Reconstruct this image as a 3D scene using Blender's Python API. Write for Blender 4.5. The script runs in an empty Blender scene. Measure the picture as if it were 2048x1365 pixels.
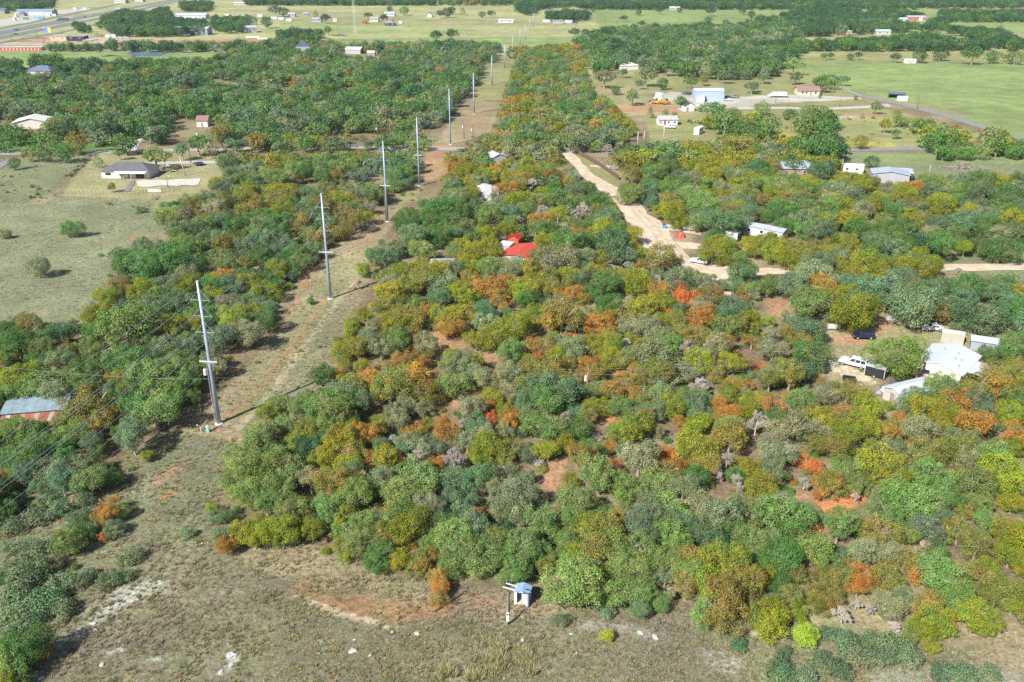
import bpy, bmesh, math, random, re
import numpy as np
from mathutils import Vector, Matrix

random.seed(7)
rng = np.random.default_rng(11)
scene = bpy.context.scene
C = scene.collection
R = math.radians

# ------------------------------------------------------------------ camera
CAM_H = 76.0
PITCH = R(23.8)
FPX = 1753.0                      # focal length in photograph pixels (2048 wide)
cam_data = bpy.data.cameras.new('camera')
cam_data.sensor_width = 36.0
cam_data.lens = FPX / 2048 * 36.0
cam_data.clip_start = 1.0
cam_data.clip_end = 30000.0
cam = bpy.data.objects.new('camera', cam_data)
cam.location = (0, 0, CAM_H)
cam.rotation_euler = (R(90) - PITCH, 0, 0)
C.objects.link(cam)
scene.camera = cam

# ------------------------------------------------------------------ sky, sun, exposure
SUN_EL = R(41)
SHD = Vector((0.63, 0.777, 0)).normalized()          # shadows fall to the right and away
world = bpy.data.worlds.new('World')
scene.world = world
world.use_nodes = True
wn = world.node_tree
bg = wn.nodes['Background']
sky = wn.nodes.new('ShaderNodeTexSky')
sky.sky_type = 'NISHITA'
sky.sun_disc = False
sky.sun_elevation = SUN_EL
sky.sun_rotation = math.atan2(-SHD.x, -SHD.y)
sky.altitude = 250
sky.air_density = 1.0
sky.dust_density = 1.0
sky.ozone_density = 1.0
wn.links.new(sky.outputs[0], bg.inputs[0])
bg.inputs[1].default_value = 0.066
sun_d = bpy.data.lights.new('sun', 'SUN')
sun_d.energy = 5.0
sun_d.angle = R(0.5)
sun_d.color = (1.0, 0.965, 0.91)
sun = bpy.data.objects.new('sun', sun_d)
sun.rotation_euler = Vector((SHD.x*math.cos(SUN_EL), SHD.y*math.cos(SUN_EL), -math.sin(SUN_EL))).to_track_quat('-Z', 'Y').to_euler()
sun.location = (0, 0, 200)
C.objects.link(sun)
vs = scene.view_settings
vs.view_transform = 'Standard'
vs.look = 'None'
vs.gamma = 1.0
vs.exposure = 0.86
vs.use_curve_mapping = False
scene.cycles.max_bounces = 6
scene.cycles.diffuse_bounces = 3
scene.cycles.transmission_bounces = 3
scene.cycles.transparent_max_bounces = 4
scene.cycles.volume_bounces = 0
scene.cycles.use_denoising = False

# ------------------------------------------------------------------ survey: photograph pixel <-> place on the ground
SN, CS = math.sin(PITCH), math.cos(PITCH)
def P(x, y, z=0.0):
    u = (x - 1024) / FPX; v = (y - 682.5) / FPX
    t = (CAM_H - z) / (SN + v * CS)
    return Vector((u * t, (CS - v * SN) * t, z))
def proj(X, Y, Z=0.0):
    d = Y * CS + (CAM_H - Z) * SN
    return 1024 + FPX * X / d, 682.5 + FPX * ((CAM_H - Z) * CS - Y * SN) / d, d
def mpp(x, y):
    """metres per photograph pixel, across, on the ground at that pixel"""
    p = P(x, y); return proj(p.x, p.y)[2] / FPX
def height_to(p, ytop):
    lo, hi = 0.0, 60.0
    for _ in range(40):
        m = (lo + hi) / 2
        if proj(p.x, p.y, m)[1] > ytop: lo = m
        else: hi = m
    return lo
def inpoly(px, py, poly):
    px = np.asarray(px, float); py = np.asarray(py, float)
    r = np.zeros(px.shape, bool)
    n = len(poly)
    for i in range(n):
        x0, y0 = poly[i]; x1, y1 = poly[(i + 1) % n]
        if y0 == y1: continue
        c = ((y0 > py) != (y1 > py)) & (px < (x1 - x0) * (py - y0) / (y1 - y0) + x0)
        r ^= c
    return r
_nz = {}
def vnoise(x, y, scale, seed=0):
    """smooth value noise, -1..1"""
    k = seed
    if k not in _nz: _nz[k] = np.random.default_rng(900 + seed).random((256, 256)) * 2 - 1
    g = _nz[k]
    x = np.asarray(x) / scale; y = np.asarray(y) / scale
    xi = np.floor(x).astype(int); yi = np.floor(y).astype(int)
    fx = x - xi; fy = y - yi
    fx = fx * fx * (3 - 2 * fx); fy = fy * fy * (3 - 2 * fy)
    a = g[xi & 255, yi & 255]; b = g[(xi + 1) & 255, yi & 255]
    c = g[xi & 255, (yi + 1) & 255]; d = g[(xi + 1) & 255, (yi + 1) & 255]
    return (a * (1 - fx) + b * fx) * (1 - fy) + (c * (1 - fx) + d * fx) * fy

# ------------------------------------------------------------------ materials
MATS = {}
def nmat(name):
    m = bpy.data.materials.new(name); m.use_nodes = True
    nt = m.node_tree
    return m, nt, nt.nodes['Principled BSDF']
def paint(col, rough=0.6, var=0.12, scale=1.2, metal=0.0, ribs=0.0, spec=0.4, dirt=0.0):
    """painted or bare surface with slight blotching; ribs = spacing of corrugation in metres"""
    col = tuple(min(c, .6) for c in col)
    key = (tuple(round(c, 3) for c in col), rough, var, scale, metal, ribs, spec, dirt)
    if key in MATS: return MATS[key]
    m, nt, b = nmat('surface_%d' % len(MATS))
    N = nt.nodes; L = nt.links
    tc = N.new('ShaderNodeTexCoord')
    no = N.new('ShaderNodeTexNoise'); no.inputs['Scale'].default_value = scale; no.inputs['Detail'].default_value = 5
    L.new(tc.outputs['Object'], no.inputs['Vector'])
    mr = N.new('ShaderNodeMapRange'); mr.inputs[1].default_value = 0.3; mr.inputs[2].default_value = 0.7
    mr.inputs[3].default_value = 1 - var; mr.inputs[4].default_value = 1 + var
    L.new(no.outputs[0], mr.inputs[0])
    mx = N.new('ShaderNodeMix'); mx.data_type = 'RGBA'; mx.blend_type = 'MULTIPLY'; mx.inputs[0].default_value = 1
    mx.inputs[6].default_value = (*col, 1)
    L.new(mr.outputs[0], mx.inputs[7])
    out = mx.outputs[2]
    if dirt:
        n2 = N.new('ShaderNodeTexNoise'); n2.inputs['Scale'].default_value = 0.55; n2.inputs['Detail'].default_value = 8
        L.new(tc.outputs['Object'], n2.inputs['Vector'])
        m2 = N.new('ShaderNodeMapRange'); m2.inputs[1].default_value = 0.5; m2.inputs[2].default_value = 0.75; m2.inputs[4].default_value = dirt
        L.new(n2.outputs[0], m2.inputs[0])
        md = N.new('ShaderNodeMix'); md.data_type = 'RGBA'; md.inputs[7].default_value = (0.16, 0.09, 0.05, 1)
        L.new(m2.outputs[0], md.inputs[0]); L.new(out, md.inputs[6]); out = md.outputs[2]
    L.new(out, b.inputs['Base Color'])
    b.inputs['Roughness'].default_value = rough
    b.inputs['Metallic'].default_value = metal
    b.inputs['Specular IOR Level'].default_value = spec
    if ribs:
        wv = N.new('ShaderNodeTexWave'); wv.inputs['Scale'].default_value = 0.314 / ribs
        L.new(tc.outputs['Object'], wv.inputs['Vector'])
        bp = N.new('ShaderNodeBump'); bp.inputs['Strength'].default_value = 0.5; bp.inputs['Distance'].default_value = 0.04
        L.new(wv.outputs[1], bp.inputs['Height']); L.new(bp.outputs[0], b.inputs['Normal'])
    MATS[key] = m
    return m
def glass():
    if 'glass' in MATS: return MATS['glass']
    m, nt, b = nmat('window_glass')
    b.inputs['Base Color'].default_value = (0.025, 0.032, 0.045, 1)
    b.inputs['Roughness'].default_value = 0.12
    b.inputs['Specular IOR Level'].default_value = 0.6
    MATS['glass'] = m
    return m
WHITE = (0.5, 0.51, 0.53); GALV = (0.5, 0.54, 0.6); DARK = (0.03, 0.03, 0.035); WOOD = (0.17, 0.11, 0.075); GREYW = (0.28, 0.25, 0.22)

# ------------------------------------------------------------------ mesh builder
class MB:
    def __init__(s): s.v = []; s.f = []
    def add(s, vs_, fs):
        k = len(s.v); s.v += [tuple(v) for v in vs_]; s.f += [tuple(i + k for i in f) for f in fs]; return s
    def box(s, cx, cy, cz, sx, sy, sz, rz=0.0, taper=1.0):
        c, n = math.cos(rz), math.sin(rz); vs_ = []
        for dz in (-.5, .5):
            k = taper if dz > 0 else 1.0
            for dx, dy in ((-.5, -.5), (.5, -.5), (.5, .5), (-.5, .5)):
                x, y = dx * sx * k, dy * sy * k
                vs_.append((cx + x * c - y * n, cy + x * n + y * c, cz + dz * sz))
        return s.add(vs_, [(3, 2, 1, 0), (4, 5, 6, 7), (0, 1, 5, 4), (1, 2, 6, 5), (2, 3, 7, 6), (3, 0, 4, 7)])
    def tube(s, pts, rad, n=6, caps=True):
        """tapered tube along a polyline; rad: a number or one per point"""
        pts = [Vector(p) for p in pts]
        if not hasattr(rad, '__len__'): rad = [rad] * len(pts)
        base = len(s.v); rings = []
        for i, p in enumerate(pts):
            a = pts[min(i + 1, len(pts) - 1)] - pts[max(i - 1, 0)]
            if a.length < 1e-9: a = Vector((0, 0, 1))
            a.normalize()
            ref = Vector((1, 0, 0)) if abs(a.z) > .9 else Vector((0, 0, 1))
            u = a.cross(ref).normalized(); w = a.cross(u)
            ring = []
            for k in range(n):
                t = 2 * math.pi * k / n
                q = p + (u * math.cos(t) + w * math.sin(t)) * rad[i]
                ring.append(len(s.v)); s.v.append(tuple(q))
            rings.append(ring)
        for a, b in zip(rings, rings[1:]):
            for k in range(n): s.f.append((a[k], a[(k + 1) % n], b[(k + 1) % n], b[k]))
        if caps:
            s.f.append(tuple(reversed(rings[0]))); s.f.append(tuple(rings[-1]))
        return s
    def extr(s, prof, y0, y1, top_in=0.0, zref=None):
        """side profile (x,z) pushed out along y; higher points drawn in by top_in"""
        zs = [p[1] for p in prof]; z0, z1 = (min(zs), max(zs)) if zref is None else zref
        n = len(prof); vs_ = []
        for y in (y0, y1):
            for x, z in prof:
                k = max(0, (z - z0) / max(1e-6, z1 - z0))
                vs_.append((x, y * (1 - top_in * k), z))
        fs = [tuple(range(n)), tuple(reversed(range(n, 2 * n)))]
        for i in range(n):
            j = (i + 1) % n; fs.append((j, i, i + n, j + n))
        return s.add(vs_, fs)
    def prism(s, poly, z0, z1):
        n = len(poly)
        vs_ = [(x, y, z0) for x, y in poly] + [(x, y, z1) for x, y in poly]
        fs = [tuple(reversed(range(n))), tuple(range(n, 2 * n))] + [(i, (i + 1) % n, (i + 1) % n + n, i + n) for i in range(n)]
        return s.add(vs_, fs)
    def mesh(s, name, mat):
        me = bpy.data.meshes.new(name); me.from_pydata(s.v, [], s.f)
        bm = bmesh.new(); bm.from_mesh(me); bmesh.ops.recalc_face_normals(bm, faces=bm.faces); bm.to_mesh(me); bm.free()
        me.materials.append(mat); return me
    def build(s, name, mat, parent=None, smooth=False):
        me = s.mesh(name, mat)
        if smooth: me.shade_smooth()
        return link(name, me, parent)
def link(name, data, parent=None):
    o = bpy.data.objects.new(name, data); C.objects.link(o)
    if parent is not None: o.parent = parent
    return o
def tag(o, label=None, cat=None, group=None, kind=None):
    if label: o['label'] = label
    if cat: o['category'] = cat
    if group: o['group'] = group
    if kind: o['kind'] = kind
    return o
def empty(name, loc, rz=0.0, label=None, cat=None, group=None):
    o = link(name, None); o.location = loc; o.rotation_euler = (0, 0, rz); o.empty_display_size = 0.3
    return tag(o, label, cat, group)

# ================================================================== THE GROUND
# real surface colours of the soil and turf, as patches surveyed from the photograph
MEADOW = (0.175, 0.158, 0.104); MEADOW2 = (0.178, 0.184, 0.112); TAN = (0.28, 0.225, 0.142); FLOOR = (0.19, 0.14, 0.09)
RED = (0.46, 0.19, 0.085); REDDISH = (0.34, 0.20, 0.12); CALICHE = (0.60, 0.49, 0.37); GREEN = (0.2, 0.25, 0.098); PALE = (0.30, 0.295, 0.145)
LIME = (0.42, 0.41, 0.38); LAWN = (0.105, 0.175, 0.05); LOT = (0.42, 0.39, 0.34); YARD = (0.262, 0.235, 0.132); SAGE = (0.175, 0.19, 0.105); MIX = (0.235, 0.23, 0.105)
PATCH = [  # (colour, strength, ragged edge in pixels of the survey, polygon)
    (PALE, 1, 2, [(-900, -40), (3000, -40), (3000, 125), (1700, 125), (1500, 150), (1200, 160), (1000, 110), (600, 90), (480, 98), (-900, 98)]),
    (GREEN, 1, 3, [(-900, 101), (480, 101), (490, 118), (330, 130), (190, 140), (-900, 132)]),
    (GREEN, .8, 3, [(560, 38), (700, 36), (1150, 42), (1140, 52), (560, 52)]),
    (GREEN, .7, 3, [(520, 58), (980, 60), (900, 68), (540, 66)]),
    (GREEN, .9, 3, [(660, 78), (1000, 74), (1140, 76), (1140, 92), (660, 88)]),
    (YARD, .7, 3, [(500, 22), (760, 24), (860, 40), (700, 46), (500, 38)]),
    (YARD, .8, 3, [(860, 40), (1150, 40), (1160, 52), (860, 52)]),
    (GREEN, 1, 3, [(1180, 20), (3000, 14), (3000, 70), (1780, 66), (1620, 48), (1200, 56)]),
    (YARD, .7, 2, [(1560, 74), (1780, 72), (2000, 80), (2300, 92), (2300, 99), (1900, 92), (1560, 82)]),
    (MIX, .8, 3, [(1560, 96), (2400, 94), (2400, 124), (1620, 126)]),
    (GREEN, 1, 4, [(1550, 124), (3000, 126), (3000, 330), (2048, 286), (1900, 232), (1760, 196), (1690, 178), (1600, 150)]),
    (YARD, .6, 6, [(1760, 200), (1900, 210), (1960, 240), (1900, 232)]),
    (MIX, .9, 6, [(1150, 150), (1600, 140), (1700, 180), (1730, 215), (1500, 210), (1260, 230), (1180, 190)]),
    (YARD, .9, 6, [(1180, 175), (1320, 170), (1400, 200), (1380, 232), (1260, 232), (1200, 200)]),
    (REDDISH, .9, 4, [(1215, 212), (1300, 208), (1390, 216), (1380, 228), (1250, 226)]),
    (REDDISH, .7, 3, [(1180, 172), (1220, 172), (1225, 180), (1190, 182)]),
    (LOT, 1, 3, [(1300, 196), (1345, 184), (1400, 190), (1460, 196), (1540, 190), (1600, 196), (1660, 194), (1700, 200), (1560, 206), (1480, 216), (1400, 216), (1350, 204)]),
    (MIX, 1, 6, [(1290, 230), (1400, 225), (1760, 214), (2048, 290), (2048, 300), (1700, 300), (1490, 300), (1400, 280), (1300, 290)]),
    ((0.34, 0.27, 0.07), .9, 5, [(1510, 252), (1560, 264), (1640, 270), (1700, 284), (1790, 286), (1790, 297), (1690, 292), (1580, 284), (1520, 262)]),
    (REDDISH, .7, 4, [(1680, 226), (1760, 226), (1780, 234), (1700, 238)]),
    (SAGE, 1, 5, [(1680, 305), (2400, 300), (2400, 372), (2048, 368), (1850, 350), (1760, 345), (1690, 330)]),
    (GREEN, .6, 6, [(1700, 308), (2300, 304), (2300, 330), (1760, 325)]),
    (YARD, .6, 8, [(1920, 335), (2060, 345), (2060, 362), (1960, 356)]),
    (TAN, .7, 6, [(1120, 300), (1250, 300), (1250, 340), (1230, 395), (1180, 360)]),
    (MIX, .8, 5, [(1140, 305), (1170, 305), (1240, 360), (1225, 380)]),
    # around the left house
    (LAWN, 1, 5, [(-400, 270), (60, 268), (200, 272), (235, 290), (225, 305), (100, 310), (-400, 318)]),
    (YARD, 1, 6, [(120, 395), (190, 305), (440, 300), (450, 340), (420, 385), (330, 420), (330, 490), (290, 440), (100, 420)]),
    (GREEN, .35, 7, [(110, 380), (150, 365), (215, 360), (190, 385)]),
    (REDDISH, .7, 5, [(245, 304), (330, 306), (350, 318), (290, 316)]),
    (MEADOW2, 1, 8, [(-900, 318), (60, 318), (180, 312), (100, 392), (300, 400), (330, 430), (330, 490), (240, 525), (180, 620), (130, 660), (-900, 660)]),
    (SAGE, .6, 8, [(0, 345), (130, 330), (70, 390), (0, 390)]),
    (REDDISH, .7, 6, [(252, 474), (300, 470), (302, 482), (260, 486)]),
    (REDDISH, .6, 4, [(68, 398), (95, 398), (90, 408), (68, 406)]),
    (REDDISH, .5, 6, [(75, 618), (95, 620), (90, 630), (76, 628)]),
    # the corridor under the poles
    (MIX, .8, 5, [(975, 115), (1028, 112), (1024, 160), (1012, 200), (940, 202), (955, 165)]),
    (TAN, 1, 5, [(935, 200), (1000, 204), (985, 262), (940, 280), (900, 290), (880, 275), (905, 235)]),
    (REDDISH, .8, 5, [(860, 290), (905, 292), (895, 350), (850, 365), (845, 330)]),
    (MIX, .7, 6, [(800, 372), (850, 362), (830, 400), (780, 420)]),
    (TAN, 1, 8, [(770, 420), (810, 410), (770, 470), (745, 520), (735, 590), (700, 650), (640, 720), (620, 770), (540, 830), (480, 900), (400, 885), (350, 865), (400, 840), (470, 760), (530, 690), (580, 620), (630, 560), (660, 500), (720, 450)]),
    (SAGE, .55, 8, [(660, 600), (690, 560), (700, 600), (640, 660), (560, 740), (520, 800), (470, 840), (500, 780), (580, 700), (620, 640)]),
    (MEADOW2, .6, 8, [(620, 640), (690, 650), (640, 760), (560, 820), (500, 850), (580, 740)]),
    (RED, .35, 8, [(590, 520), (640, 530), (560, 640), (600, 600)]),
    (CALICHE, .3, 3, [(700, 560), (712, 562), (640, 660), (560, 770), (480, 860), (470, 858), (548, 768), (630, 655)]),
    (REDDISH, .35, 4, [(676, 520), (690, 522), (660, 600), (600, 680), (520, 780), (440, 850), (425, 850), (505, 775), (590, 670), (645, 600)]),
    (REDDISH, .25, 6, [(930, 215), (985, 215), (970, 262), (925, 272)]),
    (REDDISH, .2, 8, [(735, 430), (790, 425), (745, 500), (700, 520), (690, 470)]),
    (GREEN, .35, 8, [(640, 560), (670, 520), (720, 500), (700, 570), (620, 660), (560, 700)]), (GREEN, .3, 8, [(500, 760), (560, 740), (540, 800), (460, 850)]), (YARD, .6, 8, [(560, 650), (640, 600), (600, 690), (500, 800), (460, 810)]),
    (REDDISH, .5, 4, [(640, 600), (656, 600), (600, 690), (520, 790), (450, 850), (436, 850), (505, 785), (585, 685)]),
    # clearings inside the woods
    (REDDISH, 1, 6, [(840, 670), (930, 650), (950, 690), (880, 715), (850, 705)]),
    (REDDISH, .9, 6, [(950, 705), (1020, 690), (1030, 735), (960, 730)]),
    (TAN, .9, 5, [(1130, 610), (1260, 585), (1290, 580), (1290, 595), (1190, 615)]),
    (REDDISH, .9, 5, [(890, 780), (960, 760), (960, 800), (900, 820)]),
    (RED, .6, 5, [(1200, 815), (1260, 815), (1260, 850), (1210, 850)]),
    (REDDISH, 1, 5, [(1090, 910), (1145, 900), (1110, 990), (1080, 980)]),
    (RED, 1, 5, [(1628, 1010), (1700, 985), (1740, 990), (1690, 1035), (1640, 1072), (1612, 1075)]),
    (REDDISH, .8, 5, [(1480, 905), (1560, 880), (1560, 920)]),
    (REDDISH, .8, 6, [(1500, 975), (1640, 985), (1640, 1000), (1520, 990)]),
    (REDDISH, 1, 5, [(1528, 598), (1575, 592), (1585, 625), (1540, 635)]),
    (YARD, .9, 6, [(1640, 660), (1760, 640), (1800, 625), (1830, 650), (2048, 650), (2048, 690), (1800, 700), (1740, 790), (1800, 800), (1760, 840), (1640, 740)]),
    (TAN, 1, 4, [(1655, 700), (1700, 740), (1720, 760), (1790, 770), (1790, 800), (1740, 780), (1690, 770), (1650, 750)]),
    (CALICHE, .8, 3, [(1660, 712), (1690, 728), (1730, 750), (1760, 770), (1720, 762), (1655, 738)]),
    (REDDISH, .9, 4, [(1760, 640), (1790, 620), (1780, 660), (1720, 690), (1660, 690), (1660, 675)]),
    (SAGE, .9, 5, [(1860, 505), (2300, 495), (2300, 620), (2048, 560), (1860, 540)]),
    (TAN, .8, 5, [(780, 505), (880, 500), (880, 530), (800, 530)]),
    (TAN, .9, 5, [(1320, 460), (1385, 455), (1385, 500), (1380, 515), (1340, 480)]),
    (TAN, .7, 5, [(1380, 500), (1480, 495), (1620, 520), (1620, 540), (1450, 540)]),
    # foreground meadow
    (MEADOW, 1, 8, [(-900, 1090), (0, 1060), (110, 1050), (180, 990), (240, 920), (340, 860), (480, 890), (440, 1000), (420, 1070), (650, 1090), (800, 1150), (900, 1170), (1150, 1180), (1350, 1215), (1560, 1240), (1900, 1290), (3000, 1240), (3000, 2200), (-900, 2200)]),
    (TAN, .7, 8, [(430, 1080), (650, 1090), (800, 1150), (900, 1175), (1150, 1185), (1180, 1215), (1000, 1250), (700, 1190), (500, 1140)]),
    (MEADOW2, .7, 9, [(340, 880), (480, 890), (430, 1000), (400, 1100), (280, 1080), (260, 980)]),
    (SAGE, .6, 9, [(-600, 1060), (120, 1050), (250, 960), (300, 1000), (180, 1150), (100, 1260), (-600, 1365)]),
    (SAGE, .55, 9, [(1500, 1250), (1700, 1240), (1900, 1300), (1860, 1400), (1500, 1400)]),
    (REDDISH, .8, 4, [(298, 968), (330, 940), (385, 905), (350, 950), (318, 972)]),
    (RED, .6, 4, [(312, 995), (365, 965), (345, 990), (330, 1000)]),
    (RED, .36, 20, [(575, 1172), (620, 1160), (650, 1195), (710, 1190), (800, 1205), (860, 1200), (920, 1212), (905, 1232), (800, 1246), (700, 1235), (640, 1215)]),
    (RED, .3, 16, [(940, 1192), (1000, 1198), (990, 1215), (930, 1210)]),
    (CALICHE, .55, 3, [(572, 1182), (630, 1202), (690, 1224), (740, 1236), (790, 1258), (700, 1240), (640, 1218)]),
    (LIME, .5, 16, [(240, 1172), (325, 1155), (330, 1175), (250, 1215), (190, 1250), (130, 1300), (100, 1335), (110, 1290), (180, 1235)]),
    (LIME, .55, 6, [(205, 1305), (250, 1292), (248, 1304), (210, 1312)]),
    (LIME, .6, 4, [(297, 1318), (325, 1310), (322, 1320), (300, 1328)]),
    (LIME, .4, 14, [(1170, 1240), (1290, 1255), (1340, 1280), (1320, 1290), (1240, 1265), (1150, 1262)]),
    (LIME, .35, 14, [(1400, 1300), (1490, 1310), (1470, 1350), (1420, 1335)]),
    (LIME, .35, 8, [(1750, 1345), (1900, 1330), (2048, 1345), (2048, 1380), (1740, 1380)]),
    (CALICHE, .45, 4, [(1500, 1268), (1545, 1248), (1552, 1254), (1510, 1280)]),
    (TAN, .7, 8, [(1910, 1245), (2300, 1225), (2300, 1365), (1960, 1330)]),
    (LIME, .9, 2, [(455, 1318), (470, 1303), (482, 1312), (470, 1326), (466, 1340), (440, 1352), (434, 1350), (452, 1332)]),
]
# grid: fine near by, wider far off, reaching past the horizon on every side
rows = list(np.arange(-400, 60, 20.0))
y_ = 60.0
while y_ < 9500: rows.append(y_); y_ = y_ * 1.0085
rows += [12000.0]
rows = np.array(rows)
cols = np.concatenate([[-2.4, -1.8, -1.3], np.linspace(-1, 1, 521), [1.3, 1.8, 2.4]])
GY = np.repeat(rows, len(cols)); GX = np.tile(cols, len(rows)) * (120 + 0.75 * np.maximum(GY, 0))
gz = (vnoise(GX, GY, 3.1, 1) * .10 + vnoise(GX, GY, 1.3, 2) * .05 + .0) * np.clip((215 - GY) / 50, 0, 1) - 0.06
gpx, gpy, gd = proj(GX, GY)
ok = gd > 20
gpx = np.where(ok, gpx, -5000); gpy = np.where(ok, gpy, 5000)
col = np.tile(np.array(FLOOR), (len(GX), 1))
far = np.clip((GY - 420) / 500, 0, 1)[:, None]
col = col * (1 - far) + np.array(MIX) * far
col[~ok] = MEADOW
# where the woods thin out the floor shows dry grass
t = np.clip(vnoise(GX, GY, 14, 5) * 1.6 + .25, 0, 1)[:, None] * .6
col = col * (1 - t) + np.array(YARD) * t
nA = [(vnoise(GX, GY, s, 20 + i), vnoise(GX, GY, s, 30 + i)) for i, s in enumerate((9, 3.2, 1.4))]
scale_px = FPX / np.maximum(gd, 30)                       # ragged edges keep their size in metres
for c, a, rag, poly in PATCH:
    w = np.zeros(len(GX))
    xs = [p[0] for p in poly]; ys = [p[1] for p in poly]
    near = (gpx > min(xs) - 40) & (gpx < max(xs) + 40) & (gpy > min(ys) - 30) & (gpy < max(ys) + 30)
    ix = np.nonzero(near)[0]
    if not len(ix): continue
    acc = np.zeros(len(ix))
    for i, (n0, n1) in enumerate(nA):
        for s in (-1, 1):
            m = rag * (1.3, .9, .6)[i] * s * np.clip(scale_px[ix] / 10, .15, 1.2)
            acc += inpoly(gpx[ix] + n0[ix] * m, gpy[ix] + n1[ix] * m * .6, poly)
    acc = acc / 6 * a
    col[ix] = col[ix] * (1 - acc[:, None]) + np.array(c) * acc[:, None]
nr, nc = len(rows), len(cols)
me = bpy.data.meshes.new('ground')
me.vertices.add(nr * nc)
me.vertices.foreach_set('co', np.stack([GX, GY, gz], 1).astype(np.float32).ravel())
i0 = (np.arange(nr - 1)[:, None] * nc + np.arange(nc - 1)[None]).ravel()
quads = np.stack([i0, i0 + 1, i0 + 1 + nc, i0 + nc], 1)
me.loops.add(quads.size); me.loops.foreach_set('vertex_index', quads.ravel().astype(np.int32))
me.polygons.add(len(quads)); me.polygons.foreach_set('loop_start', (np.arange(len(quads)) * 4).astype(np.int32))
me.update(calc_edges=True); me.shade_smooth()
ca = me.attributes.new('soil', 'FLOAT_COLOR', 'POINT')
ca.data.foreach_set('color', np.concatenate([col, np.ones((len(col), 1))], 1).astype(np.float32).ravel())
m, nt, b = nmat('ground_soil'); N = nt.nodes; L = nt.links
at = N.new('ShaderNodeAttribute'); at.attribute_name = 'soil'
geo = N.new('ShaderNodeNewGeometry')
def noise(scale, det=6, rough=.6):
    n = N.new('ShaderNodeTexNoise'); n.inputs['Scale'].default_value = scale; n.inputs['Detail'].default_value = det; n.inputs['Roughness'].default_value = rough
    L.new(geo.outputs['Position'], n.inputs['Vector']); return n.outputs[0]
def rmap(s, a, b_, c, d):
    r = N.new('ShaderNodeMapRange'); r.inputs[1].default_value = a; r.inputs[2].default_value = b_; r.inputs[3].default_value = c; r.inputs[4].default_value = d
    L.new(s, r.inputs[0]); return r.outputs[0]
def mul(a, b_):
    x = N.new('ShaderNodeMix'); x.data_type = 'RGBA'; x.blend_type = 'MULTIPLY'; x.inputs[0].default_value = 1
    L.new(a, x.inputs[6]); L.new(b_, x.inputs[7]); return x.outputs[2]
c1 = mul(at.outputs['Color'], rmap(noise(1.1, 5, .7), .25, .75, .5, 1.5))
c1 = mul(c1, rmap(noise(3.2, 4, .7), .3, .7, .62, 1.38))
c1 = mul(c1, rmap(noise(.09, 4), .3, .7, .82, 1.18))
c1 = mul(c1, rmap(noise(.012, 5), .3, .7, .8, 1.2))
c1 = mul(c1, rmap(noise(.035, 6, .7), .3, .7, .84, 1.16))
mg = N.new('ShaderNodeMix'); mg.data_type = 'RGBA'; mg.blend_type = 'MULTIPLY'; mg.inputs[7].default_value = (.9, 1.0, .86, 1)
L.new(rmap(noise(.22, 6, .65), .45, .62, 0, 1), mg.inputs[0]); L.new(c1, mg.inputs[6])
L.new(mg.outputs[2], b.inputs['Base Color'])
b.inputs['Roughness'].default_value = .95; b.inputs['Specular IOR Level'].default_value = .1
bp = N.new('ShaderNodeBump'); bp.inputs['Strength'].default_value = .7; bp.inputs['Distance'].default_value = .35
L.new(noise(1.7, 6, .7), bp.inputs['Height']); L.new(bp.outputs[0], b.inputs['Normal'])
me.materials.append(m)
tag(link('ground', me), kind='structure')

# ------------------------------------------------------------------ roads, tracks, drives, water: sheets surveyed edge by edge
def sheet(name, A, B, mat, z, jit=0.0, sub=6):
    """ribbon between two edges given in survey pixels"""
    a = [P(*p) for p in A]; b = [P(*p) for p in B]
    def fine(pl):
        out = []
        for p, q in zip(pl, pl[1:]):
            for k in range(sub): out.append(p.lerp(q, k / sub))
        return out + [pl[-1]]
    a, b = fine(a), fine(b); vs_ = []; fs = []
    for i, (p, q) in enumerate(zip(a, b)):
        j1 = vnoise(p.x, p.y, 2.5, 40) * jit; j2 = vnoise(q.x, q.y, 2.5, 41) * jit
        d = (q - p).normalized()
        p2 = p + d * float(j1); q2 = q + d * float(j2)
        for t in (0, .25, .5, .75, 1): vs_.append((*p2.lerp(q2, t).xy, z))
        if i:
            for k in range(4):
                n0 = (i - 1) * 5 + k; fs.append((n0, n0 + 1, n0 + 6, n0 + 5))
    o = MB().add(vs_, fs).build(name, mat)
    if o.data.polygons[0].normal.z < 0: o.data.flip_normals()
    return tag(o, kind='structure')
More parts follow.
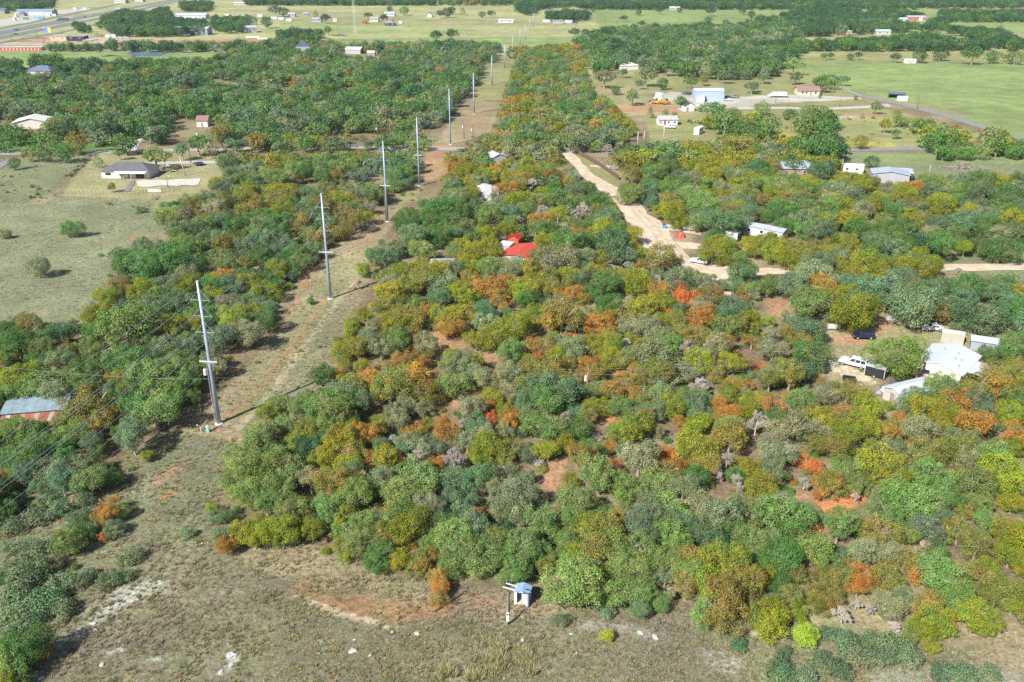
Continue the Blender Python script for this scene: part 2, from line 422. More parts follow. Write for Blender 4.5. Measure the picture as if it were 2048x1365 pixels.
def soilmat(c, var=.2, scale=.5, c2=None):
    m, nt, b = nmat('track_%d' % len(bpy.data.materials)); N = nt.nodes; L = nt.links
    g = N.new('ShaderNodeNewGeometry')
    n = N.new('ShaderNodeTexNoise'); n.inputs['Scale'].default_value = scale; n.inputs['Detail'].default_value = 8; n.inputs['Roughness'].default_value = .65
    L.new(g.outputs['Position'], n.inputs['Vector'])
    r = N.new('ShaderNodeValToRGB'); r.color_ramp.elements[0].position = .32; r.color_ramp.elements[1].position = .66
    k = c2 or tuple(x * (1 - var) for x in c)
    r.color_ramp.elements[0].color = (*k, 1); r.color_ramp.elements[1].color = (*[x * (1 + var * .4) for x in c], 1)
    L.new(n.outputs[0], r.inputs[0]); L.new(r.outputs[0], b.inputs['Base Color'])
    n2 = N.new('ShaderNodeTexNoise'); n2.inputs['Scale'].default_value = 2.6; n2.inputs['Detail'].default_value = 6; n2.inputs['Roughness'].default_value = .7
    L.new(g.outputs['Position'], n2.inputs['Vector'])
    r2 = N.new('ShaderNodeMapRange'); r2.inputs[1].default_value = .3; r2.inputs[2].default_value = .7; r2.inputs[3].default_value = .78; r2.inputs[4].default_value = 1.18
    L.new(n2.outputs[0], r2.inputs[0])
    mm = N.new('ShaderNodeMix'); mm.data_type = 'RGBA'; mm.blend_type = 'MULTIPLY'; mm.inputs[0].default_value = 1
    L.new(r.outputs[0], mm.inputs[6]); L.new(r2.outputs[0], mm.inputs[7]); L.new(mm.outputs[2], b.inputs['Base Color'])
    b.inputs['Roughness'].default_value = .95; b.inputs['Specular IOR Level'].default_value = .1
    return m
DIRT = soilmat((.52, .45, .35), .2, .28, (0.40, 0.30, 0.205)); ASPH = soilmat((0.23, 0.225, 0.22), .15, .3); GRAVEL = soilmat((0.42, 0.39, 0.34), .18, .4); HWY = soilmat((0.17, 0.18, 0.19), .1, .05)
sheet('dirt_road', [(1122, 303), (1172, 362), (1222, 396), (1250, 432), (1268, 470), (1296, 505), (1345, 530), (1400, 552), (1455, 566)],
      [(1144, 303), (1190, 352), (1262, 390), (1296, 428), (1330, 448), (1352, 488), (1382, 520), (1436, 530), (1462, 534)], DIRT, .03, .8)
sheet('dirt_road', [(1448, 532), (1500, 538), (1560, 536), (1640, 537), (1760, 541), (1850, 530), (1950, 528), (2300, 522)],
      [(1446, 560), (1500, 553), (1560, 549), (1640, 548), (1760, 552), (1850, 542), (1950, 542), (2300, 537)], DIRT, .034, .5)
RUT = soilmat((.46, .375, .275), .3, .5)
sheet('wheel_rut', [(1134, 306), (1182, 358), (1244, 396), (1274, 434), (1300, 462), (1326, 500), (1366, 524), (1420, 542)], [(1136, 306), (1184.5, 358), (1247.5, 396), (1278, 434), (1305, 462), (1331, 499), (1370, 521), (1421, 539)], RUT, .044, .5)
sheet('wheel_rut', [(1139, 306), (1188, 356), (1252, 394), (1284, 431), (1314, 458), (1340, 496), (1376, 518), (1428, 536)], [(1140.5, 306), (1190, 356), (1255, 394), (1288, 431), (1319, 458), (1345, 495), (1380, 516), (1429, 533.5)], RUT, .044, .5)
sheet('dirt_track', [(1450, 556), (1446, 592)], [(1468, 556), (1462, 592)], DIRT, .026, .3)
sheet('driveway', [(1325, 448), (1350, 452), (1400, 460)], [(1328, 459), (1352, 463), (1402, 471)], DIRT, .038, .3)
sheet('driveway', [(1345, 482), (1420, 490)], [(1365, 498), (1420, 500)], DIRT, .042, .3)
sheet('paved_road', [(1110, 299), (1188, 300), (1300, 301), (1500, 300), (1700, 296), (1900, 293), (2400, 286)], [(1116, 305), (1190, 306), (1300, 307), (1500, 306), (1700, 303), (1900, 300), (2400, 293)], ASPH, .046)
sheet('paved_road', [(-400, 304), (60, 303), (190, 303), (300, 298), (430, 297), (520, 293), (700, 293), (830, 294), (930, 295)], [(-400, 312), (60, 310), (190, 309), (300, 305), (430, 303), (520, 299), (700, 299), (830, 301), (930, 302)], soilmat((.32, .3, .27), .15, .3), .05)
sheet('paved_road', [(1690, 180), (1740, 193), (1800, 205), (1900, 230), (2040, 274), (2300, 330)], [(1686, 183), (1736, 197), (1797, 210), (1894, 236), (2030, 279.5), (2280, 338)], ASPH, .054)
sheet('gravel_road', [(1470, 214), (1560, 214), (1650, 216), (1730, 212), (1775, 208)], [(1470, 220), (1560, 219), (1650, 221), (1735, 217), (1785, 214)], GRAVEL, .058, .4)
sheet('gravel_road', [(1570, 190), (1640, 192), (1720, 196)], [(1570, 196), (1640, 198), (1725, 200)], GRAVEL, .062, .3)
sheet('gravel_road', [(1180, 330), (1210, 332), (1240, 336)], [(1182, 335), (1210, 337), (1240, 341)], GRAVEL, .066, .3)
sheet('gravel_drive', [(272, 362), (330, 360), (402, 358)], [(276, 374), (330, 373), (396, 371)], soilmat((.5, .47, .41), .2, .6), .07, 1.3)
sheet('concrete_drive', [(240, 281), (286, 276)], [(236, 302), (272, 302)], soilmat((.45, .46, .46), .1, .6), .074, .2)
sheet('foot_path', [(262, 362), (256, 372), (247, 384)], [(271, 362), (266, 372), (259, 384)], soilmat((.2, .2, .19), .2, .6), .078, .15)
sheet('gravel_drive', [(256, 326), (330, 324), (435, 322)], [(256, 330), (330, 329), (435, 328)], GRAVEL, .082, .4)
sheet('paved_road', [(-60, 330), (6, 324), (22, 316)], [(-60, 350), (4, 336), (34, 318)], ASPH, .086)
sheet('gravel_road', [(-300, 99.6), (100, 99.8), (300, 101), (505, 102.5)], [(-300, 101.4), (100, 101.6), (300, 103), (505, 105)], GRAVEL, .09, .6)
sheet('gravel_drive', [(1750, 34), (1630, 33), (1560, 29)], [(1750, 37), (1640, 37), (1560, 31)], GRAVEL, .094)
sheet('gravel_drive', [(1810, 40), (1880, 39)], [(1810, 43), (1880, 43)], GRAVEL, .098)
sheet('frontage_road', [(-400, 120), (0, 56.5), (187, 18), (290, -4)], [(-400, 126), (0, 60), (187, 20.5), (296, -4)], HWY, .10)
sheet('highway', [(-400, 140), (0, 62), (211, 24), (372, -6)], [(-400, 154), (0, 70), (211, 29), (384, -6)], HWY, .104)
sheet('highway', [(-400, 158), (0, 72.5), (205, 34), (388, -6)], [(-400, 172), (0, 79.5), (205, 38), (398, -6)], HWY, .108)
sheet('frontage_road', [(-400, 182), (0, 84), (117, 65), (205, 45), (240, 38)], [(-400, 190), (0, 88), (117, 68), (205, 47.5), (240, 40)], HWY, .112)
sheet('gravel_yard', [(0, 40), (60, 31), (120, 20), (180, 17)], [(0, 54), (60, 45), (120, 30), (180, 20)], GRAVEL, .116)
sheet('dirt_yard', [(0, 88.5), (110, 70), (170, 76), (330, 78), (500, 84)], [(0, 92), (110, 91), (190, 92), (330, 90), (500, 91)], soilmat((.42, .33, .23), .35, .05), .12)
sheet('dirt_yard', [(375, 82), (560, 76)], [(375, 90), (560, 80)], soilmat((.36, .22, .14), .3, .08), .124)
m, nt, b = nmat('pond_water'); b.inputs['Base Color'].default_value = (.1, .17, .25, 1); b.inputs['Roughness'].default_value = .3  # sky reflection put into the bluish base colour
sheet('pond_water', [(254, 107), (262, 104.5), (290, 105), (320, 104.5), (332, 107)], [(254, 107.5), (264, 111.5), (290, 112.5), (320, 111.5), (332, 107.6)], m, .128)

# ================================================================== TREES
BARK = paint((0.30, 0.27, 0.23), .9, .3, 3.0, spec=.1)
def leafmat():
    m, nt, b = nmat('foliage'); N = nt.nodes; L = nt.links
    def att(n, typ='INSTANCER'):
        a = N.new('ShaderNodeAttribute'); a.attribute_type = typ; a.attribute_name = n; return a
    t1, t2 = att('tint'), att('tint2'); lv, hv = att('leaf', 'GEOMETRY'), att('clump', 'GEOMETRY')
    mx = N.new('ShaderNodeMix'); mx.data_type = 'RGBA'
    L.new(hv.outputs['Fac'], mx.inputs[0]); L.new(t1.outputs['Color'], mx.inputs[6]); L.new(t2.outputs['Color'], mx.inputs[7])
    r = N.new('ShaderNodeMapRange'); r.inputs[3].default_value = .6; r.inputs[4].default_value = 1.4
    L.new(lv.outputs['Fac'], r.inputs[0])
    m2 = N.new('ShaderNodeMix'); m2.data_type = 'RGBA'; m2.blend_type = 'MULTIPLY'; m2.inputs[0].default_value = 1
    L.new(mx.outputs[2], m2.inputs[6]); L.new(r.outputs[0], m2.inputs[7])
    L.new(m2.outputs[2], b.inputs['Base Color']); b.inputs['Roughness'].default_value = .6; b.inputs['Specular IOR Level'].default_value = .25
    tr = N.new('ShaderNodeBsdfTranslucent'); L.new(m2.outputs[2], tr.inputs[0])
    ms = N.new('ShaderNodeMixShader'); ms.inputs[0].default_value = .24
    L.new(b.outputs[0], ms.inputs[1]); L.new(tr.outputs[0], ms.inputs[2])
    L.new(ms.outputs[0], N['Material Output'].inputs[0])
    return m
LEAF = leafmat()
def unit(a): return a / np.maximum(np.linalg.norm(a, axis=-1, keepdims=True), 1e-9)
def quads_mesh(name, cen, nor, su, sv, leaf, clump, mat):
    """many small leaf faces: centre, facing, half sizes"""
    n = len(cen)
    r = unit(np.random.default_rng(n).normal(size=(n, 3)))
    u = unit(np.cross(nor, r)); w = np.cross(nor, u)
    su = su[:, None]; sv = sv[:, None]
    co = np.stack([cen - u * su, cen - w * sv * .8 + u * su * .15, cen + u * su, cen + w * sv], 1).reshape(-1, 3)
    me = bpy.data.meshes.new(name)
    me.vertices.add(4 * n); me.vertices.foreach_set('co', co.astype(np.float32).ravel())
    me.loops.add(4 * n); me.loops.foreach_set('vertex_index', np.arange(4 * n, dtype=np.int32))
    me.polygons.add(n); me.polygons.foreach_set('loop_start', (np.arange(n) * 4).astype(np.int32))
    for k, d in (('leaf', leaf), ('clump', clump)):
        a = me.attributes.new(k, 'FLOAT', 'FACE'); a.data.foreach_set('value', d.astype(np.float32))
    me.update(calc_edges=True); me.materials.append(mat)
    return me
def crown_points(seed, n, style='oak', big=1.0):
    g = np.random.default_rng(seed)
    # clumps of twigs spread over an uneven dome
    nb = {'oak': 60, 'tall': 46, 'round': 64, 'cone': 26, 'shrub': 12, 'open': 34}[style]
    B = []; tries = 0
    lop = g.normal(size=2) * .05
    wob = g.random(6) * 6.28
    nl = int(g.integers(3, 6)); lobes = []
    for q in range(nl):
        a_ = 6.28 * (q + g.uniform(-.3, .3)) / nl; r_ = g.uniform(.1, .26); R_ = g.uniform(.17, .3)
        lobes.append((r_ * math.cos(a_), r_ * math.sin(a_), g.uniform(.3, .56), R_))
    while len(B) < nb and tries < 4000:
        tries += 1
        d = unit(g.normal(size=3)); d[2] = abs(d[2]) if g.random() < (.8 if style == 'tall' else .62) else -abs(d[2]) * (.4 if style == 'tall' else .95)
        rr = g.uniform(.55, 1.0) ** .6
        az = math.atan2(d[1], d[0])
        k = 1 + .22 * math.sin(2 * az + wob[0]) + .18 * math.sin(3 * az + wob[1]) + .11 * math.sin(5 * az + wob[2])
        if style == 'cone':
            h = g.random(); c = np.array([math.cos(az) * (1 - h) * .36, math.sin(az) * (1 - h) * .36, .14 + h * .95])
            br = .10 + .08 * (1 - h)
        elif style == 'shrub':
            c = np.array([d[0] * .33 * rr * k, d[1] * .33 * rr * k, .18 + max(d[2], 0) * .18 * rr]); br = g.uniform(.12, .2)
        else:
            hz = .32
            if style in ('oak', 'open'):
                lx, ly, lz, lr = lobes[int(g.integers(0, nl))]
                c = np.array([lx + d[0] * lr * rr, ly + d[1] * lr * rr, max(.1, lz + d[2] * lr * .95 * rr)])
            else:
                c = None
            if c is None: c = np.array([d[0] * .40 * rr * k + lop[0] * d[2], d[1] * .40 * rr * k + lop[1] * d[2], (.50 if style == 'tall' else .44) + d[2] * hz * rr])
            br = (.06 + .11 * g.random() ** 1.3) * (1.08 if style == 'round' else 1)
        if all(np.linalg.norm((c - b[0]) * (1, 1, 1.2)) > .75 * min(br, b[1]) + .03 for b in B): B.append((c, br))
    cen = np.array([b[0] for b in B]); rad = np.array([b[1] for b in B]); hv = g.random(len(B))
    mid = np.array([0, 0, .4])
    p = rad ** 2; p /= p.sum()
    k = g.choice(len(B), n, p=p)
    out = unit(cen[k] - mid)
    d = unit(g.normal(size=(n, 3)) + out * .55 + np.array([0, 0, .35]))
    if style == 'open': sh = g.uniform(.5, 1.3, n)
    else: sh = g.uniform(.66, 1.12, n)
    sh = np.where(g.random(n) < .07, g.uniform(1.1, 1.65, n), sh)
    pos = cen[k] + d * (rad[k] * sh)[:, None] * (1, 1, .85)
    pos[:, 2] = np.maximum(pos[:, 2], .02)
    nor = unit(d * .75 + np.array([0, 0, .35]) + g.normal(size=(n, 3)) * .5)
    leaf = np.clip(.5 + .17 * g.normal(size=n) + .55 * (g.random(len(B))[k] - .5), 0, 1)
    clump = np.clip((hv[k] + vnoise(pos[:, 0] * 10, pos[:, 1] * 10, 3.5, seed % 50) * .35 + g.normal(size=n) * .13 - .45) * 2.2, 0, 1)
    return pos, nor, leaf, clump, cen
def make_crown(name, seed, n, style, size):
    pos, nor, leaf, clump, cen = crown_points(seed, n, style)
    g = np.random.default_rng(seed + 5)
    s = size * g.uniform(.6, 1.35, n)
    return quads_mesh(name, pos, nor, s, s * g.uniform(.55, .95, n), leaf, clump, LEAF), cen
def make_trunk(name, cen, seed, nlimb=9, sides=5, thick=.035, top=.34):
    g = random.Random(seed); mb = MB()
    bend = Vector((g.uniform(-.03, .03), g.uniform(-.03, .03), 0))
    mb.tube([(0, 0, -.02), (bend.x * .4, bend.y * .4, top * .5), (bend.x, bend.y, top)], [thick * 1.25, thick, thick * .75], sides + 1)
    idx = sorted(range(len(cen)), key=lambda i: -cen[i][2] + g.uniform(-.3, .3))[:nlimb]
    for i in idx:
        e = Vector(cen[i]); s0 = Vector((bend.x, bend.y, top * g.uniform(.75, 1.0)))
        m1 = s0.lerp(e, .5) + Vector((g.uniform(-.04, .04), g.uniform(-.04, .04), g.uniform(-.01, .05)))
        e2 = e + (e - s0).normalized() * .07
        mb.tube([s0, m1, e, e2], [thick * .55, thick * .36, thick * .2, thick * .08], 4 if sides > 4 else 3, caps=False)
    return mb.mesh(name, BARK)
def make_bare(name, seed, n):
    """grey leafless crown: limbs forking into fine twigs"""
    g = np.random.default_rng(seed); mb = MB(); tips = []
    def grow(p, d, ln, r, lev):
        q = p + d * ln
        if lev <= 2: mb.tube([p, (p + q) / 2 + Vector(g.normal(size=3) * ln * .06), q], [r, r * .8, r * .6], 4 if lev < 2 else 3, caps=False)
        tips.append((p, q, lev))
        if lev == 4: return
        for _ in range(3 if lev else 5):
            e = (d + Vector(g.normal(size=3)) * (.55 if lev else .75)).normalized(); e.z = e.z * .8 + .15; e.normalize()
            grow(p.lerp(q, g.uniform(.55, 1)), e, ln * g.uniform(.6, .8), r * .55, lev + 1)
    grow(Vector((0, 0, .08)), Vector((0, 0, 1)), .2, .022, 0)
    a = np.array([t[0] for t in tips if t[2] >= 3]); b_ = np.array([t[1] for t in tips if t[2] >= 3])
    rep = max(1, n // max(1, len(a)))
    a = np.repeat(a, rep, 0); b_ = np.repeat(b_, rep, 0)
    tt = g.random((len(a), 1)); c = a + (b_ - a) * tt + g.normal(size=a.shape) * .012
    dr = unit((b_ - a) + g.normal(size=a.shape) * .06); w = np.full(len(a), .0035)
    nr = unit(np.cross(dr, g.normal(size=a.shape)))
    u = dr * g.uniform(.02, .06, (len(a), 1)); v = np.cross(nr, dr) * w[:, None]
    co = np.stack([c - u, c - v, c + u, c + v], 1).reshape(-1, 3)
    me = bpy.data.meshes.new(name); k = len(a)
    me.vertices.add(4 * k); me.vertices.foreach_set('co', co.astype(np.float32).ravel())
    me.loops.add(4 * k); me.loops.foreach_set('vertex_index', np.arange(4 * k, dtype=np.int32))
    me.polygons.add(k); me.polygons.foreach_set('loop_start', (np.arange(k) * 4).astype(np.int32))
    for kk, lo in (('leaf', .3), ('clump', 0)):
        at_ = me.attributes.new(kk, 'FLOAT', 'FACE'); at_.data.foreach_set('value', (lo + g.random(k) * .6).astype(np.float32))
    me.update(calc_edges=True); me.materials.append(LEAF)
    trunk = mb.mesh('trunk', paint((0.42, 0.38, 0.34), .9, .25, 3.0, spec=.1))
    return me, trunk
# prototypes: near (dense) and far (coarse); each is (crown mesh, trunk mesh)
NEAR, FAR = {}, {}
def proto(dst, style, seeds, n, size, limbs, sides):
    dst[style] = []
    for s in seeds:
        c, cen = make_crown('crown', s, n, style, size)
        dst[style].append((c, make_trunk('trunk', cen, s, limbs, sides, top=.12 if style == 'shrub' else (.9 if style == 'cone' else .34), thick=.014 if style == 'shrub' else .03)))
proto(NEAR, 'oak', range(100, 110), 9500, .0132, 10, 5)
proto(NEAR, 'tall', range(170, 174), 7500, .0135, 10, 5)
proto(NEAR, 'round', range(120, 124), 10500, .0128, 9, 5)
proto(NEAR, 'open', range(130, 134), 6200, .0128, 16, 5)
proto(NEAR, 'cone', range(140, 142), 3200, .018, 0, 5)
proto(NEAR, 'shrub', range(150, 154), 2600, .020, 5, 4)
NEAR['bare'] = [make_bare('crown', 160 + i, 3500) for i in range(3)]
proto(FAR, 'oak', range(200, 206), 1700, .03, 4, 3)
proto(FAR, 'tall', range(270, 274), 1400, .03, 5, 4)
proto(FAR, 'round', range(220, 223), 1500, .029, 4, 3)
proto(FAR, 'open', range(230, 232), 1200, .028, 6, 3)
proto(FAR, 'cone', range(240, 241), 800, .03, 0, 3)
proto(FAR, 'shrub', range(250, 252), 350, .05, 2, 3)
FAR['bare'] = [make_bare('crown', 260, 1300)]

# kinds of tree: name, describing words, two leaf colours, crown styles
KIND = {
    'd': ('dark_green_tree', 'dark green tree', (0.045, 0.108, 0.04), (0.064, 0.132, 0.046), 'oak round'),
    'g': ('green_oak', 'deep green oak', (0.074, 0.172, 0.04), (0.135, 0.205, 0.054), 'oak oak round'),
    'l': ('light_green_oak', 'light green oak', (0.145, 0.235, 0.06), (0.205, 0.245, 0.075), 'oak oak round'),
    'b': ('blue_green_oak', 'blue-green oak', (0.112, 0.19, 0.088), (0.165, 0.215, 0.104), 'oak oak'),
    'p': ('sage_green_tree', 'pale sage tree', (0.24, 0.262, 0.125), (0.185, 0.225, 0.11), 'open oak'),
    'y': ('yellow_green_tree', 'yellow-green tree', (0.245, 0.25, 0.022), (0.16, 0.215, 0.03), 'oak oak round'),
    'Y': ('yellow_green_tree', 'bright yellow-green bush', (.36, .42, .04), (.3, .39, .04), 'round'),
    'v': ('olive_brown_tree', 'olive brown tree', (0.19, 0.205, 0.044), (0.27, 0.2, 0.048), 'oak open'),
    'o': ('orange_autumn_tree', 'orange autumn tree', (0.4, 0.2, 0.04), (0.215, 0.21, 0.046), 'oak open oak'),
    'r': ('red_autumn_tree', 'red autumn tree', (0.52, 0.14, 0.045), (0.38, 0.2, 0.05), 'open oak'),
    'w': ('bare_tree', 'bare grey tree', (.35, .325, .275), (.40, .37, .31), 'bare'),
    'B': ('blue_green_shrub', 'low blue-green shrub', (0.115, 0.185, 0.088), (0.17, 0.215, 0.105), 'shrub'),
    'k': ('conical_tree', 'green cone-shaped tree', (.095, .19, .04), (.135, .21, .045), 'cone'),
}
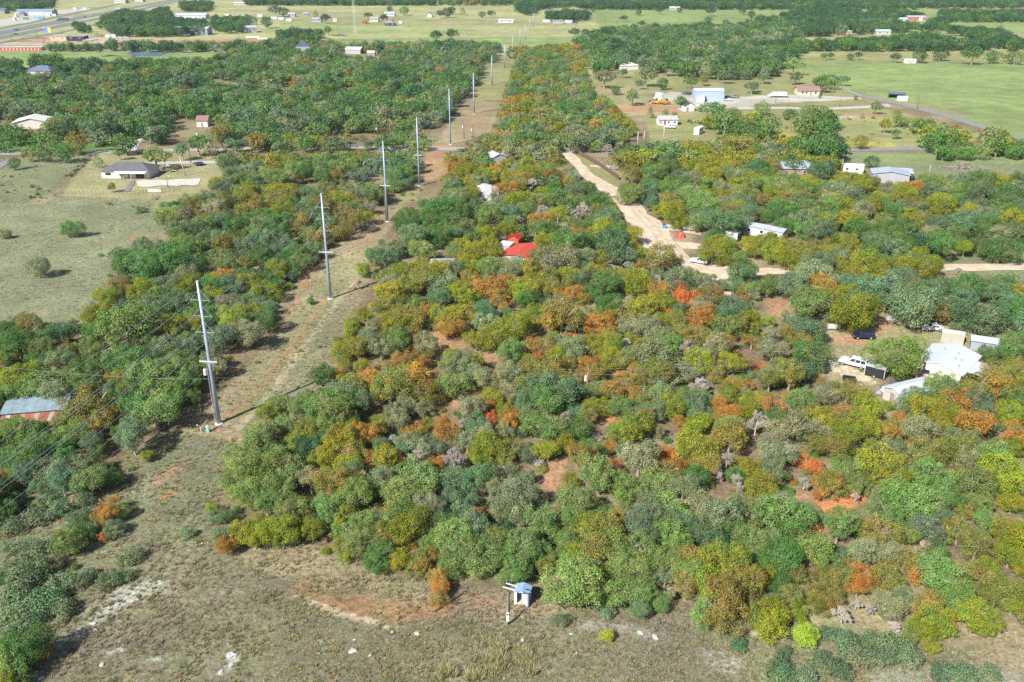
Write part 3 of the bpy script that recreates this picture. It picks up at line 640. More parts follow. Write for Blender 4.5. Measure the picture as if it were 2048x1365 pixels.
# surveyed crowns: tile origin, tile scale, then "x y width kind" in tile pixels
TILES = [
(0, 0, 1, "1575 362 34l 1612 360 30y 1640 345 50b 1715 354 36y 1690 366 34l 1772 376 28p 1748 362 26v 1800 380 34y 1832 372 36o 1640 302 58g 1600 288 50g 1562 290 42y 1480 440 48b 1445 446 64b 1452 492 40y 1500 492 44y 1544 486 52y 1476 508 34l 1436 494 32y 1430 470 40g 1672 300 44d 1340 300 50g 1300 312 44y 1270 325 44y 1240 318 44v 1265 345 50v 1305 345 46l 1020 530 40p 1052 532 44v 1000 524 34p 985 505 40y 1085 505 50g 1100 480 50y 975 325 40g 1012 332 34y 945 388 40y 995 400 40p 60 872 60l 20 866 50v 110 872 44l 130 840 36v 36 860 44l 84 858 40g 118 852 36v 10 855 34l"),
(0, 500, 3.4115, """960 120 230g 1120 90 260g 1260 110 220d 820 230 150v 720 310 150y 960 310 190y 960 240 120y 1110 260 200b 1290 250 160y 640 450 180y 860 400 200b 1000 390 150b 1120 390 180b 1230 360 200b
650 560 150g 860 550 330l 1000 600 180l 1180 540 220y 1300 520 160y 1100 590 120o 1440 180 130y 1540 180 130o 1540 120 120l 1700 100 110o 1450 290 160y 1600 230 170b 1690 230 150y 1560 380 180p 1600 470 200y 1700 440 180y 1500 600 220b 1620 540 140y
40 560 180g 130 640 230g 290 590 190g 340 540 90l 20 720 150g 230 750 110g 380 770 190p 100 860 220y 480 680 130v 740 690 100w 850 670 90w 600 780 230g 860 770 260g 700 850 100o 480 870 200l 300 920 260l 150 960 240l 580 930 220g 800 880 160y
1000 750 200b 1130 680 200b 1250 650 180b 1210 730 80w 1060 820 180g 1180 850 250l 1000 900 240l 900 960 200g 1090 980 280l 1260 900 200g 1380 820 100y 1180 960 160g 600 1080 330v 750 1100 200v 900 1060 220g 1060 1120 260l 980 1170 160v 680 1180 200v
100 1260 220l 240 1250 160g 370 1260 90o 500 1240 200l 620 1300 160b 260 1330 180l 20 1190 90l 820 1240 120g 40 1330 150g"""),
(500, 500, 3.4115, """60 60 200g 220 60 160g 180 130 150y 60 180 180g 100 270 180y 40 340 150b 150 220 130g 330 40 130g 400 70 120B 30 440 140y 200 190 100y 770 130 100y 740 220 90w 410 345 50g
920 60 200b 840 30 100l 1040 110 110y 1150 160 260y 940 180 130l 1300 150 150y 1310 220 200p 1500 90 140y 1380 140 150b 1640 110 170l 1640 160 130p 1510 210 140o 1620 250 220o 1730 240 120o 1100 260 180v 930 300 180y 1000 310 150v 1290 330 150b 1400 290 170y 1480 330 180y 1700 330 150o
900 410 180v 780 430 110y 700 490 80y 1080 440 220v 1200 400 120o 1320 430 180y 1430 440 190y 1600 420 180b 1740 400 90o 690 540 110y 650 620 150y 620 700 130y 850 530 190p 960 520 170b 800 600 160p 740 680 150p 890 680 140p 1020 620 180g 1100 570 120v 1200 660 170p 1150 670 90o
1540 610 150y 1640 590 180y 1740 560 100y 1760 680 110b 1400 760 180p 1510 800 160p 1380 720 110y 1540 760 150y 1500 870 130p 1560 900 80y 480 850 160g 580 850 110o 650 790 110v 760 800 110y 930 780 80o 820 870 180o 1030 760 170o 1160 740 150o
950 930 280v 1130 900 250o 1240 880 130o 890 1000 110y 790 990 90w 700 920 180p 620 980 220p 720 1050 180b 1180 980 200v 1080 1010 160p 1180 1080 130p 1640 870 200p 1740 850 150p 540 1060 260l 370 1050 180l 560 1150 220l 200 1050 160l 120 1110 130y 240 1140 80w
80 1240 200l 220 1180 160l 380 1240 180v 330 1300 150y 480 1320 150d 60 1330 150l 450 1190 100g 720 1210 150o 850 1240 180o 900 1180 120y 1000 1150 190p 980 1270 120w 1120 1220 150o 1210 1200 110y 1060 1290 130p 1340 1240 170o 1220 1300 110b 1150 1330 160p
640 1310 220y 700 1340 150y 530 1340 120y 1500 1100 190p 1600 1060 140o 1640 1170 130r 1740 1160 120o 1460 1160 120w 1650 1010 150y 1760 1040 80v 1730 1100 100b 1480 1300 180p 1600 1290 170p 1740 1240 130p 1600 1350 160y"""),
(1000, 450, 3.4115, """50 40 150y 160 40 130g 320 50 180g 420 60 130p 520 60 100r 580 60 80r 700 40 180y 800 80 180g 900 60 150y 310 130 170y 450 140 220g 560 120 180g 780 160 220b 900 150 100o 650 230 130y 400 220 260p 560 230 150p 830 210 170b 950 190 100y
130 270 170p 60 330 160p 1100 250 260v 1200 270 130v 980 300 120w 760 330 110o 860 330 120y 850 370 130v 950 350 130v 200 310 130y 330 330 150v 460 330 130y 560 290 130b 560 370 150b 720 390 210g 100 300 130p 50 390 120o 250 390 160y 130 450 180y 350 420 150v 400 480 100o 500 470 110o 570 490 90o 650 470 130g
1180 370 200p 1300 380 170b 1240 430 120r 1260 500 160r 1320 530 80r 1060 450 130o 1100 510 160y 1420 400 160p 1440 470 150v 1520 410 80p 1650 310 180g 1720 420 140l 1600 400 120b 1670 500 60r 1650 450 80v 1600 560 200b 1740 470 90p
880 490 120w 740 540 200g 690 640 200p 950 570 200l 250 590 140b 90 700 220y 200 660 120y 420 620 280v 340 680 150o 480 690 120w 800 620 130b 880 680 150p 1010 670 170p 1090 640 120b 1210 640 160v 1150 590 60r 1310 680 90r 1340 720 60r 1240 720 140v 1380 630 190b 1500 600 170b 1560 700 210l 1700 620 140y 1640 680 120v 1740 700 80y 1720 780 130b
70 860 170l 170 840 100l 280 810 190o 290 830 80w 390 870 130y 480 780 100r 250 890 70r 520 850 190p 640 820 150y 750 740 120v 700 770 90p 620 930 150o 650 1010 150v 780 920 150y 770 890 60r 860 780 120w 1000 880 330p 1100 930 260p 1290 820 220w 1390 870 150w 1480 850 200p 1560 950 150y 1590 880 100v 1640 940 140v
930 1010 160o 1100 1010 200p 1380 1070 200w 1330 1090 170w 1480 1000 130v 1600 1090 130o 1750 960 60r 1700 1080 90o 1560 1150 150y 1700 1200 150y 60 1010 200p 180 980 170v 330 970 220v 250 1090 260p 380 1130 300b 180 1180 200b 440 1050 170b 320 1210 220g 460 1160 160g 60 1140 160p 60 1320 180o 180 1300 130p 520 1260 130b
660 1250 150y 600 1310 130v 800 1220 160l 760 1110 180v 690 1100 90p 950 1080 130v 980 1180 130v 1100 1120 200p 1090 1190 170l 1180 1240 180y 1050 1260 170b 1330 1220 200b 1380 1290 150b 1250 1170 130y 930 1310 150b 1000 1340 160b 1500 1220 130o 1560 1290 150o 1680 1270 150y 1350 1350 170y 1230 1340 110o"""),
(1528, 480, 3.4115, """60 60 180y 190 50 160v 150 120 180y 300 60 130v 250 110 150v 420 40 120v 550 50 180y 770 30 130b 920 60 200b 1050 80 110y 1080 30 140d 1190 30 120d 1370 50 120y 1620 60 200g 1750 30 80g 350 190 250p 500 170 150y 560 100 100y 710 130 220y 740 190 200y 620 260 150y 960 160 170y 1120 190 170y 1180 150 90b 1330 200 100w
30 310 150g 190 340 200b 390 320 180o 320 430 250l 460 400 130y 640 480 300y 560 360 180y 640 530 180y 800 320 280b 950 270 200b 830 420 180b 1040 450 320b 1190 490 170v 1210 300 180b 1380 340 200g 1290 440 200b 1500 490 300b 1660 480 180b 1630 300 180g 1700 420 150b 1480 290 100b
20 560 90y 60 640 130p 160 520 100p 310 610 220b 160 640 110v 60 750 180p 270 700 130o 340 780 230g 180 700 90v 20 870 70r 180 930 200v 100 830 80y 1700 740 200g 1550 770 130g 1220 1010 220l 1270 1040 200b 1010 1090 190b 860 1120 80y
390 1050 220p 570 1020 170v 680 1060 150v 230 1060 110y 60 1120 170o 170 1080 100o 320 1180 160v 90 1200 120g 540 1150 80r 700 1140 220y 450 1180 120o 600 1210 200v 380 1240 200y 170 1290 260p 370 1310 160p 560 1310 200y 700 1250 200y 870 1290 180o 1040 1300 220p 930 1230 130o
1090 1120 200y 1130 1080 130y 1300 1100 220o 1460 1020 250v 1620 900 250v 1580 1030 220o 1730 930 150y 1720 880 150v 1480 1140 200b 1300 1190 150y 1450 1250 250o 1330 1230 110o 1560 1180 140y 1680 1180 180y 1720 1090 120y 1700 1300 160o 1220 1150 150y 1280 1330 140p 1200 1260 130y"""),
(0, 880, 2.8154, """60 100 160g 160 90 200g 300 170 200p 40 230 120y 140 200 150b 230 250 120b 350 240 160b 500 230 180l 440 150 160p 20 50 100l 620 200 110g 560 130 100p 830 90 70y 620 360 120o 590 420 130o 680 400 90l 640 490 110b 370 570 170l 460 500 130g 580 545 60r 420 620 60y
150 760 250B 80 880 220B 240 900 220B 330 800 180B 60 1000 200B 180 1000 160B 130 1150 240g 60 1260 200l 230 1180 130v 30 1330 160y 350 940 150B 20 760 100B 740 640 150B 1050 520 100B 90 340 130B 200 430 150B 330 380 140B 60 480 150B 250 330 130B 450 420 120B 30 600 130B 180 600 150B 470 320 130B 100 690 150B 300 690 140B 600 780 140B 480 770 130B 700 760 110B
1350 110 180l 1300 260 140l 1420 200 180l 1390 300 160l 1230 420 110b 1240 540 130b 1350 510 160y 1430 550 140y 1200 380 70y"""),
(500, 880, 2.8154, """60 60 200l 180 80 200l 70 180 200l 210 190 180l 320 50 150d 450 60 170y 380 100 130y 560 70 170v 560 120 150y 650 110 120o 250 170 90y 750 120 150y 830 110 100o 940 80 180w 1040 130 90o 1150 90 170w 1050 40 90b 1350 50 170y 1430 40 130v 1270 90 90y
60 290 190l 200 280 160l 340 220 170p 460 240 180v 550 190 150b 600 220 130v 240 380 170l 90 350 160l 720 230 180p 950 220 220l 880 290 200l 820 300 150l 1130 230 170b 1280 230 180b 1420 200 150p 600 320 180l 430 360 190l 640 280 150g 530 430 110y
40 490 150y 150 500 200y 230 460 110y 350 500 140y 250 560 80g 380 450 90d 640 470 170l 560 520 140l 620 590 150l 730 460 130p 840 420 180l 760 530 150v 890 490 200y 1000 390 180p 1020 550 110l 720 640 160g 700 700 130g 840 680 130y 960 680 170o 1060 760 100o 1060 880 110o 1065 820 90o
1160 560 230l 1260 500 200b 1350 560 180l 1200 650 200l 1130 680 150l 1320 670 180l 1270 450 130o 1420 600 120l 1450 660 100l 1130 740 100g 1420 300 130p 1440 400 120p 1350 270 120p 420 620 50y 540 640 90y"""),
(1000, 880, 2.8154, """50 60 160v 160 60 130b 270 50 150y 380 30 110y 480 90 170v 560 80 100d 620 50 90o 640 150 90r 540 130 50r 400 230 90y 370 300 110w 60 170 110p 90 290 220p 70 400 200p 220 440 180l 250 500 150l 130 600 250l 60 560 150l 220 640 130l 130 730 140g 20 480 80d
560 210 200l 630 230 150l 430 340 220l 440 430 180l 720 280 180l 780 100 240p 880 230 220l 950 80 110r 1000 130 100r 1100 60 220y 1030 270 160p 1110 220 130g 930 60 90r 1160 130 170v 1280 90 180w 1230 160 150w 1340 230 170w 1400 130 140p
600 500 260v 490 480 180y 560 600 230v 660 450 150v 640 560 150v 380 580 130l 340 660 140l 440 640 150y 520 700 150p 580 760 160y 830 440 200b 850 360 180p 960 390 200l 800 520 200b 780 620 200l 900 490 170l 990 560 200l 1020 480 150b 690 650 160l 740 730 200l 840 700 130l 950 680 170l
1130 380 220p 1230 430 200p 1150 520 170b 1240 560 110d 1330 500 170l 1420 420 150l 1360 370 130p 1420 560 170l 680 830 220l 780 850 180l 620 870 130l 1110 680 200v 1270 690 230y 1050 760 180l 1050 820 170v 1180 800 220y 1280 850 250v 1370 800 200v 1250 940 250v 1160 960 150l 1400 920 130v 900 900 120l 960 860 120w 1440 680 110g 1430 830 130v
600 950 110B 790 940 120b 1150 1010 90b 600 1100 70Y 340 1010 110B 1340 1140 120B"""),
(1528, 880, 2.8154, """80 80 180p 60 180 160p 190 110 90r 260 120 120r 380 230 170o 300 310 60r 420 60 180v 480 150 180l 230 230 120w 660 100 260y 700 190 200y 600 220 70r 640 270 100w 540 240 140l 900 60 200v 740 30 90b 1080 50 200v 940 190 220l 820 200 110w 1150 130 170p 1290 80 200l 1350 190 220y 1330 260 130y 1410 40 110y 1180 250 190l
100 440 250l 60 380 180p 250 410 130b 160 520 180g 800 330 260l 700 400 180l 880 380 200l 1000 330 160l 1060 330 150l 1220 350 130l 420 500 180l 660 520 190v 600 560 110y 830 530 130l 920 500 180b 1020 440 150b 1130 400 110v 1100 500 180v 1250 460 130l 1400 350 130y 1360 540 170y 1440 480 90y 1200 590 200v 280 610 200l 340 660 150l 100 650 220g 50 560 150l
200 760 130v 390 790 160v 340 740 110v 160 890 140v 310 880 150v 390 900 130v 50 900 100b 90 800 120g 290 930 120v 490 690 110o 560 780 150o 530 820 130o 700 780 180v 660 830 100o 560 620 170p 700 650 130p 840 660 170v 870 740 140o 850 700 100o 980 640 150l 1000 760 220l 1100 830 180l 1060 900 180l 1220 760 200v 1390 640 160y 1440 720 90y 1340 830 200v 1430 860 120y 780 870 150p 700 930 160p 600 930 120w 520 920 90w
930 930 180v 960 1010 200y 1040 1040 110o 900 1070 150y 940 1150 90y 1180 970 200y 1250 1040 150y 1330 1000 60w 1060 980 90o 830 1090 110l 1300 900 150v 1400 930 120y
400 1090 140B 480 1130 160B 600 1120 140B 560 1200 200B 720 1150 200B 820 1200 170B 680 1210 150B 110 1200 100B 100 1290 180B 230 1330 150B 1000 1300 150B 1130 1310 180B 1270 1320 150B 330 1230 140B 430 1290 150B"""),
]
# trees that stand alone: crown centre in survey pixels, crown width, kind, what singles it out
LONE = [
 (142, 455, 44, 'g', 'lone dense green bush casting a shadow on the dry meadow'),
 (195, 319, 26, 'k', 'dark green cone-shaped tree at the corner of the grey-roofed house'),
 (238, 308, 26, 'g', 'small green tree behind the grey-roofed house by the paved road'),
 (311, 316, 58, 'l', 'broad light green tree at the garage end of the grey-roofed house'),
 (224, 376, 20, 'l', 'small sapling on the front lawn of the grey-roofed house'),
 (281, 418, 18, 'l', 'round bush at the end of the wire fence on the dry meadow'),
 (7, 466, 26, 'p', 'thin pale shrub at the left edge of the dry meadow'),
 (364, 306, 34, 'b', 'blue-green tree between the trampoline and the paved road'),
 (396, 288, 56, 'g', 'wide green oak shading the roadside beyond the trampoline'),
 (420, 304, 30, 'p', 'slim tree with a bare trunk right of the trampoline'),
 (128, 306, 46, 'g', 'round green bush beside the paved road near the meadow fence'),
 (89, 309, 34, 'g', 'green bush in the hedge beside the paved road'), (60, 308, 34, 'l', 'light green bush at the start of the roadside hedge'), (28, 328, 26, 'g', 'small bush beside the road at the left edge'),
 (75, 532, 50, 'p', 'low pale green thicket in the middle of the dry meadow'),
 (200, 101, 28, 'd', 'lone dark tree on the green pasture before the pond'),
 (461, 101, 25, 'd', 'dark round tree at the right end of the green pasture'), (428, 93, 24, 'd', 'dark tree on the pasture track behind the pond'),
 (656, 62, 20, 'g', 'small green tree beside the brush pile on the pale pasture'),
 (873, 73, 28, 'd', 'left one of two dark round trees on the pale pasture'), (904, 72, 26, 'd', 'right one of two dark round trees on the pale pasture'),
 (631, 28, 13, 'k', 'small dark cone-shaped tree by a far homestead'), (551, 23, 26, 'd', 'dark tree beside the far white trailers'), (567, 24, 20, 'd', 'smaller dark tree behind the far white trailers'), (651, 37, 23, 'd', 'dark round tree beside the far grey shed'),
 (736, 33, 16, 'd', 'narrow dark tree before the far red shed'), (767, 38, 20, 'd', 'dark tree between the far farm roofs'), (779, 19, 15, 'd', 'dark tree behind the far farmhouse'), (808, 21, 22, 'l', 'pale green tree beyond the far farmhouse'),
 (880, 28, 20, 'd', 'first dark tree of the row at the far driveway'), (895, 26, 22, 'd', 'second dark tree of the row at the far driveway'), (903, 22, 17, 'd', 'tallest dark tree of the row at the far driveway'), (925, 22, 14, 'k', 'cone-shaped tree behind the far field track'), (964, 28, 16, 'd', 'first of two dark trees along the far field track'), (982, 28, 18, 'd', 'second of two dark trees along the far field track'),
 (506, 41, 20, 'd', 'dark tree at the far trailer park edge'), (533, 44, 28, 'd', 'broad dark tree before the far trailer park'),
 (1150, 66, 23, 'd', 'dark tree at the pasture corner of the far woods'), (1170, 67, 18, 'd', 'small dark tree beside the corner of the far woods'),
 (1248, 37, 15, 'd', 'lone dark tree low on the far green pasture'), (1277, 25, 14, 'd', 'small dark tree in the middle of the far green pasture'), (1320, 23, 16, 'd', 'dark tree on the far green pasture behind the middle one'), (1359, 20, 13, 'd', 'dark tree near a far white roof'), (1416, 40, 19, 'd', 'bushy dark tree at the near side of the far green pasture'), (1451, 44, 14, 'd', 'little dark tree right of the bushy one on the far pasture'), (1420, 23, 22, 'd', 'wide dark tree at the far pasture fence'), (1485, 21, 18, 'd', 'tall dark tree standing on the far pasture slope'), (1503, 30, 17, 'd', 'dark tree with clear trunk on the far pasture slope'), (1283, 48, 18, 'd', 'dark tree at the near fence of the far pasture'), (1186, 20, 11, 'd', 'tiny dark tree beside the far farm track'),
 (1209, 158, 43, 'p', 'spreading pale oak above the red soil patch in the yard'), (1292, 155, 43, 'p', 'largest spreading oak in the yard beyond the woods'), (1326, 168, 28, 'g', 'dark green oak standing behind the yellow loaders'), (1231, 179, 25, 'g', 'small dark oak at the wood edge in the yard'), (1278, 170, 20, 'b', 'thin grey-green tree before the largest yard oak'), (1265, 195, 38, 'p', 'pale spreading oak nearest the yellow loaders'), (1246, 146, 23, 'g', 'dark oak at the back of the dry yard'), (1333, 138, 33, 'g', 'broad dark oak behind the dry yard'), (1382, 165, 30, 'g', 'dark green oak left of the big metal workshop'), (1407, 162, 23, 'v', 'brownish tree behind the big metal workshop'), (1447, 155, 30, 'b', 'dark grey-green tree right behind the big metal workshop'), (1504, 175, 30, 'b', 'dark oak right of the gravel lot'), (1301, 223, 20, 'k', 'bright green cone-shaped tree left of the white porch house'), (1331, 227, 16, 'l', 'small green tree behind the white porch house'), (1350, 228, 15, 'v', 'small olive tree behind the porch house corner'), (1360, 208, 26, 'g', 'dark tree beside the small white gabled building'), (1426, 221, 50, 'g', 'large dark green oak right of the small white gabled building'), (1470, 226, 30, 'l', 'light green bush right of the large dark oak'),
 (1650, 113, 18, 'g', 'first tree of a pair at the pasture fence'), (1661, 112, 17, 'g', 'second tree of a pair at the pasture fence'), (1701, 113, 16, 'd', 'left of two narrow trees on the pasture fence'), (1716, 112, 16, 'd', 'right of two narrow trees on the pasture fence'), (1793, 115, 24, 'd', 'round dark tree left of the parked camper'), (1840, 112, 32, 'd', 'large dark tree right of the parked camper'), (1881, 108, 32, 'd', 'tallest dark tree on the pasture fence line'), (1946, 112, 40, 'g', 'very broad green tree on the pasture fence line'), (1986, 113, 32, 'g', 'round green tree on the pasture fence line near the edge'), (2031, 115, 32, 'g', 'green tree at the right edge of the pasture fence'), (2008, 115, 16, 'v', 'small brownish tree between two round fence trees'),
 (1588, 134, 38, 'l', 'tall light green tree behind the brown-roofed house'), (1592, 155, 32, 'b', 'blue-green tree left of the brown-roofed house'), (1545, 102, 24, 'd', 'dark tree at the wood edge left of the pasture'), (1586, 99, 32, 'g', 'green tree above the brown-roofed house yard'), (1642, 168, 40, 'g', 'broad dark oak right of the brown-roofed house'), (1660, 164, 36, 'g', 'second dark oak right of the brown-roofed house'), (1688, 162, 24, 'b', 'leaning tree at the end of the paved road'), (1527, 155, 30, 'b', 'blue-green oak beside the junk cars'), (1507, 174, 24, 'b', 'small oak beside the gravel lot'), (1752, 217, 25, 'g', 'green tree at the gravel road junction'), (1640, 193, 8, 'g', 'small round bush before the brown-roofed house'), (1712, 196, 9, 'g', 'small round bush on the driveway verge'), (1526, 214, 38, 'l', 'leafy tree left of the weedy lot'), (1615, 219, 27, 'l', 'loose green tree at the gravel road bend'),
 (1745, 324, 29, 'd', 'lone dark tree on the mown field beyond the right woods'), (1770, 253, 28, 'y', 'yellow-green tree in the weedy lot'), (1793, 267, 24, 'g', 'dark green tree in the weedy lot'), (1722, 284, 31, 'y', 'round yellow-green tree by the paved road in the weedy lot'), (1872, 265, 26, 'l', 'light green tree at the right of the weedy lot'), (1793, 228, 20, 'l', 'slim tree by the diagonal road'), (1725, 231, 10, 'k', 'little cone-shaped tree by the trash pile'),
 (1905, 402, 10, 'p', 'slender pale sapling in the right woods'),
 (1797, 705, 118, 'G', 'huge round dense green tree between the black trailer and the white-roofed house'),
 (1612, 1272, 56, 'Y', 'bright yellow-green bush alone in the low brush at the foreground right'),
 (877, 1176, 42, 'o', 'small orange and green cone-shaped tree beside the log'),
 (826, 475, 68, 'b', 'grey-green oak standing alone in the yard beside the pole corridor'),
]
KIND['G'] = ('green_oak', 'dense green round oak', (.115, .18, .034), (.15, .195, .032), 'round')
# woods: outline of the crowns in survey pixels, mix of kinds, spacing in metres
ZONES = [
 ([(430, 300), (520, 272), (640, 268), (760, 262), (830, 240), (850, 300), (842, 335), (800, 390), (765, 430), (700, 470), (640, 520), (595, 565), (535, 640), (465, 715), (420, 780), (330, 840), (240, 890), (180, 950), (110, 1010), (-300, 1060), (-300, 640), (110, 650), (165, 640), (240, 520), (330, 480), (330, 420), (420, 380), (450, 340)], 'gggggbbbblllyvvp', 5.6),
 ([(-400, 165), (0, 160), (70, 150), (190, 150), (420, 122), (480, 97), (560, 78), (700, 90), (860, 86), (1000, 88), (985, 115), (955, 160), (915, 190), (895, 230), (830, 240), (760, 262), (640, 268), (520, 272), (440, 285), (410, 235), (350, 225), (330, 265), (220, 262), (100, 262), (0, 262), (-400, 270)], 'ggggggbbbbbddlpv', 6.8),
 ([(640, 140), (760, 120), (900, 130), (950, 150), (915, 190), (895, 230), (830, 240), (700, 245), (600, 220), (560, 180)], 'pppbbbvyogrg', 6.0),
 ([(1020, 150), (1170, 160), (1240, 230), (1260, 265), (1180, 285), (1010, 280), (990, 235)], 'ovvyypppbbbbgggll', 5.4),
 ([(1020, 98), (1150, 90), (1165, 120), (1180, 190), (1250, 230), (1270, 265), (1240, 296), (1120, 293), (1128, 320), (1155, 365), (1225, 393), (1245, 435), (1285, 495), (1370, 530), (1440, 555), (1450, 600), (1520, 610), (1530, 660), (1640, 680), (1660, 760), (1750, 790), (1800, 820), (1900, 770), (2300, 720), (2300, 1240), (2048, 1250), (1930, 1270), (1800, 1240), (1700, 1230), (1560, 1230), (1450, 1250), (1350, 1200), (1150, 1175), (1080, 1140), (900, 1140), (800, 1130), (650, 1080), (440, 1070), (425, 1000), (480, 900), (570, 830), (640, 760), (650, 720), (710, 650), (750, 560), (745, 500), (795, 430), (870, 400), (900, 340), (890, 305), (960, 275), (990, 220), (1005, 160)], 'ggbblllppyyyvvow', 5.2),
 ([(1230, 310), (1300, 285), (1480, 300), (1530, 290), (1680, 275), (1690, 320), (1690, 345), (1760, 370), (1830, 368), (1880, 355), (2300, 370), (2300, 500), (2048, 502), (1880, 500), (1850, 525), (1600, 530), (1600, 510), (1480, 500), (1470, 525), (1420, 510), (1400, 480), (1405, 450), (1330, 430), (1285, 405), (1250, 385), (1245, 350)], 'ggggbbbyyyvllp', 5.8),
 ([(1320, 250), (1420, 240), (1520, 230), (1560, 260), (1520, 296), (1400, 290), (1300, 285)], 'gglbyv', 10.5),
 ([(1560, 225), (1665, 225), (1660, 270), (1600, 255)], 'gggl', 9.0),
 ([(1790, 235), (1900, 250), (2048, 292), (1850, 290)], 'glly', 12.0),
 ([(1850, 297), (2048, 285), (2200, 285), (2200, 305), (1850, 306)], 'ggl', 5.5),
 ([(1460, 565), (1600, 560), (1700, 545), (1850, 555), (2300, 575), (2300, 715), (2048, 660), (1990, 640), (1800, 600), (1650, 640), (1600, 590)], 'gbbbyyl', 6.8),
 ([(1150, 88), (1160, 72), (1210, 60), (1260, 55), (1400, 52), (1500, 48), (1600, 50), (1612, 92), (1570, 125), (1530, 150), (1470, 150), (1400, 148), (1330, 135), (1240, 140), (1190, 130)], 'ddggbbbpg', 8.0),
 ([(1500, 40), (1560, 36), (1640, 38), (1700, 34), (1800, 44), (1760, 58), (1640, 68), (1560, 66)], 'dddgb', 8.5),
 ([(1600, 84), (1720, 80), (1850, 68), (1920, 82), (1990, 90), (1930, 94), (1600, 96)], 'ddgg', 7.5),
 ([(1740, 22), (1800, 20), (1860, 34), (1900, 50), (1780, 60), (1700, 44)], 'dddg', 8.5),
 ([(1880, 22), (2048, 24), (2200, 26), (2200, 40), (1880, 38)], 'dddg', 10.0), ([(1890, 56), (1990, 60), (2048, 78), (2200, 84), (2200, 96), (2020, 94), (1960, 78)], 'dddg', 10.0),
 ([(1600, 20), (1700, 18), (1740, 30), (1620, 36), (1560, 30)], 'ddd', 11.0),
 ([(-300, -10), (110, -10), (105, 12), (60, 16), (-300, 22)], 'dddg', 10.0), ([(205, 36), (250, 22), (300, 28), (335, 14), (345, 40), (412, 42), (400, 62), (340, 68), (230, 68), (212, 50)], 'dddg', 8.5),
 ([(430, 34), (500, 36), (490, 60), (440, 62), (426, 50)], 'ddgg', 9.0), ([(360, 6), (425, 4), (420, 18), (370, 20)], 'dddg', 10.0), ([(140, 48), (240, 46), (240, 62), (140, 62)], 'gdd', 24.0), ([(210, 88), (360, 88), (500, 90), (520, 98), (400, 97), (215, 97)], 'ddgg', 9.5), ([(95, 92), (200, 92), (200, 96), (95, 96)], 'gg', 6.0),
 ([(490, -12), (870, -12), (872, 7), (600, 8), (490, 8)], 'dddg', 10.0), ([(880, -12), (1020, -12), (1020, 6), (880, 8)], 'gddv', 13.0), ([(1090, 12), (1140, 8), (1190, 16), (1300, 14), (1420, 14), (1600, 14), (2200, 8), (2200, -14), (1020, -14), (1030, 8)], 'dddg', 10.0),
 ([(1090, 26), (1135, 24), (1178, 28), (1172, 38), (1095, 36)], 'ddd', 9.0), ([(1030, 10), (1080, 8), (1070, 30), (1040, 24)], 'dd', 16.0),
 ([(0, 124), (110, 116), (190, 126), (180, 160), (0, 165), (-300, 165), (-300, 125)], 'ddggb', 8.0), ([(200, 128), (440, 116), (440, 150), (200, 150)], 'dggbbv', 7.5), ([(480, 98), (560, 76), (700, 90), (860, 84), (900, 100), (700, 130), (480, 140)], 'ddggb', 7.5),
 ([(-200, 262), (330, 262), (335, 286), (200, 290), (100, 286), (-200, 292)], 'ggvb', 17.0),
 ([(560, 62), (650, 66), (640, 80), (560, 80)], 'ddg', 8.0),
]
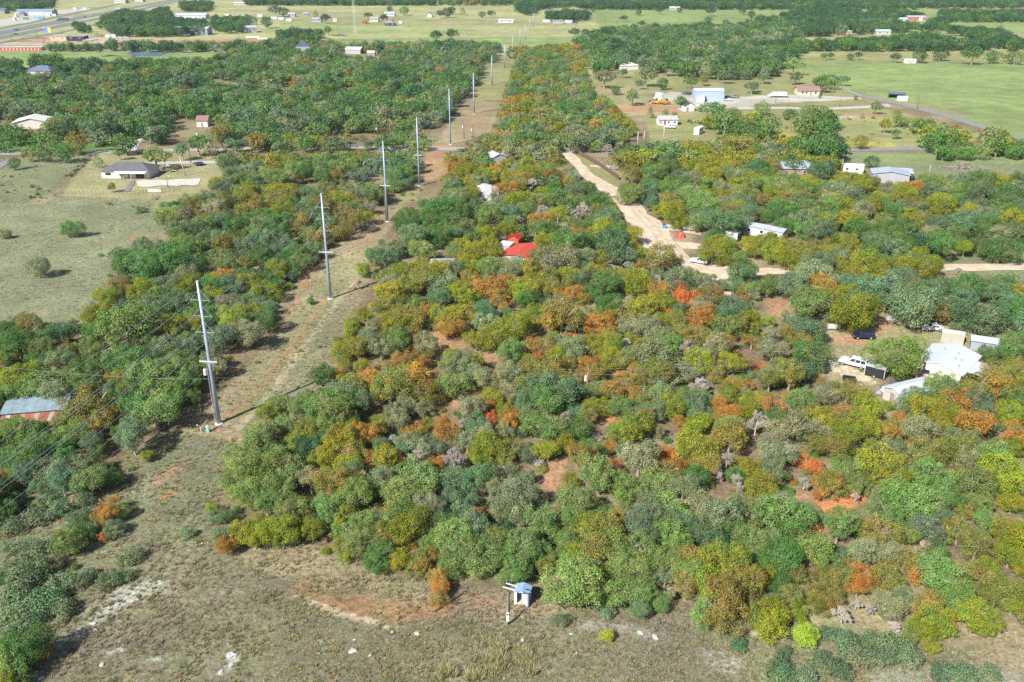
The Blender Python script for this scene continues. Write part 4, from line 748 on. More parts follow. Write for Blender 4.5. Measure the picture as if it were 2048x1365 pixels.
# open ground, roofs and yards that stay clear of crowns
CLEAR = [
 [(775, 395), (850, 358), (895, 345), (900, 290), (935, 205), (960, 160), (980, 115), (1028, 112), (1005, 200), (985, 265), (900, 300), (880, 350), (840, 395), (790, 430), (745, 500), (735, 590), (690, 655), (630, 750), (560, 830), (480, 900), (420, 1060), (250, 900), (400, 830), (520, 690), (590, 610), (650, 510), (690, 480), (740, 450)],
 [(845, 665), (935, 650), (955, 690), (880, 715)], [(950, 700), (1015, 690), (1030, 735), (960, 730)], [(1135, 608), (1290, 578), (1295, 592), (1190, 612)], [(895, 780), (955, 765), (955, 800), (905, 815)], [(1090, 910), (1140, 900), (1112, 985), (1082, 975)], [(1625, 1010), (1700, 985), (1735, 990), (1690, 1035), (1640, 1070), (1612, 1070)],
 [(1205, 815), (1255, 818), (1255, 845), (1215, 845)], [(1480, 905), (1560, 880), (1555, 915)],
 [(1120, 297), (1190, 300), (1270, 330), (1225, 385), (1262, 392), (1300, 430), (1395, 450), (1390, 500), (1420, 515), (1560, 532), (1600, 545), (1470, 570), (1440, 560), (1370, 530), (1300, 500), (1250, 440), (1230, 396), (1175, 362)],
 [(1000, 470), (1075, 470), (1080, 520), (1000, 520)], [(780, 500), (880, 500), (900, 535), (800, 530)], [(950, 368), (990, 365), (990, 410), (950, 412)], [(980, 302), (1025, 302), (1030, 322), (985, 322)],
 [(1470, 432), (1550, 440), (1550, 475), (1500, 480)], [(1570, 330), (1625, 330), (1625, 352), (1570, 352)], [(1755, 348), (1820, 348), (1820, 368), (1755, 370)], [(1680, 330), (1722, 330), (1722, 345), (1685, 346)], [(1290, 318), (1330, 318), (1330, 332), (1290, 332)],
 [(1525, 595), (1580, 590), (1590, 628), (1540, 636)], [(1640, 650), (1750, 640), (1790, 615), (1850, 645), (2000, 660), (1990, 750), (1860, 765), (1800, 800), (1750, 800), (1690, 780), (1645, 740)],
 [(1600, 528), (1700, 540), (1850, 525), (1900, 500), (2300, 495), (2300, 545), (2048, 545), (1850, 545), (1700, 552), (1600, 550)],
 [(0, 225), (85, 225), (85, 250), (0, 250)], [(395, 232), (420, 232), (420, 250), (395, 250)], [(50, 130), (105, 130), (105, 148), (50, 148)], [(595, 88), (618, 88), (618, 100), (595, 100)], [(690, 95), (760, 95), (760, 112), (690, 112)], [(1240, 125), (1280, 125), (1280, 140), (1240, 140)], [(660, 255), (760, 250), (770, 275), (660, 272)], [(420, 290), (540, 290), (840, 290), (935, 292), (930, 304), (840, 304), (540, 303), (420, 306)],
 [(0, 800), (135, 790), (135, 860), (0, 860)], [(1520, 148), (1560, 148), (1560, 160), (1520, 162)], [(690, 345), (770, 350), (770, 370), (690, 368)], [(585, 355), (650, 355), (650, 368), (585, 368)], [(540, 162), (590, 158), (580, 172)], [(690, 172), (720, 165), (715, 180)], [(430, 150), (475, 152), (460, 172), (430, 165)], [(360, 170), (400, 166), (395, 178)],
 [(1670, 60), (1780, 58), (1780, 70), (1670, 70)], [(1800, 32), (1860, 32), (1860, 44), (1800, 44)], [(225, 92), (260, 92), (340, 108), (250, 108)],
 [(1180, 150), (1400, 140), (1400, 180), (1190, 190)], [(1310, 228), (1360, 228), (1360, 262), (1310, 262)], [(1360, 245), (1450, 255), (1430, 280), (1300, 285), (1300, 265)],
]
TREES = []       # x, y, crown width, height, kind, apparent width, label or None
def stand(x, y, wpx, k, label=None):
    """place a crown seen at pixel x,y with that width: the tree stands on the ground below it"""
    low = k == 'B'
    hc = 1.0 if low else 3.0
    for _ in range(6):
        p = P(x, y, hc); w = wpx / FPX * proj(p.x, p.y, hc)[2]
        h = w * (.5 if low else (1.25 if k == 'k' else (.92 if w < 7 else .84)))
        hc = h * .52
    TREES.append([p.x, p.y, w, h, k, wpx, label])
SR = random.Random(8); AUT = [(740, 560), (1330, 560), (1560, 700), (1700, 880), (1560, 960), (1250, 900), (1000, 930), (760, 900), (680, 720)]
for ox, oy, sc, txt in TILES:
    for a, b_, w, k in re.findall(r'(\d+) (\d+) (\d+)(\w)', txt):
        cx_, cy_ = ox + int(a) / sc, oy + int(b_) / sc
        if k in 'pbl' and SR.random() < .3 and inpoly([cx_], [cy_], AUT)[0]: k = SR.choice('vyvoy')     # the middle of the woods has turned
        stand(cx_, cy_, int(w) / sc * 1.2, k)
NSURV = len(TREES)
for x, y, w, k, lab in LONE: stand(x, y, w, k, lab)
arr = np.array([[t[0], t[1], t[2]] for t in TREES])
fill = []
for zi, (poly, mix, sp) in enumerate(ZONES):
    g = np.random.default_rng(500 + zi)
    pts = [P(x, max(y, -8), 3) for x, y in poly]
    x0, x1 = min(p.x for p in pts), max(p.x for p in pts); y0, y1 = min(p.y for p in pts), max(p.y for p in pts)
    gx, gy = np.meshgrid(np.arange(x0, x1, sp), np.arange(y0, y1, sp * .87))
    gx[1::2] += sp / 2
    gx = gx.ravel() + g.uniform(-.32, .32, gx.size) * sp; gy = gy.ravel() + g.uniform(-.32, .32, gy.size) * sp
    w = min(sp, 8.0) * g.uniform(1.0, 1.7, gx.size); h = w * g.uniform(.75, .98, gx.size)
    px, py, _ = proj(gx, gy, h * .52)
    keep = inpoly(px, py, poly)
    tx, ty, dd = proj(gx, gy, h * .8); hw = FPX * w / dd * .46
    for cl in CLEAR:
        for ax, ay in ((px, py), (tx, ty), (px - hw, py), (px + hw, py)): keep &= ~inpoly(ax, ay, cl)
    gx, gy, w, h, hw = [a[keep] for a in (gx, gy, w, h, hw)]
    if not len(gx): continue
    order = sorted(mix, key='dgblpwvyor'.index); q = (vnoise(gx, gy, 26, 70) * .5 + vnoise(gx, gy, 11, 71) * .35 + 1) / 2 + g.normal(size=len(gx)) * .16
    q = np.argsort(np.argsort(q)) / max(1, len(gx) - 1)
    ks = np.array(order)[np.clip((q * len(order)).astype(int), 0, len(order) - 1)]
    for i in range(len(gx)):
        d = np.hypot(arr[:, 0] - gx[i], arr[:, 1] - gy[i]) - .36 * arr[:, 2]
        gap = d.min()
        if gap < .55: continue
        ww = min(w[i], max(3.2, gap * 2.8)) if gap < w[i] * .45 else w[i]
        fill.append([gx[i], gy[i], ww, ww * h[i] / w[i], ks[i], 2.6 * hw[i] * ww / w[i], None])
    if zi in (2, 3): arr = np.concatenate([arr, np.array([[f[0], f[1], f[2]] for f in fill])]) if fill else arr
# two overlapping outlines: keep one of any pair that would share a trunk
cell = {}; ded = []
for f in fill:
    c = (int(f[0] // 6), int(f[1] // 6))
    if any(math.hypot(f[0] - o[0], f[1] - o[1]) < .29 * (f[2] + o[2]) for i in (-1, 0, 1) for j in (-1, 0, 1) for o in cell.get((c[0] + i, c[1] + j), ())): continue
    cell.setdefault(c, []).append(f); ded.append(f)
TREES += ded
TR = random.Random(3)
def region(x, y, px, py):
    if y > 850: return 'far woods near the horizon'
    if py < 150 and px > 1150: return 'woods around the white hip roof' if px < 1330 else ('woods beyond the metal workshop' if px < 1560 else 'belts beyond the green pasture')
    line = -62 + (y - 135) * .11
    if x < line - 8:
        if py > 900: return 'brush below the wires'
        if py > 560: return 'woods beside the nearest poles'
        if py > 300: return 'woods beside the middle poles'
        if px < 220: return 'woods around the cream-roofed house'
        if px < 440: return 'woods around the brown-roofed cabin'
        if py < 140: return 'woods before the pale pasture'
        return 'woods left of the far poles'
    if py > 1060: return 'woods edge by the foreground'
    if px > 1460 and 430 < py < 860: return 'woods around the white-roofed house'
    if px > 1230 and py < 560: return 'woods right of the dirt road'
    if py < 300: return 'woods right of the far poles'
    if py < 560: return 'woods left of the dirt road'
    if px > 1480: return 'woods below the white-roofed house'
    if px < 1000: return 'woods right of the nearest pole'
    return 'woods around the red-brown pole'
def tints(k, r):
    _, _, a, b_, _ = KIND[k]
    j = r.uniform(.92, 1.3); hue = r.uniform(-.12, .12)
    f = lambda c: (c[0] * j * (1 + hue), c[1] * j * (1 - hue * .3), c[2] * j * (1 + r.uniform(-.15, .15)))
    return f(a), f(b_)
def pick(t, near):
    st = TR.choice(KIND[t[4]][4].split())
    if t[6] and ('bush' in t[6] or 'dense' in t[6] or 'thicket' in t[6]): st = 'round'
    elif t[6] and st in ('oak', 'open') and t[2] > 4: st = 'tall'
    if t[2] < 3.2 and st in ('oak', 'round') and TR.random() < .3 and t[6] is None: st = 'round'
    return TR.choice((NEAR if near else FAR)[st]), st
TX = np.array([(t[0], t[1]) for t in TREES]); TK = np.array([t[4] for t in TREES])
def beside(t):
    """the nearest tree of another look, and on which side of it this one stands"""
    d = np.hypot(TX[:, 0] - t[0], TX[:, 1] - t[1]) + 1e4 * (TK == t[4]); i = int(d.argmin())
    dx, dy = t[0] - TX[i, 0], t[1] - TX[i, 1]
    side = ('right of' if dx > 0 else 'left of') if abs(dx) > abs(dy) else ('behind' if dy > 0 else 'before')
    w = KIND[TK[i]][1]; return side + (' an ' if w[0] in 'aeiou' else ' a ') + w
byname = {}
for t in TREES:
    byname.setdefault(KIND[t[4]][0], []).append(t)
REST = []
for nm, lst in byname.items():
    def seen(t):
        px, py, d = proj(t[0], t[1], t[3] * .6)
        return -40 < px < 2088 and -20 < py < 1400
    # a tree with a description of its own always counts; then the ones that show largest
    lst.sort(key=lambda t: (t[6] is None, not seen(t), -t[5]))
    keep_n = 295
    for i, t in enumerate(lst):
        px, py, d = proj(t[0], t[1], t[3] * .5)
        if t[6] is None and (i >= keep_n or not seen(t) or t[5] < 9):
            REST.append(t); continue
        near = d < 330
        (cm, tm), st = pick(t, near)
        a, b_ = tints(t[4], TR)
        hs = t[3] / {'cone': 1.12, 'shrub': .5}.get(st, .86)
        if t[6]: lab, grp = t[6], None
        else:
            sz = 'tiny ' if t[2] < 3 else 'small ' if t[2] < 4.6 else '' if t[2] < 7 else 'large ' if t[2] < 9.5 else 'huge '
            reg = region(t[0], t[1], px, py); lab = sz + KIND[t[4]][1] + ' ' + beside(t) + ', ' + reg; grp = nm.replace('_', ' ') + 's, ' + reg
        e = empty(nm, (t[0], t[1], -.06), TR.uniform(0, 6.28), lab, 'shrub' if t[4] == 'B' else 'tree', grp)
        q_ = TR.uniform(.84, 1.18); e.scale = (t[2] * q_, t[2] / q_, hs * TR.uniform(.88, 1.14))
        o = link('trunk', tm, e)
        o = link('crown', cm, e); o['tint'] = a; o['tint2'] = b_
print('trees', len(TREES), 'surveyed', NSURV, 'rest', len(REST))

# ------------------------------------------------------------------ what nobody could count: one object each, by geometry nodes
def scatter(name, items, pts, label, cat):
    """items: list of meshes-lists (each joined into one source object); pts: x y z sx sz rot idx tint tint2"""
    col_ = bpy.data.collections.new(name + '_sources')
    for i, meshes in enumerate(items):
        bm = bmesh.new(); mats = []
        if len(meshes) == 1: me = meshes[0]
        else:
            # join crown and trunk, keeping the leaf attributes
            src = [bpy.data.objects.new('join', m_.copy()) for m_ in meshes]
            for s in src: C.objects.link(s)
            with bpy.context.temp_override(active_object=src[0], object=src[0], selected_objects=src, selected_editable_objects=src): bpy.ops.object.join()
            me = src[0].data; bpy.data.objects.remove(src[0])
        bm.free()
        col_.objects.link(bpy.data.objects.new('%s_%02d' % (name, i), me))
    n = len(pts); A = np.array([list(p[:7]) for p in pts], float)
    me = bpy.data.meshes.new(name); me.vertices.add(n); me.vertices.foreach_set('co', A[:, :3].astype(np.float32).ravel())
    def at_(nm, typ, key, d): x = me.attributes.new(nm, typ, 'POINT'); x.data.foreach_set(key, d)
    at_('size', 'FLOAT_VECTOR', 'vector', np.stack([A[:, 3], A[:, 3], A[:, 4]], 1).astype(np.float32).ravel())
    at_('turn', 'FLOAT_VECTOR', 'vector', np.stack([A[:, 5] * 0, A[:, 5] * 0, A[:, 5]], 1).astype(np.float32).ravel())
    at_('which', 'INT', 'value', A[:, 6].astype(np.int32))
    for k, q in (('tint', 7), ('tint2', 8)):
        at_(k, 'FLOAT_COLOR', 'color', np.array([(*p[q], 1) for p in pts], np.float32).ravel())
    ng = bpy.data.node_groups.new(name, 'GeometryNodeTree')
    ng.interface.new_socket('Geometry', in_out='INPUT', socket_type='NodeSocketGeometry'); ng.interface.new_socket('Geometry', in_out='OUTPUT', socket_type='NodeSocketGeometry')
    N = ng.nodes; L = ng.links
    gi, go = N.new('NodeGroupInput'), N.new('NodeGroupOutput')
    ci = N.new('GeometryNodeCollectionInfo'); ci.inputs[0].default_value = col_; ci.inputs[1].default_value = True; ci.inputs[2].default_value = True
    ip = N.new('GeometryNodeInstanceOnPoints'); ip.inputs['Pick Instance'].default_value = True
    def na(nm, typ):
        x = N.new('GeometryNodeInputNamedAttribute'); x.data_type = typ; x.inputs[0].default_value = nm; return x.outputs[0]
    L.new(gi.outputs[0], ip.inputs['Points']); L.new(ci.outputs[0], ip.inputs['Instance'])
    L.new(na('which', 'INT'), ip.inputs['Instance Index']); L.new(na('size', 'FLOAT_VECTOR'), ip.inputs['Scale'])
    er = N.new('FunctionNodeEulerToRotation'); L.new(na('turn', 'FLOAT_VECTOR'), er.inputs[0]); L.new(er.outputs[0], ip.inputs['Rotation'])
    L.new(ip.outputs[0], go.inputs[0])
    o = link(name, me); md = o.modifiers.new('scatter', 'NODES'); md.node_group = ng
    return tag(o, label, cat, kind='stuff')
items = []; where = {}
for st, ps in FAR.items():
    where[('f', st)] = list(range(len(items), len(items) + len(ps))); items += [[c, t_] for c, t_ in ps]
for st in ('oak', 'round', 'open', 'bare'):
    ps = NEAR[st][:4]; where[('n', st)] = list(range(len(items), len(items) + len(ps))); items += [[c, t_] for c, t_ in ps]
pts = []
for t in REST:
    d = proj(t[0], t[1], 3)[2]
    st = TR.choice(KIND[t[4]][4].split())
    key = ('n' if d < 240 and ('n', st) in where else 'f', st)
    a, b_ = tints(t[4], TR)
    pts.append((t[0], t[1], -.06, t[2], t[3] / (.5 if st == 'shrub' else .86), TR.uniform(0, 6.28), TR.choice(where[key]), a, b_))
scatter('woodland_trees', items, pts, 'rest of the mixed oak woods running back to the horizon', 'woods')

# ------------------------------------------------------------------ undergrowth and grass
def blades(seed, n, spread, hgt, wid):
    g = np.random.default_rng(seed)
    a = g.uniform(0, 6.28, n); r = spread * np.sqrt(g.random(n))
    base = np.stack([r * np.cos(a), r * np.sin(a), np.zeros(n)], 1)
    lean = np.stack([np.cos(a), np.sin(a), np.zeros(n)], 1) * g.uniform(.1, .7, (n, 1)) + g.normal(size=(n, 3)) * .12; lean[:, 2] = 1
    tip = base + unit(lean) * hgt * g.uniform(.5, 1.1, (n, 1))
    side = unit(np.cross(lean, g.normal(size=(n, 3)))) * wid
    co = np.stack([base - side, base + side, tip], 1).reshape(-1, 3)
    me = bpy.data.meshes.new('tuft')
    me.vertices.add(3 * n); me.vertices.foreach_set('co', co.astype(np.float32).ravel())
    me.loops.add(3 * n); me.loops.foreach_set('vertex_index', np.arange(3 * n, dtype=np.int32))
    me.polygons.add(n); me.polygons.foreach_set('loop_start', (np.arange(n) * 3).astype(np.int32))
    for k in ('leaf', 'clump'):
        x = me.attributes.new(k, 'FLOAT', 'FACE'); x.data.foreach_set('value', g.random(n).astype(np.float32))
    me.update(calc_edges=True); me.materials.append(LEAF); return me
LR = random.Random(21)
woodpolys = [z[0] for z in ZONES]
def inany(px, py, polys):
    r = np.zeros(len(px), bool)
    for q in polys: r |= inpoly(px, py, q)
    return r
# low brush: outline, plants per 100 square metres, smallest and largest width, colours
BRUSH = [
 ([(-300, 1000), (120, 1010), (180, 960), (250, 910), (290, 950), (250, 1020), (180, 1100), (110, 1200), (20, 1365), (-300, 1400)], 20.0, .6, 2.4, 'bBgggdl'),
 ([(1500, 1262), (1560, 1235), (1700, 1235), (1870, 1300), (1850, 1400), (1480, 1400)], 10.0, .4, 1.5, 'bBBvgp'),
 ([(1850, 1330), (2048, 1320), (2048, 1400), (1850, 1400)], 7.0, .4, 1.4, 'bBg'),
 ([(630, 640), (690, 640), (650, 740), (560, 820), (480, 850), (560, 740)], 6.0, .6, 1.7, 'pbpvw'),
 ([(470, 740), (520, 720), (480, 800), (420, 850), (360, 850), (420, 800)], 4.0, .6, 1.5, 'glb'),
 ([(520, 640), (600, 560), (620, 570), (540, 680), (480, 740)], 5.0, .6, 1.7, 'ggbv'),
 ([(640, 480), (760, 440), (780, 455), (690, 500), (640, 520)], 5.0, .7, 2.0, 'wowp'),
 ([(740, 425), (800, 405), (790, 425), (750, 445)], 5.0, .6, 1.6, 'YYyp'),
 ([(780, 380), (850, 360), (840, 400), (780, 420)], 5.0, .6, 1.8, 'plpb'),
 ([(430, 1080), (900, 1150), (1150, 1180), (1350, 1215), (1560, 1235), (1560, 1260), (1150, 1215), (800, 1190), (430, 1110)], 2.0, .4, 1.3, 'ovbyg'),
 ([(250, 1000), (430, 900), (420, 1060), (800, 1170), (1500, 1260), (1500, 1365), (200, 1365), (120, 1300)], 1.3, .3, 1.0, 'vbpwv'),
 ([(0, 320), (190, 310), (110, 390), (330, 420), (330, 480), (180, 620), (0, 650)], .5, .8, 2.2, 'ppvwb'),
 ([(0, 335), (150, 325), (80, 390), (0, 395)], 2.2, .8, 2.2, 'pwpb'),
 ([(1510, 245), (1800, 235), (2030, 285), (2030, 297), (1700, 296), (1520, 290)], 1.6, .9, 2.8, 'lyvpgY'),
 ([(1200, 385), (1230, 395), (1250, 440), (1290, 500), (1280, 510), (1230, 440)], 4.0, .8, 2.0, 'vyg'),
]
BRUSH += [([(186, 308), (192, 312), (140, 358), (100, 392), (58, 404), (60, 396), (100, 380), (140, 346)], 22, .9, 2.0, 'dwgd'), ([(318, 386), (324, 390), (284, 430), (276, 428)], 20, .6, 1.5, 'wvd'), ([(40, 300), (190, 300), (190, 312), (40, 316)], 12, 1.5, 3.5, 'ggv')]
pts = []
SH = {'n': [0, 1, 2, 3], 'f': [4, 5]}
def addbrush(x, y, w, k, d):
    a, b_ = tints(k, LR)
    pts.append((x, y, -.08, w, w * LR.uniform(.8, 1.35), LR.uniform(0, 6.28), LR.choice(SH['n' if d < 190 else 'f']), a, b_))
for zi, (poly, den, w0, w1, mix) in enumerate(BRUSH):
    q = [P(x, y) for x, y in poly]
    x0, x1 = min(p.x for p in q), max(p.x for p in q); y0, y1 = min(p.y for p in q), max(p.y for p in q)
    n = int((x1 - x0) * (y1 - y0) / 100 * den); g = np.random.default_rng(700 + zi)
    X = g.uniform(x0, x1, n); Y = g.uniform(y0, y1, n); px, py, d = proj(X, Y)
    k = inpoly(px, py, poly) & (vnoise(X, Y, 5, 60) + g.uniform(-.5, .5, n) > -.25)
    for i in np.nonzero(k)[0]: addbrush(X[i], Y[i], w0 + (w1 - w0) * g.random() ** 1.8, g.choice(list(mix)), d[i])
# beneath and between the trees
g = np.random.default_rng(77); n = 38000
X = g.uniform(-420, 420, n); Y = 100 + 480 * g.random(n) ** 1.15; px, py, d = proj(X, Y)
k = inany(px, py, woodpolys) & (px > -150) & (px < 2200)
for q in CLEAR: k &= ~inpoly(px, py, q)
for i in np.nonzero(k)[0]: addbrush(X[i], Y[i], 1.0 + 2.4 * g.random() ** 2, g.choice(list('gggbbbpvvvywo')), d[i])
scatter('undergrowth', [[c] for c, _ in NEAR['shrub']] + [[c] for c, _ in FAR['shrub']], pts, 'low brush and undergrowth between the trees and along the corridor', 'undergrowth')
print('brush', len(pts))
# dry grass in the foreground meadow and under the poles
GR = [[blades(300 + i, 34, .2, .42, .034)] for i in range(4)] + [[blades(310 + i, 90, .4, .95, .03)] for i in range(2)]
pts = []
g = np.random.default_rng(78); n = 170000
Y = 66 + 175 * g.random(n) ** 1.25; X = (g.random(n) - .5) * 2 * (62 + Y * .62); px, py, d = proj(X, Y)
front = [(-400, 1090), (0, 1060), (110, 1050), (180, 990), (240, 920), (340, 860), (480, 890), (440, 1000), (420, 1070), (650, 1090), (800, 1150), (900, 1170), (1150, 1180), (1350, 1215), (1560, 1240), (1900, 1290), (2400, 1240), (2400, 2200), (-400, 2200)]
corr = [(770, 420), (810, 410), (745, 520), (735, 590), (690, 655), (630, 750), (540, 840), (480, 900), (350, 870), (470, 760), (560, 640), (650, 520)]
k = inpoly(px, py, front) | inpoly(px, py, corr) & (g.random(n) < .5)
bare = [p[3] for p in PATCH if p[0] in (LIME, CALICHE, RED) and min(y for x, y in p[3]) > 850]
k &= ~(inany(px, py, bare) & (g.random(n) < .45))
k &= vnoise(X, Y, 2.2, 61) + vnoise(X, Y, 7, 62) * .6 + g.uniform(-.7, .7, n) > -.45
meadow = [(-200, 318), (60, 318), (180, 312), (100, 392), (300, 400), (330, 430), (330, 490), (240, 525), (180, 620), (130, 660), (-200, 660)]
GC = [((.37, .31, .17), (.44, .37, .2)), ((.27, .27, .13), (.34, .33, .16)), ((.23, .26, .13), (.3, .31, .17)), ((.34, .26, .17), (.38, .3, .2)), ((.3, .27, .2), (.38, .34, .25))]
for i in np.nonzero(k)[0]:
    gn = float(vnoise(X[i], Y[i], 9, 63)); c = GC[int(np.clip((gn + 1) * 2.5 + g.normal() * .9, 0, 4))]
    s = .42 + .8 * g.random() ** 2; j = g.uniform(.82, 1.25)
    pts.append((X[i], Y[i], -.08, s, s * g.uniform(.7, 1.3), g.uniform(0, 6.28), int(g.integers(0, 4)), tuple(v * j for v in c[0]), tuple(v * j for v in c[1])))
m = 24000; Y2 = g.uniform(150, 420, m); X2 = g.uniform(-330, -70, m); qx, qy, _ = proj(X2, Y2)
MC = [((0.416, 0.400, 0.256), (0.480, 0.448, 0.288)), ((0.256, 0.288, 0.176), (0.320, 0.336, 0.208)), ((0.320, 0.264, 0.240), (0.384, 0.320, 0.272)), ((0.320, 0.320, 0.160), (0.416, 0.384, 0.208))]
for i in np.nonzero(inpoly(qx, qy, meadow) & (vnoise(X2, Y2, 6, 66) + g.uniform(-.6, .6, m) > -.1))[0]:
    c = MC[int(np.clip((float(vnoise(X2[i], Y2[i], 22, 64)) + 1) * 2 + g.normal() * .6, 0, 3))]; s = g.uniform(1.0, 2.0)
    pts.append((X2[i], Y2[i], -.05, s, s * .42, g.uniform(0, 6.28), int(g.integers(0, 4)), c[0], c[1]))
# taller yellow clumps of bunch grass below the wooden pole
for cx, cy, m in ((985, 1330, 8), (1005, 1310, 6), (965, 1345, 6), (1040, 1320, 7), (1060, 1335, 5), (895, 1345, 5), (1500, 1255, 4), (990, 1290, 4)):
    for _ in range(m):
        p = P(cx + g.normal() * 12, cy + g.normal() * 10); s = g.uniform(.9, 1.6)
        pts.append((p.x, p.y, -.05, s, s, g.uniform(0, 6.28), int(g.integers(4, 6)), (.38, .35, .17), (.43, .39, .21)))
scatter('dry_grass', GR, pts, 'dry olive and straw grass over the foreground meadow and pole corridor', 'grass')
print('grass', len(pts))

# ================================================================== THINGS
# ------------------------------------------------------------------ steel transmission poles and their wires
STEEL = paint((0.33, 0.39, 0.48), .45, .12, .5, metal=.25); POLY = paint((0.3, 0.33, 0.35), .5, .05); CONC = paint((.55, .53, .5), .9)
POLES = [((438, 847), 563), ((661, 597), 388), ((775, 443), 283), ((839, 372), 235), ((901, 289), 178), ((948, 228), 147), ((984, 170), 111), ((1009, 136), 88), ((1025, 113), 72), ((1040, 91), 57), ((1050, 79), 48), ((1059, 63), 36), ((1066, 54), 30)]
bases = [P(*p) for p, _ in POLES]; hts = [height_to(b_, t) for b_, (_, t) in zip(bases, POLES)]
ORD = ['nearest', 'second', 'third', 'fourth', 'fifth', 'sixth', 'seventh', 'eighth', 'ninth', 'tenth', 'eleventh', 'twelfth', 'thirteenth']
ARM = 1.55
def steel_pole(i, base, H, nxt):
    d = (nxt - base).normalized(); rz = math.atan2(d.y, d.x) - math.pi / 2
    extra = {0: 'beside the green cabinet', 1: 'in the grassy corridor', 2: 'by the brush tangle', 3: 'in the weeds beside the woods', 4: 'beside the gravel road crossing'}.get(i, 'along the cleared corridor')
    e = empty('steel_pole', base - Vector((0, 0, .1)), rz, 'tall grey steel pole, %s from the camera, %s' % (ORD[i], extra), 'power pole')
    hh = H + .1; k = H / 26.0; n = 12 if i < 6 else 8
    r0 = .42 * k if i < 5 else .45
    MB().tube([(0, 0, 0), (0, 0, hh * .5), (0, 0, hh)], [r0, r0 * .72, r0 * .45], n).build('shaft', STEEL, e, True)
    MB().tube([(0, 0, hh - .12), (0, 0, hh + .06)], [r0 * .5, r0 * .47], n).build('cap', paint((.75, .78, .8), .4), e)
    if i < 6: MB().tube([(0, 0, .02), (0, 0, .2)], [.75, .73], 14).build('footing', CONC, e)
    ends = []
    for lv in (3.3, 6.1, 9.0):
        for s in (-1, 1):
            z = hh - lv * k; tip = Vector((s * ARM * k, 0, z + .12))
            a = MB().tube([(s * r0 * .5, 0, z), tip], [.036, .03], 6)
            for q in range(5): a.tube([Vector((s * r0 * .5, 0, z)).lerp(tip, .25 + q * .15), Vector((s * r0 * .5, 0, z)).lerp(tip, .29 + q * .15)], .055, 6)
            arm = a.build('insulator_arm', POLY, e)
            if i < 7:
                MB().tube([(s * r0 * .42, 0, z + 1.75 * k), tip], .028, 5).build('brace_rod', POLY, arm)
                MB().tube([tip, tip - Vector((0, 0, .35))], .06, 5).build('clamp', POLY, arm)
            ends.append((lv, s, e.matrix_basis, tip - Vector((0, 0, .35))))
    zc = hh * .46
    if i in (0, 1, 2, 3):
        ca = MB().box(0, -r0 * .85, zc, 3.2, .16, .2).build('crossarm', paint(WHITE, .5), e)
        for s in (-1.5, -.5, .5, 1.5): MB().tube([(s, -r0 * .85, zc + .1), (s, -r0 * .85, zc + .36)], [.07, .045], 6).build('insulator', POLY, ca)
        for s in (-1, 1): MB().tube([(s * 1.0, -r0 * .85, zc), (s * .25, -r0 * .8, zc - .55)], .035, 4).build('brace', STEEL, ca)
    if i == 0:
        tr = MB().tube([(-.95, -.25, zc - 2.6), (-.95, -.25, zc - 1.55)], .3, 12).build('transformer', paint((.62, .66, .7), .45), e)
        MB().tube([(-.95, -.25, zc - 1.55), (-.95, -.25, zc - 1.2)], [.09, .05], 6).build('bushing', POLY, tr)
        MB().box(-.7, -.1, zc - 2.0, .35, .12, .5).build('bracket', STEEL, e)
        MB().tube([(-.45, -.42, 1), (-.42, -.4, zc - 1)], .05, 5).build('conduit', paint((.35, .36, .38)), e)
    if i == 2: MB().tube([(-.45, -.3, 0), (-.35, -.25, hh * .42)], .16, 6).build('riser_pipe', paint(WOOD), e)
    return e
pole_obj = []
back = bases[0] + (bases[0] - bases[1]) * 1.05 + Vector((-4, 0, 0))
for i, (b_, H) in enumerate(zip(bases, hts)):
    nx = bases[i + 1] if i + 1 < len(bases) else b_ + (b_ - bases[i - 1])
    pole_obj.append(steel_pole(i, b_, H, nx))
WIRE = paint((.36, .4, .44), .4, .05)
def att_pt(i, lv, s, y=0):
    if i < 0:
        d = (bases[0] - back).normalized(); p = Vector((d.y, -d.x, 0)) * s * ARM; return back + p + Vector((0, 0, 26 - lv))
    k = hts[i] / 26.0; nx = bases[i + 1] if i + 1 < len(bases) else bases[i] + (bases[i] - bases[i - 1])
    d = (nx - bases[i]).normalized(); p = Vector((d.y, -d.x, 0)) * s * ARM * k
    return bases[i] + p + Vector((0, 0, hts[i] - lv * k - .23))
def catenary(a, b_, sag, n=8):
    return [a.lerp(b_, t / n) - Vector((0, 0, 4 * sag * (t / n) * (1 - t / n))) for t in range(n + 1)]
LVN = {3.3: 'upper', 6.1: 'middle', 9.0: 'lower'}
for lv in (3.3, 6.1, 9.0):
    for s in (-1, 1):
        pl = []
        for i in range(-1, 8):
            c_ = catenary(att_pt(i, lv, s), att_pt(i + 1, lv, s), .9)
            pl += c_ if not pl else c_[1:]
        o = MB().tube(pl, .03, 4).build('power_cable', WIRE)
        tag(o, '%s cable strung along the %s side of the steel poles' % (LVN[lv], 'meadow' if s < 0 else 'road'), 'cable', 'cables strung along the steel poles')
pl = []
for i in range(-1, 8):
    A_ = back + Vector((0, 0, 26)) if i < 0 else bases[i] + Vector((0, 0, hts[i])); c_ = catenary(A_, bases[i + 1] + Vector((0, 0, hts[i + 1])), .6); pl += c_ if not pl else c_[1:]
tag(MB().tube(pl, .016, 3).build('ground_wire', WIRE), 'thin wire joining the very tops of the steel poles', 'cable')
